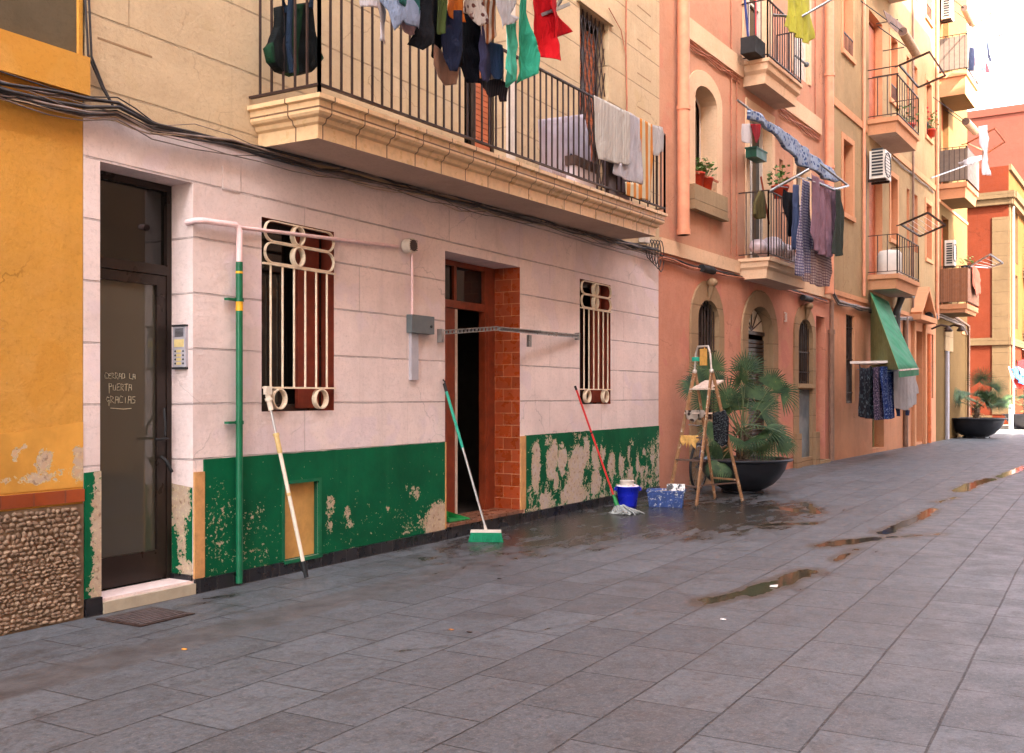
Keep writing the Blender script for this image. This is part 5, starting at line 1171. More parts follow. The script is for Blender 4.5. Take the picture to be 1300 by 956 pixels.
# sheet and basket behind the rail
cloth('sheet', 'white sheet draped over things standing behind the balcony rail', 'sheet', fabric('screen_cloth', lin(228, 214, 226)), onplane(FB, .38, [(682, 152), (740, 145), (752, 190), (752, 215), (746, 236), (684, 215)]), FB, .38, None, .03, 12, 41)
s1_, z1_ = FB.px(722, 215, .30)
ck = thing('crate', 'dark wooden crate with rags on it in front of the sheet on the balcony', 'crate', FB(s1_, .3, 3.40))
m = MB(); m.box(FB, s1_ - .25, s1_ + .25, .18, .50, 3.40, 3.66)
m.build('box', M['sheet'], ck); m = MB(); m.box(FB, s1_ - .27, s1_ + .24, .17, .51, 3.665, 3.76); m.build('top_board', M['shutter_dark'], ck)
m = MB()
for i in range(5): m.ball(FB(s1_ - .18 + i * .09, .33, 3.80), .05, 6, 1.2, 1, .8)
o_ = m.build('rag_pile', fabric('dark_rag', lin(40, 44, 60)), loc=FB(s1_, .33, 3.77)); tag(o_, 'dark rags lying on the crate behind the balcony rail', 'rags')
cloth('blanket', 'crumpled pink-grey blanket on the balcony floor behind the posts', 'blanket', fabric('blanket_cloth', lin(176, 150, 152)), [(10.0, 3.46), (10.9, 3.48), (10.9, 3.85), (10.5, 4.0), (10.05, 3.9)], FB, .45, None, .08, 9, 44)
# bag on the end railing
kb = (310, 0, 3.5414)
bg_ = onplane(FB, .30, cr(*kb, [(150, 30), (300, 10), (320, 110), (345, 220), (358, 265), (330, 315), (250, 335), (150, 322), (100, 280), (88, 215), (115, 190), (145, 120)]))
cloth('bag', 'dark green and black shoulder bag hanging inside the end of the balcony rail', 'bag', fabric('bag_cloth', lin(22, 26, 28), lin(30, 66, 44), 'stripe', .9), bg_, FB, .30, None, .08, 9, 51, thick=.06)
m = MB(); q = onplane(FB, .30, cr(*kb, [(175, 60), (140, -60), (290, -60), (285, 40)])); m.tube([FB(a, .33, b) for a, b in q], .02, 6)
q = onplane(FB, .34, cr(*kb, [(210, -90), (195, 60), (190, 200), (205, 330)])); m.tube([FB(a, .36, b) for a, b in q], .022, 6); o_ = m.build('straps', fabric('strap_cloth', lin(40, 56, 78)), loc=FB(q[0][0], .33, q[0][1])); 
o_.name = 'bag_strap'; tag(o_, 'dark blue and green straps looped above the hanging shoulder bag', 'straps')

# ================================================================== wall-mounted folding arm in front of the doorway
fa = thing('folding_airer', 'perforated steel folding airer arm stretched across the middle doorway', 'airer', FB(7.7, 0, 0))
p0 = FB.px(562, 422, .04); p1 = FB.px(632, 417, .20); p2 = FB.px(733, 427, .03)
def perf(a, b, name):
    m = MB(); a = Vector(a); b = Vector(b); L = (b - a).length; k = int(L / .045); up = Vector((0, 0, 1)); t = (b - a).normalized()
    m.bar(a + up * .016, b + up * .016, .004, .008); m.bar(a - up * .016, b - up * .016, .004, .008)
    m.bar(a + up * .020, b + up * .020, .03, .004)
    for i in range(k + 1): c = a + t * (L * i / k); m.bar(c - up * .014, c + up * .014, .022, .0035)
    return m.build(name, M['steel'], fa)
perf(FB(p0[0], .04, p0[1]), FB(p1[0], .20, p1[1]), 'arm'); perf(FB(p1[0] + .01, .21, p1[1] - .005), FB(p2[0], .04, p2[1]), 'arm')
m = MB(); m.box(FB, p0[0] - .03, p0[0] + .005, 0, .05, p0[1] - .09, p0[1] + .03); m.build('bracket', M['steel'], fa)
m = MB(); m.box(FB, p2[0] - .01, p2[0] + .03, 0, .05, p2[1] - .04, p2[1] + .04); m.build('bracket', M['steel'], fa)
m = MB(); q = FB.px(672, 434, .12); m.box(FB, q[0] - .02, q[0] + .03, .10, .13, q[1] - .05, q[1] + .07); m.build('catch', M['steel'], fa)

# ================================================================== things leaning and standing on the pavement
def P3(px, py, X): s, z = FB.px(px, py, X); return Vector((X, s, z))
# painter's pole
f = gnd(389, 735); t_ = P3(338, 492, .02)
b0 = Vector((f[0], f[1], .012)); Lp = t_ - b0
pole = thing('extension_pole', 'paint-spattered cream extension pole leaning on the first grilled window', 'pole', tuple(b0))
m = MB(); m.tube([b0 + Lp * .0, b0 + Lp * .085], .017, 10); m.tube([b0 + Lp * .03, b0 + Lp * .04], .021, 10); m.build('rubber_foot', M['blackrub'], pole)
m = MB(); m.tube([b0 + Lp * .085, b0 + Lp * .70], .0145, 10); m.build('shaft', M['creampole'], pole)
m = MB(); m.tube([b0 + Lp * .70, b0 + Lp * .90], .0095, 10); m.build('inner_shaft', M['alu'], pole)
m = MB(); m.tube([b0 + Lp * .655, b0 + Lp * .755], .019, 10); m.tube([b0 + Lp * .43, b0 + Lp * .445], .018, 10); m.tube([b0 + Lp * .745, b0 + Lp * .76], .024, 10); m.build_each('clamp', M['yellowpl'], pole)
m = MB(); m.tube([b0 + Lp * .88, b0 + Lp * 1.0], .019, 10); m.tube([b0 + Lp * .93, b0 + Lp * .945], .028, 10); m.box(FB, t_.y - .03, t_.y + .03, t_.x + .0, t_.x + .03, t_.z - .05, t_.z + .01); m.build('head', M['creampole'], pole)
# broom
f = gnd(617, 688); b0 = Vector((f[0], f[1], .11)); t_ = P3(563, 484, .02); Lp = t_ - b0
br_ = thing('broom', 'turquoise broom leaning against the left jamb of the middle doorway', 'broom', (f[0], f[1], 0))
m = MB(); m.tube([b0, b0 + Lp * .56], .0105, 8); m.build('handle', M['alu'], br_)
m = MB(); m.tube([b0 + Lp * .55, b0 + Lp * .93], .0135, 8); m.build('sleeve', M['tealpl'], br_)
m = MB(); m.tube([b0 + Lp * .93, b0 + Lp * .985], .014, 8); m.tube([b0 + Lp * .98, b0 + Lp * .995 + Vector((0, .02, 0)), b0 + Lp * 1.01], .008, 6); m.build('grip', M['blackrub'], br_)
ax = Vector((CS, SN, 0)).normalized() * 1.0; ax = Vector((.90, .44, 0)).normalized()
def orient(m, c, ax, L, W, z0, z1, W2=None, L2=None):
    n_ = Vector((-ax.y, ax.x, 0)); W2 = W2 or W; L2 = L2 or L
    vs = [c + ax * (sx * (L2 if t else L) / 2) + n_ * (sy * (W2 if t else W) / 2) + Vector((0, 0, (z1 if t else z0) - c.z)) for t in (0, 1) for sx in (-1, 1) for sy in (-1, 1)]
    m.add(vs, [(0,1,3,2),(4,6,7,5),(0,2,6,4),(1,5,7,3),(0,4,5,1),(2,3,7,6)])
cb = Vector((f[0], f[1], 0))
m = MB(); orient(m, cb, ax, .275, .045, .085, .108, .04, .27); m.tube([cb + Vector((0, 0, .10)), b0 + Lp * .03], .017, 8, r2=.012); m.build('head', M['offwhite'], br_)
m = MB(); rr = random.Random(4); n_ = Vector((-ax.y, ax.x, 0))
for i in range(46):
    for j in range(7):
        u = (i / 45 - .5) * .265; v = (j / 6 - .5) * .036; q = cb + ax * u + n_ * v
        m.tube([q + Vector((0, 0, .087)), q + ax * (u * .14 + rr.uniform(-.004, .004)) + n_ * (v * .9 + rr.uniform(-.006, .006)) + Vector((0, 0, .002))], .0034, 4, cap=False)
m.build('bristles', M['bristle'], br_)
# dustpan on the step
dp = thing('dustpan', 'green dustpan lying on the doorstep of the middle doorway', 'dustpan', FB(7.87, -.08, .143))
m = MB(); c0 = FB(7.95, -.06, .146)
P = [FB(7.80, .0, .147), FB(8.12, .02, .147), FB(8.08, -.2, .150), FB(7.80, -.2, .150)]; Q = [p + Vector((0, 0, .006)) for p in P]
m.add(P + Q, [(0,1,2,3),(7,6,5,4),(0,4,5,1),(1,5,6,2),(2,6,7,3),(3,7,4,0)])
m.add([P[3], P[2], P[2] + Vector((0, 0, .06)), P[3] + Vector((0, 0, .10))], [(0,1,2,3)]); m.add([P[0], P[3], P[3] + Vector((0, 0, .10)), P[0] + Vector((0, 0, .04))], [(0,1,2,3)]); m.add([P[1], P[2], P[2] + Vector((0,0,.06)), P[1] + Vector((0,0,.008))], [(0,1,2,3)]); m.build('pan', M['greenpl'], dp)
m = MB(); m.tube([FB(7.82, -.2, .20), FB(7.79, -.22, .42)], .010, 8); m.build('handle', M['greenpl'], dp)
# mop
f = gnd(784, 652); t_ = P3(730, 490, .02); b0 = Vector((f[0], f[1], .075)); Lp = t_ - b0
mp = thing('mop', 'string mop with a red pole leaning against the flaking green wall', 'mop', (f[0], f[1], 0))
m = MB(); m.tube([b0 + Lp * .05, b0 + Lp * .97], .0115, 8); m.build('handle', M['redpole'], mp)
m = MB(); m.tube([b0 + Lp * .965, b0 + Lp * 1.0], .013, 8); m.tube([b0 + Lp * .60, b0 + Lp * .612], .0135, 8); m.build('grip', M['blackrub'], mp)
m = MB(); m.tube([b0 + Lp * .10, b0 + Lp * -.01], .016, 8, r2=.03); m.build('socket', M['greenpl'], mp)
m = MB(); rr = random.Random(9)
for i in range(120):
    a = rr.uniform(0, 6.28); L_ = rr.uniform(.06, .17); q = Vector((math.cos(a) * 1.0, math.sin(a), 0)); q += Vector((.55, .35, 0)) * .8
    pts = [b0 + Vector((0, 0, -.01)), b0 + q * L_ * .4 + Vector((0, 0, rr.uniform(-.02, .02)))]
    e = b0 + q * L_; e.z = rr.uniform(.006, .035); pts.append(e); e2 = e + Vector((rr.uniform(-.05, .05), rr.uniform(-.05, .05), 0)); e2.z = .007; pts.append(e2)
    m.tube(pts, rr.uniform(.005, .009), 5, cap=False)
m.build('strings', M['mopcloth'], mp)
# blue bucket with a white tub in it
f = gnd(794, 645); bx, by = .50, 10.55
bx, by = gnd(797, 647)
bk = thing('bucket', 'bright blue plastic bucket beside the mop', 'bucket', (bx, by, 0))
m = MB(); m.lathe((bx, by, 0), [(.001, .004), (.095, .004), (.098, .0), (.104, .06), (.116, .15), (.118, .155), (.118, .162), (.132, .255), (.138, .258), (.138, .27), (.128, .27), (.122, .255), (.10, .03), (.001, .02)], 36); m.build('body', M['blueplastic'], bk)
m = MB(); m.box(Frame((bx, by), (CS, SN)), -.155, -.12, -.02, .02, .22, .255); m.box(Frame((bx, by), (CS, SN)), .12, .155, -.02, .02, .22, .255); m.build('lug', M['blueplastic'], bk)
m = MB(); m.lathe((bx - .01, by, 0), [(.075, .16), (.078, .30), (.074, .32), (.082, .325), (.082, .335), (.001, .337)], 28)
o_ = m.build('tub', M['offwhite'], loc=(bx, by, .16)); tag(o_, 'cream plastic tub standing inside the blue bucket', 'tub')
m = MB()
for i in range(26):
    a = .25 * i; m.ball(Vector((bx, by, .262)) + Vector((math.cos(a) * .105, math.sin(a) * .105, rr.uniform(-.005, .012))), .022, 5, 1.3, 1.3, .7)
o_ = m.build('wiping_cloth', M['sheet'], loc=(bx, by, .26)); tag(o_, 'white wet cloth tucked round the rim of the blue bucket', 'cloth')
# paint crate
c1 = gnd(824, 644); c2 = gnd(866, 645); ex = Vector((c2[0] - c1[0], c2[1] - c1[1], 0)); W_ = ex.length; ex.normalize(); ey = Vector((-ex.y, ex.x, 0)); o0 = Vector((c1[0], c1[1], 0))
cx_ = thing('paint_crate', 'paint-spattered blue plastic crate left of the stepladder', 'crate', tuple(o0))
def tub_box(m, o, ex, ey, W, D, Hh, fl, th=.006):
    def ringp(g_, z): return [o + ex * (-g_) + ey * (-g_) + Vector((0,0,z)), o + ex * (W + g_) + ey * (-g_) + Vector((0,0,z)), o + ex * (W + g_) + ey * (D + g_) + Vector((0,0,z)), o + ex * (-g_) + ey * (D + g_) + Vector((0,0,z))]
    R_ = [ringp(0, .002), ringp(fl, Hh), ringp(fl + .012, Hh), ringp(fl + .012, Hh - .02), ringp(fl + .002, Hh - .02)]
    inn = [ringp(fl - th, Hh), ringp(-th, .012)]
    for A_, B_ in ((R_[0], R_[4]), (R_[4], R_[3]), (R_[3], R_[2]), (R_[2], inn[0]), (inn[0], inn[1])):
        for k in range(4): m.add([A_[k], A_[(k+1)%4], B_[(k+1)%4], B_[k]], [(0,1,2,3)])
    m.add(R_[0], [(0,1,2,3)]); m.add(inn[1], [(0,1,2,3)])
m = MB(); tub_box(m, o0, ex, ey, W_, .26, .20, .02); m.build('body', M['cratepl'], cx_)
tr_ = thing('roller_tray', 'paint-crusted black roller tray propped in the blue crate', 'tray', tuple(o0 + Vector((0, 0, .1))))
m = MB(); a0 = o0 + ex * .20 + ey * .04 + Vector((0, 0, .10)); upv = Vector((0, 0, 1)) * .17 + ey * .08
for (q0, q1, dz) in ((-.0, .20, 0), ):
    A_ = [a0, a0 + ex * .21, a0 + ex * .21 + upv, a0 + upv]; B_ = [v - ey * .03 for v in A_]
    m.add(A_ + B_, [(0,1,2,3),(7,6,5,4),(0,4,5,1),(1,5,6,2),(2,6,7,3),(3,7,4,0)])
m.build('pan', simple('crusted_tray', lin(52, 50, 52), .6, 0, .3, 8, .5, 40, dirt=(.75, .7, .66), dirt_amt=.60), tr_)
m = MB(); m.bar(o0 + ex * .03 + ey * .1 + Vector((0,0,.17)), o0 + ex * .28 + ey * .14 + Vector((0,0,.185)), .12, .02); m.build('lining', M['crusted'], cx_)

# ================================================================== stepladder
RF = gnd(884, 645); RR_ = gnd(943, 639); RL = gnd(908, 635)
RF, RR_, RL = (Vector((*v, 0)) for v in (RF, RR_, RL)); LF = RF + (RL - RR_) * 1.05
wv = (RF - LF); rear = (RR_ - RF)
ld = thing('stepladder', 'paint-spattered wooden stepladder standing in front of the large planter', 'stepladder', tuple(RF))
topz = 1.60; hr = RF + rear * .44; hl = LF + (RL - LF) * .44
hr = hr + (hl - hr) * .20; hl2 = hl + (hr - hl) * .25
TR = hr + Vector((0, 0, topz)); TL = hl2 + Vector((0, 0, topz))
m = MB(); m.bar(RF + V3(0,0,.01), TR, .022, .038); m.build('rail', M['ladder'], ld)
m = MB(); m.bar(LF + V3(0,0,.01), TL, .022, .038); m.build('rail', M['ladder'], ld)
m = MB(); m.bar(RR_ + V3(0,0,.01), TR + V3(0,0,-.02) + rear.normalized() * .02, .02, .034); m.build('prop', M['ladder'], ld)
m = MB(); m.bar(RL + V3(0,0,.01), TL + V3(0,0,-.02) + rear.normalized() * .02, .02, .034); m.build('prop', M['ladder'], ld)
for p in (RF, LF, RR_, RL):
    m = MB(); m.tube([p, p + V3(0,0,.03)], .02, 8); m.build('foot', M['blackrub'], ld)
dirR = (TR - RF).normalized(); dirL = (TL - LF).normalized()
hp = [TR, TR + V3(0,0,.22) + (TL - TR) * .08, TR + V3(0,0,.30) + (TL - TR) * .2, TL + V3(0,0,.30) + (TR - TL) * .2, TL + V3(0,0,.22) + (TR - TL) * .08, TL]
m = MB(); m.tube([TR - dirR * .1] + hp + [TL - dirL * .1], .013, 8); m.build('hoop', M['ladder_top'], ld)
for p in (TR, TL): m = MB(); m.ball(p, .03, 6); m.build('hinge', M['ladder_top'], ld)
for fz, cr_ in ((.14, 0), (.33, 0), (.50, 0), (.68, 1), (.86, 1)):
    a = RF.lerp(TR, fz); b = LF.lerp(TL, fz); z = a.z; dpt = rear.normalized() * (.10 if fz > .6 else .07)
    m = MB(); q = [a - dpt * .3, b - dpt * .3, b + dpt, a + dpt]; q2 = [v + V3(0,0,.018) for v in q]; m.add(q + q2, [(0,1,2,3),(7,6,5,4),(0,4,5,1),(1,5,6,2),(2,6,7,3),(3,7,4,0)])
    m.build('step', M['crusted'] if cr_ else M['shutter_dark'], ld)
a = RF.lerp(TR, .86); b = LF.lerp(TL, .86); dpt = rear.normalized() * .26
m = MB(); q = [a, b, b + dpt + V3(0,0,.10), a + dpt + V3(0,0,.10)]; q2 = [v + V3(0,0,.02) for v in q]; m.add(q + q2, [(0,1,2,3),(7,6,5,4),(0,4,5,1),(1,5,6,2),(2,6,7,3),(3,7,4,0)]); m.build('platform', M['crusted'], ld)
for a, b in ((RR_.lerp(TR, .18), RL.lerp(TL, .18)),): m = MB(); m.bar(a, b, .012, .02); m.build('brace', M['ladder'], ld)
m = MB(); a = RF.lerp(TR, .16); b = RR_.lerp(TR, .16); m.bar(a, b, .008, .016); m.build('brace', M['shutter_dark'], ld)
# things hung on the ladder
lf = Frame((LF.x, LF.y), (wv.normalized().x, wv.normalized().y)); Wd = wv.length
def onladder(nm, label, cat, mt, frac, pts, seed, off, fold=.03):
    c = LF.lerp(TL, frac); s0 = (c - lf.o).dot(lf.s); n0 = (c - lf.o).dot(lf.n)
    return cloth(nm, label, cat, mt, [(s0 + x, c.z + y) for x, y in pts], lf, n0 + off, None, fold, 30, seed, res=.02)
onladder('work_gloves', 'straw-coloured work gloves draped over a lower step of the ladder', 'gloves', M['glove'], .50, [(.03, .03), (.30, .035), (.31, -.02), (.27, -.05), (.26, -.13), (.21, -.06), (.19, -.11), (.16, -.05), (.13, -.12), (.10, -.05), (.06, -.10), (.02, -.03)], 61, .03)
onladder('rag', 'dirty white rag with dark stains lying over a middle step of the ladder', 'rag', fabric('stained_rag', lin(196, 176, 160), lin(60, 44, 40), 'flower', 14), .68, [(.0, .04), (.33, .05), (.36, .0), (.30, -.05), (.22, -.03), (.15, -.10), (.06, -.05)], 62, .03)
m = MB(); c = hp[2].lerp(hp[3], .35); q = lf.s
A_ = [c + q * -.06 + V3(0,0,-.03), c + q * .045 + V3(0,0,-.03), c + q * .045 + V3(0,0,-.23), c + q * -.06 + V3(0,0,-.23)]; B_ = [v + lf.n * .02 for v in A_]
m.add(A_ + B_, [(0,1,2,3),(7,6,5,4),(0,4,5,1),(1,5,6,2),(2,6,7,3),(3,7,4,0)]); m.bar(c, c + V3(0,0,-.04), .01)
o_ = m.build('sponge_board', simple('ochre_foam', lin(202, 148, 72), .9, 0, .2, 20, .4), loc=tuple(c)); tag(o_, 'ochre float hanging from the hoop of the stepladder', 'float')
m = MB(); c = hp[4] + V3(0, 0, -.06)
for i in range(4): m.tube([c + Vector((.05 * math.cos(t + i), .05 * math.sin(t + i), .012 * i - .03)) for t in (0, 1, 2, 3, 4, 5, 6)], .007, 5)
o_ = m.build('cord', M['tealpl'], loc=tuple(c)); tag(o_, 'loop of green cord hung on the ladder hoop', 'cord')
c = RF.lerp(TR, .62) + rear * .35
cloth('plastic_bag', 'dark plastic bag with bright speckles hanging behind the ladder', 'bag', fabric('speckled_bag', lin(30, 30, 36), lin(86, 92, 94), 'flower', 70), [((c - lf.o).dot(lf.s) + x, c.z + y) for x, y in ((-.13, .10), (.03, .14), (.08, .05), (.06, -.25), (-.02, -.30), (-.10, -.22))], lf, (c - lf.o).dot(lf.n), None, .05, 20, 66, thick=.03)

# ================================================================== planters with fan palms
def fan_leaf(mf, mp, base, tip, r, rng, n_seg=22, droop=.25, facing=None):
    base = Vector(base); tip = Vector(tip); mid = base.lerp(tip, .55) + V3(0, 0, .06 * (tip - base).length)
    mp.tube([base, mid, tip], [.008, .006, .004], 5)
    d = (tip - mid).normalized(); side = d.cross(V3(0, 0, 1)); side = side.normalized() if side.length > .05 else Vector((1, 0, 0))
    nrm = side.cross(d).normalized(); roll = rng.uniform(-.6, .6)
    side2 = side * math.cos(roll) + nrm * math.sin(roll); nrm2 = nrm * math.cos(roll) - side * math.sin(roll)
    if facing is not None:      # turn the fan's face partly towards a direction
        nrm2 = (nrm2 * .5 + facing * .8).normalized(); side2 = d.cross(nrm2).normalized(); nrm2 = side2.cross(d)
    span = rng.uniform(1.4, 2.3)
    for i in range(n_seg):
        a = -span + 2 * span * i / (n_seg - 1); L = r * (1 - .28 * abs(a / span) ** 1.6) * rng.uniform(.9, 1.05)
        u = (d * math.cos(a) + side2 * math.sin(a)).normalized(); v = u.cross(nrm2).normalized(); wd = .0094 * rng.uniform(.8, 1.15); pts = []
        cup = .20
        for j, (t, ww) in enumerate(((.03, .35), (.35, 1.15), (.65, 1.0), (.86, .6), (1.0, .04))):
            p = tip + u * (L * t) + nrm2 * (cup * L * t * t * .5) + V3(0, 0, -droop * L * t ** 2.4); pts.append((p - v * wd * ww, p + nrm2 * wd * ww * .55, p + v * wd * ww))
        vs = [q for tr in pts for q in tr]; fs = []
        for j in range(4): fs += [(j*3, j*3+1, j*3+4, j*3+3), (j*3+1, j*3+2, j*3+5, j*3+4)]
        mf.add(vs, fs, [(i * .1, q.z) for q in vs], True)
def planter(cx, cy, R_, label, label2, leaves, seed, facing, trunk_h=.35, dscale=1.0):
    pl = thing('planter', label, 'planter', (cx, cy, 0), 'bowl planters along the street')
    k = R_ / .62; m = MB()
    m.lathe((cx, cy, 0), [(.001, .045 * k), (.26 * k, .045 * k), (.30 * k, .06 * k), (.40 * k, .12 * k), (.49 * k, .21 * k), (.555 * k, .31 * k), (.585 * k, .40 * k), (.59 * k, .43 * k), (.655 * k, .435 * k), (.665 * k, .45 * k), (.655 * k, .463 * k), (.565 * k, .463 * k), (.55 * k, .40 * k), (.50 * k, .36 * k)], 56); m.build('bowl', M['bowl'], pl)
    m = MB(); m.lathe((cx, cy, 0), [(.27 * k, .0), (.28 * k, .02 * k), (.24 * k, .05 * k)], 40)
    for i in range(8): a = 2 * math.pi * i / 8; m.ball((cx + .26 * k * math.cos(a), cy + .26 * k * math.sin(a), .022 * k), .04 * k, 6, 1, 1, .5)
    m.build('foot', M['bowl'], pl)
    m = MB(); so = [(.001, .455 * k), (.2 * k, .45 * k), (.45 * k, .43 * k), (.56 * k, .415 * k)]; m.lathe((cx, cy, 0), so, 40)
    rng = random.Random(seed)
    for i in range(120): a = rng.uniform(0, 6.28); q = rng.uniform(.05, .5) * k; m.ball((cx + q * math.cos(a), cy + q * math.sin(a), .445 * k), rng.uniform(.008, .02), 4, 1, 1, .6)
    m.build('soil', M['soil'], pl)
    pt = thing('fan_palm', label2, 'palm', (cx, cy, .44 * k), 'fan palms in bowls')
    mf, mp, mt = MB(), MB(), MB(); c = Vector((cx, cy, .44 * k))
    mt.tube([c, c + V3(.02, .02, trunk_h * .6), c + V3(.0, .05, trunk_h)], [.10, .085, .06], 10)
    for i in range(70):
        a = rng.uniform(0, 6.28); z = rng.uniform(0, trunk_h); q = c + Vector((.085 * math.cos(a), .085 * math.sin(a), z)); mt.tube([q, q + Vector((.05 * math.cos(a), .05 * math.sin(a), rng.uniform(.03, .09)))], .008, 4)
    mt.build('trunk', M['ptrunk'], pt)
    for lf_ in leaves:
        ti, r = lf_[0], lf_[1]; dr = lf_[2] if len(lf_) > 2 else .25
        bse = c + V3(rng.uniform(-.05, .05), rng.uniform(-.05, .05), trunk_h * rng.uniform(.5, 1))
        fan_leaf(mf, mp, bse, c + Vector(ti) , r, rng, rng.randint(22, 28), dr, facing)
    mf.build('fronds', M['frond'], pt); mp.build('stalks', M['petiole'], pt)
    m = MB()
    for i in range(16):
        a = rng.uniform(0, 6.28); q = c + V3(0, 0, .1); m.tube([q, q + Vector((.16 * math.cos(a), .16 * math.sin(a), .08)), q + Vector((.26 * math.cos(a), .26 * math.sin(a), rng.uniform(-.06, .04)))], .006, 4)
    m.build('dead_stalks', M['frond_dry'], pt)
RT = Vector((CS, SN, 0)); FW = Vector((-SN, CS, 0))
pcx, pcy = gnd(941, 625); pcx += .02
dpt = (Vector((pcx, pcy, 0)) - Vector((CX, 0, 0))).dot(FW)
def leaf_at(px, py, r, dep=0.0, droop=.25):   # leaf hub seen at this pixel, dep metres nearer (-) or farther (+) than the stem
    u = (px - 941) / F * (dpt + dep); z = EYE + (503 - py) / F * (dpt + dep) - .44
    return (RT * u + FW * dep + V3(0, 0, z), r, droop)
rng = random.Random(21)
LV = [leaf_at(936, 484, .44, -.15, .1), leaf_at(905, 470, .36, .0, .1), leaf_at(973, 492, .34, -.1, .2), leaf_at(985, 500, .34, -.2, .45), leaf_at(884, 492, .32, .1, .3), leaf_at(893, 510, .34, -.1, .2),
      leaf_at(950, 540, .44, -.35, .3), leaf_at(962, 545, .40, -.3, .35), leaf_at(935, 530, .36, -.2, .2), leaf_at(975, 550, .34, -.2, .5), leaf_at(985, 560, .26, -.1, .3), leaf_at(915, 520, .34, -.1, .2), leaf_at(925, 505, .36, .1, .1), leaf_at(952, 505, .36, .15, .2),
      leaf_at(902, 586, .27, -.5, .55), leaf_at(902, 545, .28, -.1, .4), leaf_at(965, 520, .33, .1, .2), leaf_at(945, 556, .34, -.45, .3), leaf_at(925, 555, .3, -.3, .3), leaf_at(898, 480, .33, .15, .2), leaf_at(948, 470, .34, .1, .1),
      leaf_at(940, 515, .34, .2, .3), leaf_at(915, 565, .26, .15, .4), leaf_at(975, 535, .3, .2, .3), leaf_at(930, 522, .36, .05, .3), leaf_at(955, 565, .30, -.3, .3), leaf_at(968, 508, .32, .25, .2), leaf_at(910, 485, .3, .25, .1), leaf_at(930, 575, .26, .3, .5)]
planter(pcx, pcy, .62, 'large black bowl planter between the stepladder and the arched doorway', 'bushy fan palm in the large bowl behind the stepladder', LV, 5, -FW, .42)
def rleaves(n, seed, sp, h, r): 
    g_ = random.Random(seed); out = []
    for i in range(n):
        a = g_.uniform(0, 6.28); q = g_.uniform(.15, 1) ** .7; out.append((Vector((math.cos(a) * q * sp, math.sin(a) * q * sp, .25 + h * (1 - q * .7) * g_.uniform(.6, 1.1))), r * g_.uniform(.75, 1.1), .3))
    return out
qx, qy = gnd(1238, 556.5); qy += .3
LV2 = rleaves(20, 4, .75, .75, .42) + [(RT * .10 + V3(0, 0, 1.15), .5, .1), (RT * .55 + V3(0, 0, .95), .5, .2), (RT * -.55 + V3(0, 0, .75), .5, .3), (RT * .2 + V3(0, 0, 1.25), .45, .1)]
planter(qx, qy, .84, 'black bowl planter at the far end of the row near the corner', 'ragged fan palm in the bowl at the far street corner', LV2, 8, -FW, .4)
qx2, qy2 = gnd(1302, 545.5)
planter(qx2 , qy2 + .3, .8, 'dark bowl planter before the red corner building at the right edge', 'fan palm at the right edge before the red corner building', rleaves(18, 11, .8, .8, .45), 14, -FW, .4)
# bollard
bx2, by2 = gnd(1283.5, 549.5)
bo = thing('bollard', 'slim metal bollard on the sunlit edge of the side street', 'bollard', (bx2, by2, 0)); m = MB(); m.lathe((bx2, by2, 0), [(.07, 0), (.075, .01), (.075, .98), (.06, 1.0), (.001, 1.01)], 20); m.build('post', M['alu'], bo)
m = MB(); m.lathe((bx2, by2, 0), [(.0765, .86), (.0765, .9)], 20); m.build('band', M['blackrub'], bo)
# bicycle behind the planter
bi = thing('bicycle', 'bicycle parked against the wall behind the stepladder and planter', 'bicycle', (.34, 13.0, 0))
wc = [Vector((.34, 13.45, .33)), Vector((.34, 14.47, .33))]
for c in wc:
    m = MB(); P = [c + Vector((0, .315 * math.cos(t * math.pi / 18), .315 * math.sin(t * math.pi / 18))) for t in range(37)]; m.tube(P, .018, 8, cap=False); wt = m.build('wheel', M['blackrub'], bi)
    m = MB(); P = [c + Vector((0, .288 * math.cos(t * math.pi / 18), .288 * math.sin(t * math.pi / 18))) for t in range(37)]; m.tube(P, .010, 6, cap=False)
    for t in range(18): a = t * math.pi / 9; m.bar(c, c + Vector((0, .28 * math.cos(a), .28 * math.sin(a))), .0025)
    m.tube([c - V3(.04, 0, 0), c + V3(.04, 0, 0)], .02, 8); m.build('rim', M['steel'], wt)
m = MB(); X_ = .34; bb = V3(X_, 14.01, .30); hd = V3(X_, 13.63, .74); sd_ = V3(X_, 14.13, .80)
for a, b in ((bb, hd), (bb, sd_), (hd, sd_), (bb, wc[1]), (sd_, wc[1]), (hd, wc[0])): m.tube([a, b], .014, 8)
m.build('frame', simple('blue_bike_paint', lin(46, 50, 96), .35), bi)
m = MB(); m.tube([hd, hd + V3(0, .02, .14)], .013, 8); m.tube([hd + V3(-.24, .1, .16), hd + V3(-.1, .02, .15), hd + V3(.1, .02, .15), hd + V3(.24, .1, .16)], .011, 8); m.build('handlebar', M['steel'], bi)
m = MB(); m.ball(sd_ + V3(0, .02, .1), .09, 8, .7, 1.4, .35); m.tube([sd_, sd_ + V3(0, 0, .09)], .012, 8); m.build('saddle', M['blackrub'], bi)

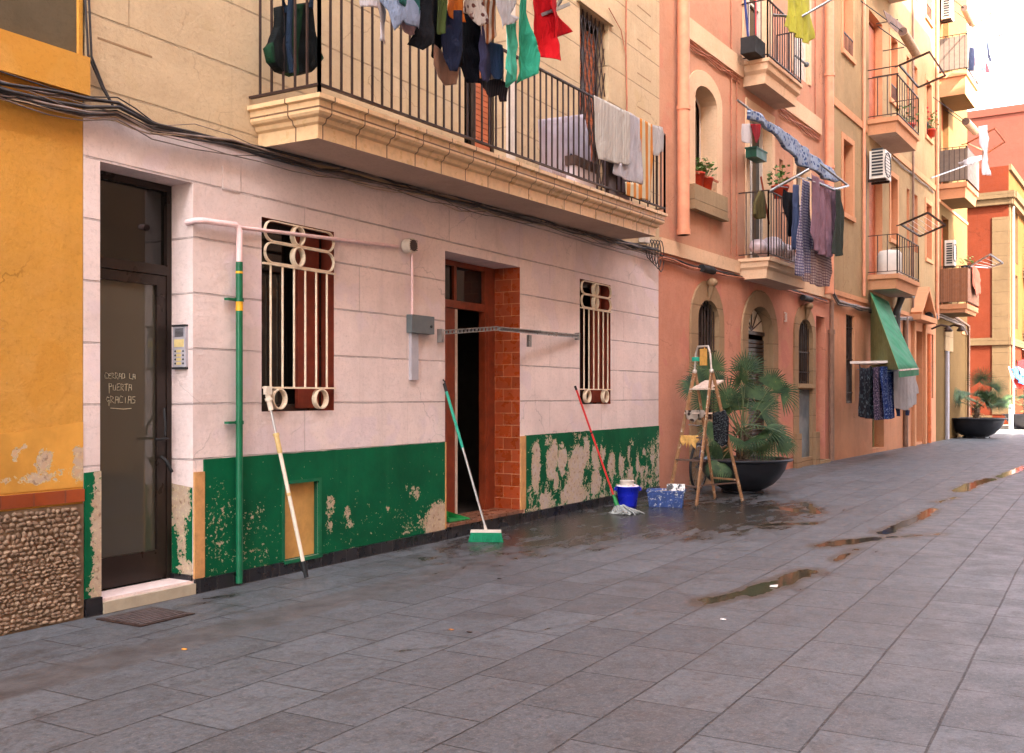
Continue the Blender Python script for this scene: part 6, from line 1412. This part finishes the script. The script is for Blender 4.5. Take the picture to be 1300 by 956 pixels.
# litter and drain cover
m = MB(); a = gnd(977, 745, .005); c = Vector((a[0], a[1], .006)); m.add([c, c + V3(.05, .01, 0), c + V3(.045, .05, .012), c + V3(-.005, .035, .004)], [(0, 1, 2, 3)]); o_ = m.build('paper_scrap', M['white'], loc=tuple(c)); o_.modifiers.new('t', 'SOLIDIFY').thickness = .001; tag(o_, 'small white scrap of paper lying in the brown puddle', 'litter')
for i, (x, y) in enumerate(((573, 800), (234, 825), (596, 803), (634, 735), (918, 787))):
    a = gnd(x, y); m = MB(); c = Vector((a[0], a[1], .004)); m.ball(c, .012, 5, 1.6, 1, .3); o_ = m.build('leaf_litter', simple('dry_leaf_%d' % i, lin(*[(170, 110, 60), (220, 150, 60), (60, 46, 40), (40, 34, 32), (230, 225, 220)][i])), loc=tuple(c))
    tag(o_, ['brown crumb of dry leaf on the slabs in the lower middle', 'orange dry leaf scrap on the slabs near the left door', 'dark speck of litter beside the brown leaf crumb', 'dark pebble on the slabs in front of the broom', 'white speck of litter on the slabs near the puddle'][i], 'litter', 'litter on the slabs')
dc = thing('drain_cover', 'square iron drain cover set in the pavement before the glass door', 'drain cover', (.30, 4.12, 0))
fd = Frame((.11, 3.93), (-.0, 1)); m = MB(); m.box(fd, 0, .40, 0, .38, .001, .006); m.build('frame', M['iron'], dc)
m = MB()
for i in range(9): m.box(fd, .03, .37, .03 + i * .038, .05 + i * .038, .0061, .010)
m.build('plate', simple('rusty_plate', lin(92, 80, 78), .7, .2, .3, 20, .4), dc)

# ================================================================== washing and clutter on the orange building
kC = (820, 220, 3.985)
GC = 'washing on the orange building'
def gC(name, label, cat, col, pts, n, seed, k=kC, pat=None, col2=None, scale=30, fold=.035, freq=18, group=GC, **kw):
    return cloth(name, label, cat, fabric(name + '_weave_%d' % seed, col, col2, pat, scale), onplane(FC, n, cr(*k, pts)), FC, n, group, fold, freq, seed, **kw)
gC('t_shirt', 'black t-shirt hanging next to the balcony rail of the orange building', 't-shirt', lin(26, 24, 30), [(700, 78), (715, 95), (745, 98), (748, 320), (722, 318), (704, 200), (694, 120)], .75, 101)
gC('shirt', 'slate blue shirt between the black t-shirt and the checked cloth', 'shirt', lin(98, 110, 148), [(748, 55), (775, 60), (778, 250), (765, 385), (738, 388), (734, 330), (745, 250)], .85, 102)
gC('tablecloth', 'blue and white checked cloth hanging long below the balcony', 'cloth', lin(196, 186, 196), [(790, 30), (825, 45), (832, 200), (850, 380), (842, 540), (800, 535), (750, 508), (760, 400), (775, 250)], .95, 103, pat='check', col2=lin(84, 76, 120), scale=7)
gC('tablecloth', 'brown checked cloth with a plum border hanging lowest', 'cloth', lin(196, 172, 160), [(838, 380), (938, 400), (942, 500), (930, 572), (880, 575), (830, 556), (786, 538), (790, 500), (842, 510)], 1.0, 104, pat='check', col2=lin(104, 70, 84), scale=7)
gC('sheet', 'large mauve sheet gathered at its lower corner', 'sheet', lin(158, 120, 134), [(830, 0), (850, 10), (950, 75), (972, 100), (975, 230), (960, 380), (925, 425), (870, 405), (838, 380), (822, 300), (828, 150)], 1.08, 105, fold=.05)
gC('trousers', 'dark green trousers leg at the right end of the rack of the orange building', 'trousers', lin(64, 70, 62), [(958, 80), (985, 85), (1000, 200), (1000, 415), (970, 420), (940, 405), (945, 300), (968, 220)], 1.18, 106)
kS = (930, 110, 6.373)
cloth('sunshade', 'blue floral cloth rolled along a slanting pole out from the orange wall', 'sunshade', fabric('floral_sunshade', lin(176, 190, 214), lin(70, 92, 140), 'flower', 16), onplane(FC, .9, cr(*kS, [(145, 185), (200, 215), (330, 310), (430, 375), (520, 440), (600, 515), (760, 640), (870, 755), (840, 772), (780, 765), (700, 715), (640, 665), (590, 660), (545, 630), (520, 590), (470, 540), (400, 470), (330, 375), (250, 310), (150, 260)])), FC, .9, None, .05, 9, 110, thick=.05)
rkC = thing('drying_rack', 'slanting pole frame reaching out over the balcony of the orange building', 'drying rack', FC(4, .5, 4.5))
A0 = FC.px(936, 127, .25); A1 = FC.px(1077, 236, 1.2); B0 = FC.px(978, 243, .5); B1 = FC.px(1027, 215, 1.0)
m = MB(); m.tube([FC(A0[0], .25, A0[1]), FC(A1[0], 1.2, A1[1])], .018, 8); m.build('pole', M['steel'], rkC)
m = MB(); m.tube([FC(B0[0], .48, B0[1]), FC(B1[0], 1.0, B1[1])], .024, 8); m.build('strut', M['steel'], rkC)
m = MB(); q = FC.px(1058, 241, 1.15); m.tube([FC(A1[0], 1.2, A1[1]), FC(q[0], 1.15, q[1]), FC(q[0] - .9, 1.0, q[1] + .05)], .018, 8); m.build('end_bar', M['steel'], rkC)
m = MB()
for (xa, ya, xb, yb, nn) in ((985, 236, 1000, 238, .8), (1010, 224, 1066, 240, 1.08)): a = FC.px(xa, ya, nn); b = FC.px(xb, yb, nn); m.tube([FC(a[0], nn, a[1]), FC(b[0], nn, b[1])], .006, 5)
m.build('line', M['steel'], rkC)
gC('towel', 'small white towel hanging in the balcony door below the pole', 'towel', lin(228, 216, 214), [(80, 300), (150, 300), (162, 330), (160, 455), (110, 458), (78, 440), (72, 380)], .30, 111, k=kS, fold=.02)
gC('t_shirt', 'small red top hanging in the balcony door of the orange building', 't-shirt', lin(170, 24, 34), [(150, 300), (228, 305), (222, 400), (205, 455), (185, 450), (165, 380)], .32, 112, k=kS, fold=.02)
m = MB(); s_, z_ = FC.px(964, 197, .2); m.box(FC, s_ - .24, s_ + .24, .06, .24, z_ - .07, z_ + .07); m.box(FC, s_ - .26, s_ + .26, .05, .25, z_ + .07, z_ + .09)
o_ = m.build('window_box', simple('dark_green_plastic', lin(20, 80, 62), .5), loc=FC(s_, .2, z_)); tag(o_, 'dark green trough hanging in the balcony door under the small red top', 'trough')
m = MB(); rr = random.Random(2)
for i in range(9): m.ball(FC(3.25 + rr.uniform(0, 1.4), .2 + rr.uniform(0, .12), 3.58 + rr.uniform(0, .25)), rr.uniform(.12, .2), 7, 1, 1, .8)
o_ = m.build('plastic_sacks', simple('pale_plastic', lin(206, 186, 190), .35, 0, .2, 8, .6, 14), loc=FC(3.9, .2, 3.5)); tag(o_, 'pale plastic sacks heaped on the balcony floor of the orange building', 'sacks')
gC('cloth_bag', 'olive net bag hanging behind the balcony rail', 'bag', lin(112, 100, 62), [(575, 90), (590, 95), (600, 140), (612, 200), (600, 228), (570, 232), (548, 210), (552, 150)], .35, 113, thick=.04)
m = MB(); a = FC.px(966, 224, .35); b = FC.px(974, 285, .35); m.tube([FC(a[0], .35, a[1]), FC(b[0], .38, b[1])], .016, 6); o_ = m.build('broomstick', M['wood_red'], loc=FC(a[0], .35, a[1])); tag(o_, 'brown stick standing on the balcony beside the net bag', 'stick')
def pot_plant(fr, s, n, z, w_, h, label, seed, leafh=.28, nl=60, flower=None, group='potted plants on sills and balconies', pc='terracotta'):
    r_ = thing('potted_plant', label, 'potted plant', fr(s, n, z), group); c = fr(s, n, z)
    m = MB(); m.lathe(c, [(.001, 0), (w_ * .36, 0), (w_ * .46, h * .85), (w_ * .5, h * .85), (w_ * .5, h), (w_ * .44, h), (.001, h * .9)], 16); m.build('pot', M[pc], r_)
    g_ = random.Random(seed); m = MB()
    for i in range(nl):
        a = g_.uniform(0, 6.28); q = g_.uniform(0, 1) ** .6 * w_ * .75; p = c + Vector((q * math.cos(a), q * math.sin(a), h + g_.uniform(.02, leafh) * (1 - .4 * q / w_)))
        u = Vector((g_.uniform(-1, 1), g_.uniform(-1, 1), g_.uniform(-.4, .6))).normalized(); v = u.cross(Vector((g_.uniform(-1, 1), g_.uniform(-1, 1), 1))).normalized(); L = g_.uniform(.03, .06)
        m.add([p - u * L, p + v * L * .6, p + u * L, p - v * L * .6], [(0, 1, 2, 3)])
        if i % 4 == 0: m.tube([c + V3(0, 0, h * .9), p], .003, 3, cap=False)
    m.build('leaves', M['leafpot'], r_)
    if flower:
        m = MB()
        for i in range(7): a = g_.uniform(0, 6.28); q = g_.uniform(0, w_ * .6); m.ball(c + Vector((q * math.cos(a), q * math.sin(a), h + leafh * g_.uniform(.5, 1.1))), .03, 5)
        m.build('flowers', flower, r_)
    return r_
pot_plant(FC, 1.38, -.04, 4.335, .26, .21, 'red flowerpot with green leaves, left one on the arched window sill', 1, .26)
pot_plant(FC, 1.70, -.04, 4.335, .26, .19, 'red flowerpot with spreading leaves in the middle of the arched window sill', 2, .28)
m = MB(); m.box(FC, 1.22, 2.02, .03, .05, 4.50, 4.53); m.box(FC, 1.22, 1.24, -.05, .05, 4.50, 4.53); o_ = m.build('pot_rail', M['shutter'], loc=FC(1.6, 0, 4.5)); tag(o_, 'wooden bar holding the flowerpots on the arched window sill', 'bar')
s_, z_ = FC.px(992, 238, .3); pot_plant(FC, s_, .28, 4.60, .3, .2, 'leafy green plant by the balcony door under the slanting cloth', 3, .4)
# upper balcony clutter
s_, z_ = FC.px(952, 62, .2); m = MB(); m.box(FC, s_ - .2, s_ + .25, .12, .36, 6.63, 6.88); o_ = m.build('basket', M['blackrub'], loc=FC(s_, .2, 6.64)); tag(o_, 'black basket on the upper balcony of the orange building', 'basket')
for (x0, y0, x1, y1, mt, lb) in ((943, -30, 950, 50, 'bike', 'blue mop handle standing in the black basket'), (959, -30, 959, 52, 'redpole', 'red broom handle on the upper balcony')):
    a = FC.px(x0, y0, .2); b = FC.px(x1, y1, .2); m = MB(); m.tube([FC(a[0], .2, a[1]), FC(b[0], .2, b[1])], .02, 6)
    o_ = m.build('broomstick', M['redpole'] if mt == 'redpole' else simple('blue_handle', lin(50, 66, 130), .5), loc=FC(a[0], .2, a[1])); tag(o_, lb, 'broom handle')
kU = (820, 0, 3.985)
gC('towel', 'yellow-green towel hanging from a pole high on the orange building', 'towel', lin(196, 190, 72), [(722, -150), (830, -150), (828, 40), (850, 192), (815, 225), (770, 190), (700, 132), (712, 60)], .75, 120, k=kU, fold=.03)
a = FC.px(1016, 22, .7); b = FC.px(1060, -3, 1.2); m = MB(); m.tube([FC(a[0] - .6, .45, a[1] - .1), FC(a[0], .7, a[1]), FC(b[0], 1.2, b[1])], .022, 6); o_ = m.build('drying_pole', M['steel'], loc=FC(a[0], .7, a[1])); tag(o_, 'grey pole jutting out beside the yellow-green towel', 'pole')
m = MB(); a = FC.px(1010, 71, .1); b = FC.px(1024, 82, .1); m.tube([FC(a[0], .1, a[1]), FC(b[0], .1, b[1])], .02, 6); m.ball(FC(b[0], .1, b[1]), .05, 6); o_ = m.build('pole_stub', M['greybox'], loc=FC(b[0], .1, b[1])); tag(o_, 'short grey pole stub on the closed shutter of the orange building', 'pole')

# ================================================================== things on the tan and yellow houses
def ac_unit(s, z0, label, w_=1.0, h=.72, d=.42, n0=.06):
    r_ = thing('air_conditioner', label, 'air conditioner', FC(s, 0, z0), 'air conditioners on the walls')
    m = MB(); m.box(FC, s, s + w_, n0, n0 + d, z0, z0 + h); m.build('case', M['acwhite'], r_)
    m = MB(); c = (s - .003, n0 + d * .5, z0 + h * .5)
    for i in range(9): m.box(FC, s - .012, s - .001, n0 + .05, n0 + d - .05, z0 + .06 + i * .07, z0 + .10 + i * .07)
    m.build('side_vent', M['acdark'], r_)
    m = MB(); fr2 = Frame((0, 0), (1, 0)); P = [FC(s + w_ * .42 + .27 * math.cos(t * math.pi / 12), n0 + d + .006, z0 + h * .5 + .27 * math.sin(t * math.pi / 12)) for t in range(25)]; m.tube(P, .012, 5)
    for i in range(-3, 4): m.bar(FC(s + w_ * .42 - .26, n0 + d + .006, z0 + h * .5 + i * .07), FC(s + w_ * .42 + .26, n0 + d + .006, z0 + h * .5 + i * .07), .008)
    m.build('fan_grille', M['acdark'], r_)
    m = MB()
    for q in (.1, w_ - .15): m.box(FC, s + q, s + q + .05, 0, n0 + d, z0 - .05, z0 - .003)
    m.build_each('bracket', M['iron'], r_); return r_
ac_unit(10.95, 6.15, 'white air conditioner on the tan building between its two upper balconies', .55, .62, .34)
s_, z_ = FC.px(1196, 325, .3); ac_unit(19.75, 5.15, 'white air conditioner above the reed-screened balcony', .3, .75, .26)
ac_unit(19.3, 12.3, 'tall white air conditioner over the uppermost panelled balcony', .4, 1.1, .26)
m = MB(); m.lathe(FC(11.8, .30, 4.02), [(.001, 0), (.26, 0), (.28, .06), (.28, .5), (.22, .6), (.08, .62), (.001, .64)], 20); o_ = m.build('gas_heater', M['acwhite'], loc=FC(11.8, .3, 4.02)); tag(o_, 'rounded white appliance on the lower balcony of the tan building', 'appliance')
# square washing frames hung out on arms
def frame4(label, P, nds, mt='iron', lines=0, r=.022, cat='airer'):
    q = [FC.px(x, y, n) for (x, y), n in zip(P, nds)]; W = [FC(a, n, z) for (a, z), n in zip(q, nds)]
    r_ = thing('clothes_airer', label, cat, W[0], 'drying frames over the street'); m = MB()
    for i in range(4): m.bar(W[i], W[(i + 1) % 4], r * 1.6)
    m.build('frame', M[mt], r_)
    if lines:
        m = MB()
        for i in range(1, lines + 1): t = i / (lines + 1); m.tube([W[0].lerp(W[1], t), W[3].lerp(W[2], t)], .006, 4)
        m.build('line', M['white'], r_)
    m = MB(); b = W[0].copy(); m.tube([W[0], FC(q[0][0], .6, q[0][1] - .02)], .015, 5); m.build('arm', M[mt], r_)
    return r_
frame4('empty square frame tilted over the upper balcony of the tan building', [(1142, 83), (1180, 66), (1200, 96), (1166, 111)], [.7, 1.6, 1.9, .8])
frame4('square frame with thin lines above the lower balcony of the tan building', [(1144, 285), (1178, 270), (1200, 286), (1168, 300)], [.7, 1.6, 1.9, .8], lines=4)
frame4('square frame over the middle panelled balcony of the yellow house', [(1228, 182), (1263, 163), (1276, 180), (1254, 194)], [.76, 1.9, 2.1, .9], mt='shutter')
frame4('white cloth-covered frame beside the reed-screened balcony', [(1231, 338), (1257, 323), (1273, 334), (1255, 340)], [.76, 1.9, 2.1, .9], mt='greytrunk', lines=3)
for (a, b, nn) in (((1098, 92), (1142, 83), .7), ((1120, 60), (1148, 60), .5), ((1101, 100), (1141, 93), .6), ((1120, 28), (1140, 25), .5)):
    p = FC.px(*a, .05); q = FC.px(*b, nn); m = MB(); m.bar(FC(q[0], .02, q[1]), FC(q[0], nn, q[1]), .02)
    o_ = m.build('drying_bracket', M['iron'], loc=FC(q[0], .02, q[1])); tag(o_, 'thin dark arm sticking out of the tan wall above the upper balcony', 'arm', 'thin arms on the tan wall')
# rolled bamboo blinds on sloping cords
def roll(p0, p1, n, r, label, seed):
    a = FC.px(*p0, n); b = FC.px(*p1, n); A_ = FC(a[0], n, a[1]); B_ = FC(a[0] + .95, n + .02, a[1] - .02)
    B_ = FC(b[0], n, b[1])
    r_ = thing('rolled_blind', label, 'rolled blind', A_, 'rolled blinds in front of the balconies'); m = MB(); m.tube([A_, B_], r, 14); m.build('roll', M['bamboo'], r_)
    m = MB(); m.tube([A_ - (B_ - A_).normalized() * .004, A_ + (B_ - A_) * .004], r * .93, 14); m.build('roll_end', M['bamboo_end'], r_)
    m = MB(); m.tube([A_, FC(a[0] - .25, .03, a[1] + .75)], .012, 4); m.tube([B_, FC(b[0] - .1, .03, b[1] + .75)], .012, 4); m.build('cord', M['cable'], r_)
roll((1146, 40), (1163, 68), .85, .10, 'rolled bamboo blind hung before the upper balcony of the tan building', 1)
roll((1224, 10), (1234, 30), .8, .10, 'rolled blind against the sky over the uppermost panelled balcony', 2)
roll((1226, 154), (1238, 167), .85, .11, 'pale rolled blind between the two panelled balconies', 3)
# the long slanting blind of the tan building above the rolled one
cloth('hanging_blind', 'loose brown blind sagging from the balcony above', 'blind', simple('brown_blind', lin(112, 82, 66), .8), onplane(FC, .6, [(1122, 12), (1134, 22), (1148, 33), (1150, 40), (1140, 43), (1128, 30)]), FC, .6, None, .03, 8, 130)
# washing
kE = (1120, 0, 7.356); GE = 'washing on the yellow end house'
def gE(name, label, cat, col, pts, n, seed, k=kE, group=GE, fold=.05, **kw):
    return cloth(name, label, cat, fabric(name + '_line_%d' % seed, col), onplane(FC, n, cr(*k, pts)), FC, n, group, fold, 9, seed, res=.06, **kw)
gE('trousers', 'navy trousers hanging on the uppermost panelled balcony', 'trousers', lin(50, 56, 84), [(822, 440), (862, 450), (872, 600), (850, 670), (818, 655), (812, 560)], 1.0, 141)
gE('shirt', 'pale pink shirt hanging against the sky', 'shirt', lin(226, 196, 200), [(855, 330), (885, 300), (905, 400), (915, 600), (935, 670), (880, 675), (865, 600), (868, 460)], 1.3, 142)
gE('towel', 'white and sky-blue towel hanging against the sky', 'towel', lin(170, 204, 226), [(920, 310), (942, 300), (975, 380), (980, 560), (965, 650), (935, 660), (920, 500)], 1.6, 143)
gE('t_shirt', 'slate t-shirt at the outer end of the line against the sky', 't-shirt', lin(98, 100, 126), [(975, 370), (1000, 385), (1005, 480), (1018, 570), (998, 582), (975, 540)], 1.9, 144)
gE('socks', 'small red cloth at the end of the line against the sky', 'cloth', lin(206, 120, 128), [(975, 585), (985, 590), (998, 675), (975, 680)], 1.9, 145)
for (a, na, b, nb, lb) in (((1228, 40), .76, (1259, 16), 2.0, 'long pole over the uppermost panelled balcony'), ((1262, 50), 2.0, (1272, 43), 2.4, 'tip of a second pole against the sky'), ((1182, 226), .3, (1232, 208), 1.0, 'pole slanting past the middle panelled balcony')):
    p = FC.px(*a, na); q = FC.px(*b, nb); m = MB(); m.tube([FC(p[0], na, p[1]), FC(q[0], nb, q[1])], .02, 5); o_ = m.build('drying_pole', M['steel'], loc=FC(p[0], na, p[1])); tag(o_, lb, 'pole')
gE('sheet', 'white sheet drying at the corner of the middle panelled balcony', 'sheet', lin(226, 214, 214), [(0, 0), (60, -30), (130, -42), (128, -20), (60, 10), (20, 12)], 1.2, 146, k=(1217, 207, 3.985))
gE('shirt', 'long white shirt hanging from the square frame of the yellow house', 'shirt', lin(232, 214, 214), [(808, 640), (850, 632), (860, 700), (850, 780), (862, 888), (832, 885), (828, 790), (812, 720)], 1.7, 147, k=(1040, 0, 3.985))
gE('towel', 'salmon towel hanging over the reed screen', 'towel', lin(232, 138, 112), [(780, 545), (800, 560), (820, 620), (812, 690), (790, 700), (780, 640)], .85, 148, k=(1040, 200, 3.985))
s_, z_ = FC.px(1212, 336, .4); pot_plant(FC, 20.3, .55, 5.02, .3, .16, 'spiky plant on top of the reed-screened balcony', 5, .35, 40, pc='bowl')
s_, z_ = FC.px(1182, 170, .1); pot_plant(FC, 17.7, .06, 8.52, .3, .2, 'trailing plant with red flowers on a narrow sill of the tan building', 6, .55, 90, M['redpole'])
pot_plant(FC, 13.0, .45, 7.52, .35, .25, 'bushy plant in the corner of the upper balcony of the tan building', 7, .6, 80)
# green awning over the ground-floor door, washing beneath it
aw = thing('awning', 'green cloth awning slanting over the ground-floor doorway of the tan building', 'awning', FC(11.4, 0, 3.4))
TL_ = (11.05, .05, 3.62); TR_ = (12.75, .05, 3.55); p = FC.px(1143, 470, 1.45); q = FC.px(1167, 468, 1.15)
BL_ = FC(11.45, 1.55, FC.px(1143, 470, 1.5)[1]); BR_ = FC(12.9, 1.55, 2.0)
m = MB(); P0 = FC(*TL_); P1 = FC(*TR_)
sL, zL = FC.px(1141, 470, 1.30); sR, zR = FC.px(1166, 468, 1.30); P2 = FC(sR, 1.30, zR); P3_ = FC(sL, 1.30, zL); nU, nV = 16, 12; vs = []; uvs = []
for j in range(nV + 1):
    for i in range(nU + 1):
        u, v = i / nU, j / nV; pnt = P0.lerp(P1, u).lerp(P3_.lerp(P2, u), v); pnt.z -= .05 * math.sin(math.pi * v) * (1 + .3 * math.sin(u * 9)); vs.append(pnt); uvs.append((u, v))
m.add(vs, [(j*(nU+1)+i, j*(nU+1)+i+1, (j+1)*(nU+1)+i+1, (j+1)*(nU+1)+i) for j in range(nV) for i in range(nU)], uvs, True)
b = len(m.v); m.add([P3_, P2, P2 + V3(0,0,-.14), P3_ + V3(0,0,-.14)], [(0,1,2,3)])
o_ = m.build('canopy', M['awn_green'], aw); o_.modifiers.new('t', 'SOLIDIFY').thickness = .008
m = MB(); m.bar(P3_, P2, .03); m.bar(P3_, FC(TL_[0], .05, zL), .02); m.bar(P2, FC(sR, .05, zR), .02); m.build('frame', M['steel'], aw)
m = MB(); vs = [FC(TL_[0], .06, TL_[2]), FC(TL_[0], .06, 1.9), P3_]; m.add(vs, [(0, 1, 2)]); o_ = m.build('side_curtain', simple('olive_curtain', lin(126, 134, 84), .8), aw); o_.modifiers.new('t', 'SOLIDIFY').thickness = .006
kD = (1040, 360, 3.985); GD = 'washing under the green awning'
def gD(name, label, cat, col, pts, n, seed, pat=None, col2=None, scale=20, fold=.03, **kw):
    return cloth(name, label, cat, fabric(name + '_aw_%d' % seed, col, col2, pat, scale), onplane(FC, n, cr(*kD, pts)), FC, n, GD, fold, 18, seed, **kw)
gD('dress', 'black flowered dress, leftmost under the green awning', 'dress', lin(24, 26, 38), [(200, 405), (212, 425), (240, 430), (262, 415), (272, 440), (272, 685), (235, 682), (198, 672), (200, 520)], .75, 161, 'flower', lin(70, 84, 92), 14)
gD('dress', 'dark maroon patterned dress beside the black one', 'dress', lin(70, 58, 84), [(272, 425), (305, 420), (315, 500), (325, 600), (330, 688), (272, 692)], .80, 162, 'flower', lin(150, 128, 150), 26)
gD('dress', 'blue patterned dress in the middle under the green awning', 'dress', lin(40, 66, 140), [(308, 420), (378, 420), (380, 680), (345, 688), (328, 684), (318, 560)], .85, 163, 'flower', lin(130, 152, 196), 26)
gD('skirt', 'white flared skirt, rightmost under the green awning', 'skirt', lin(214, 208, 208), [(380, 425), (470, 425), (490, 470), (502, 555), (490, 560), (492, 605), (440, 642), (385, 632), (378, 500)], .92, 164)
gD('shorts', 'dark blue hem showing below the white skirt', 'shorts', lin(24, 44, 90), [(383, 625), (416, 635), (412, 672), (385, 670)], .85, 165)
gD('shorts', 'small navy corner hanging right of the white skirt hem', 'shorts', lin(30, 50, 96), [(438, 640), (458, 640), (456, 668), (440, 668)], .90, 166)
m = MB(); a = FC.px(1105, 455, .5); 
m.box(FC, a[0] - .05, a[0] + 1.25, .1, .9, FC.px(1120, 461, .6)[1] - .02, FC.px(1120, 461, .6)[1] + .03); 
o_ = m.build('drying_rack', M['white'], loc=FC(a[0], .5, a[1])); tag(o_, 'white shelf-like rack holding the dresses under the green awning', 'drying rack')
# wall lamps
def wall_lamp(px_, py_, label):
    s_, z_ = FC.px(px_, py_, .2); r_ = thing('wall_lamp', label, 'wall lamp', FC(s_, 0, z_)); m = MB(); m.tube([FC(s_, .0, z_ - .05), FC(s_, .25, z_ + .05), FC(s_, .45, z_)], .03, 6); m.build('arm', M['iron'], r_)
    m = MB(); m.lathe(FC(s_, .45, z_ - .14), [(.10, 0), (.12, .02), (.05, .12), (.02, .15)], 12); m.build('shade', M['iron'], r_)
wall_lamp(1192, 415, 'dark wall lamp on the yellow house left of its door'); wall_lamp(1208, 415, 'dark wall lamp on the yellow house over the fascia panel')
m = MB(); s_, z_ = FC.px(1150, 372, .3); m.box(FC, s_ - .35, s_ + .3, .08, .45, z_ - .1, z_ + .28); m.tube([FC(s_, .2, z_ - .1), FC(s_ - .05, .1, z_ - .45), FC(s_ - .05, .1, z_ - .9)], .09, 8); o_ = m.build('junction_box', M['greybox'], loc=FC(s_, 0, z_)); tag(o_, 'grey box with fat black cables beside the portal pediment', 'junction box')
m = MB(); s_, z_ = FC.px(1184, 402, .2); m.tube([FC(s_ - .3, .15, z_), FC(s_ + .5, .15, z_)], .11, 10); o_ = m.build('splice_case', M['blackrub'], loc=FC(s_, 0, z_)); tag(o_, 'black splice case under the yellow house string of cables', 'splice case', 'black splice cases on the cables')

# ================================================================== at the red corner building
def stall():
    st = thing('market_parasol', 'red, blue and white cloths hung out at the door of the red corner building', 'cloths', FC(F0 + 3, .8, 0))
    for (pts, col, n) in (([(660, 310), (700, 290), (765, 400), (765, 450), (720, 420), (680, 350)], lin(74, 130, 196), 1.1), ([(705, 250), (760, 230), (765, 330), (730, 330)], lin(206, 40, 44), .9), ([(690, 370), (765, 440), (765, 475), (690, 470)], lin(198, 40, 30), .95), ([(715, 290), (765, 330), (765, 380), (740, 350)], lin(226, 220, 214), 1.15)):
        cloth('flag', None, None, fabric('flag_%d' % int(n * 100), col), onplane(FC, n, cr(1180, 420, 6.375, [(x if x < 765 else 800, y) for x, y in pts])), FC, n, None, .06, 6, int(n * 100), parent=st, res=.08)
    m = MB(); a = FC.px(1289, 492, 1.0); b = FC.px(1296, 466, 1.0); m.tube([FC(a[0], 1.0, a[1]), FC(b[0], .6, b[1])], .03, 6); m.build('pole', M['white'], st)
stall()
aw = thing('awning', 'cream awning over the doorway of the red corner building', 'awning', FC(F0 + 4.3, 0, 3.4)); m = MB(); m.add([FC(F0 + 4, .02, 3.38), FC(F0 + 7, .02, 3.38), FC(F0 + 7, 1.4, 2.9), FC(F0 + 4, 1.4, 2.9)], [(0, 1, 2, 3)]); o_ = m.build('canopy', M['offwhite'], aw); o_.modifiers.new('t', 'SOLIDIFY').thickness = .02
pot_plant(FC, F0 + 5.0, .5, 4.16, .4, .25, 'potted plant with yellow flowers on the lower balcony of the corner building', 9, .35, 60, M['yellowband']); pot_plant(FC, F0 + 5.2, .5, 6.96, .45, .35, 'red flowerpot on the upper balcony of the corner building', 10, .3, 50)
m = MB(); m.tube([FC(47.5, 3.0, 16.6), FC(47.5, 3.0, 18.0)], .05, 5); o_ = m.build('roof_post', M['white'], loc=FC(47.5, 3, 16.6)); tag(o_, 'thin white post on the roof of the pink block', 'post')
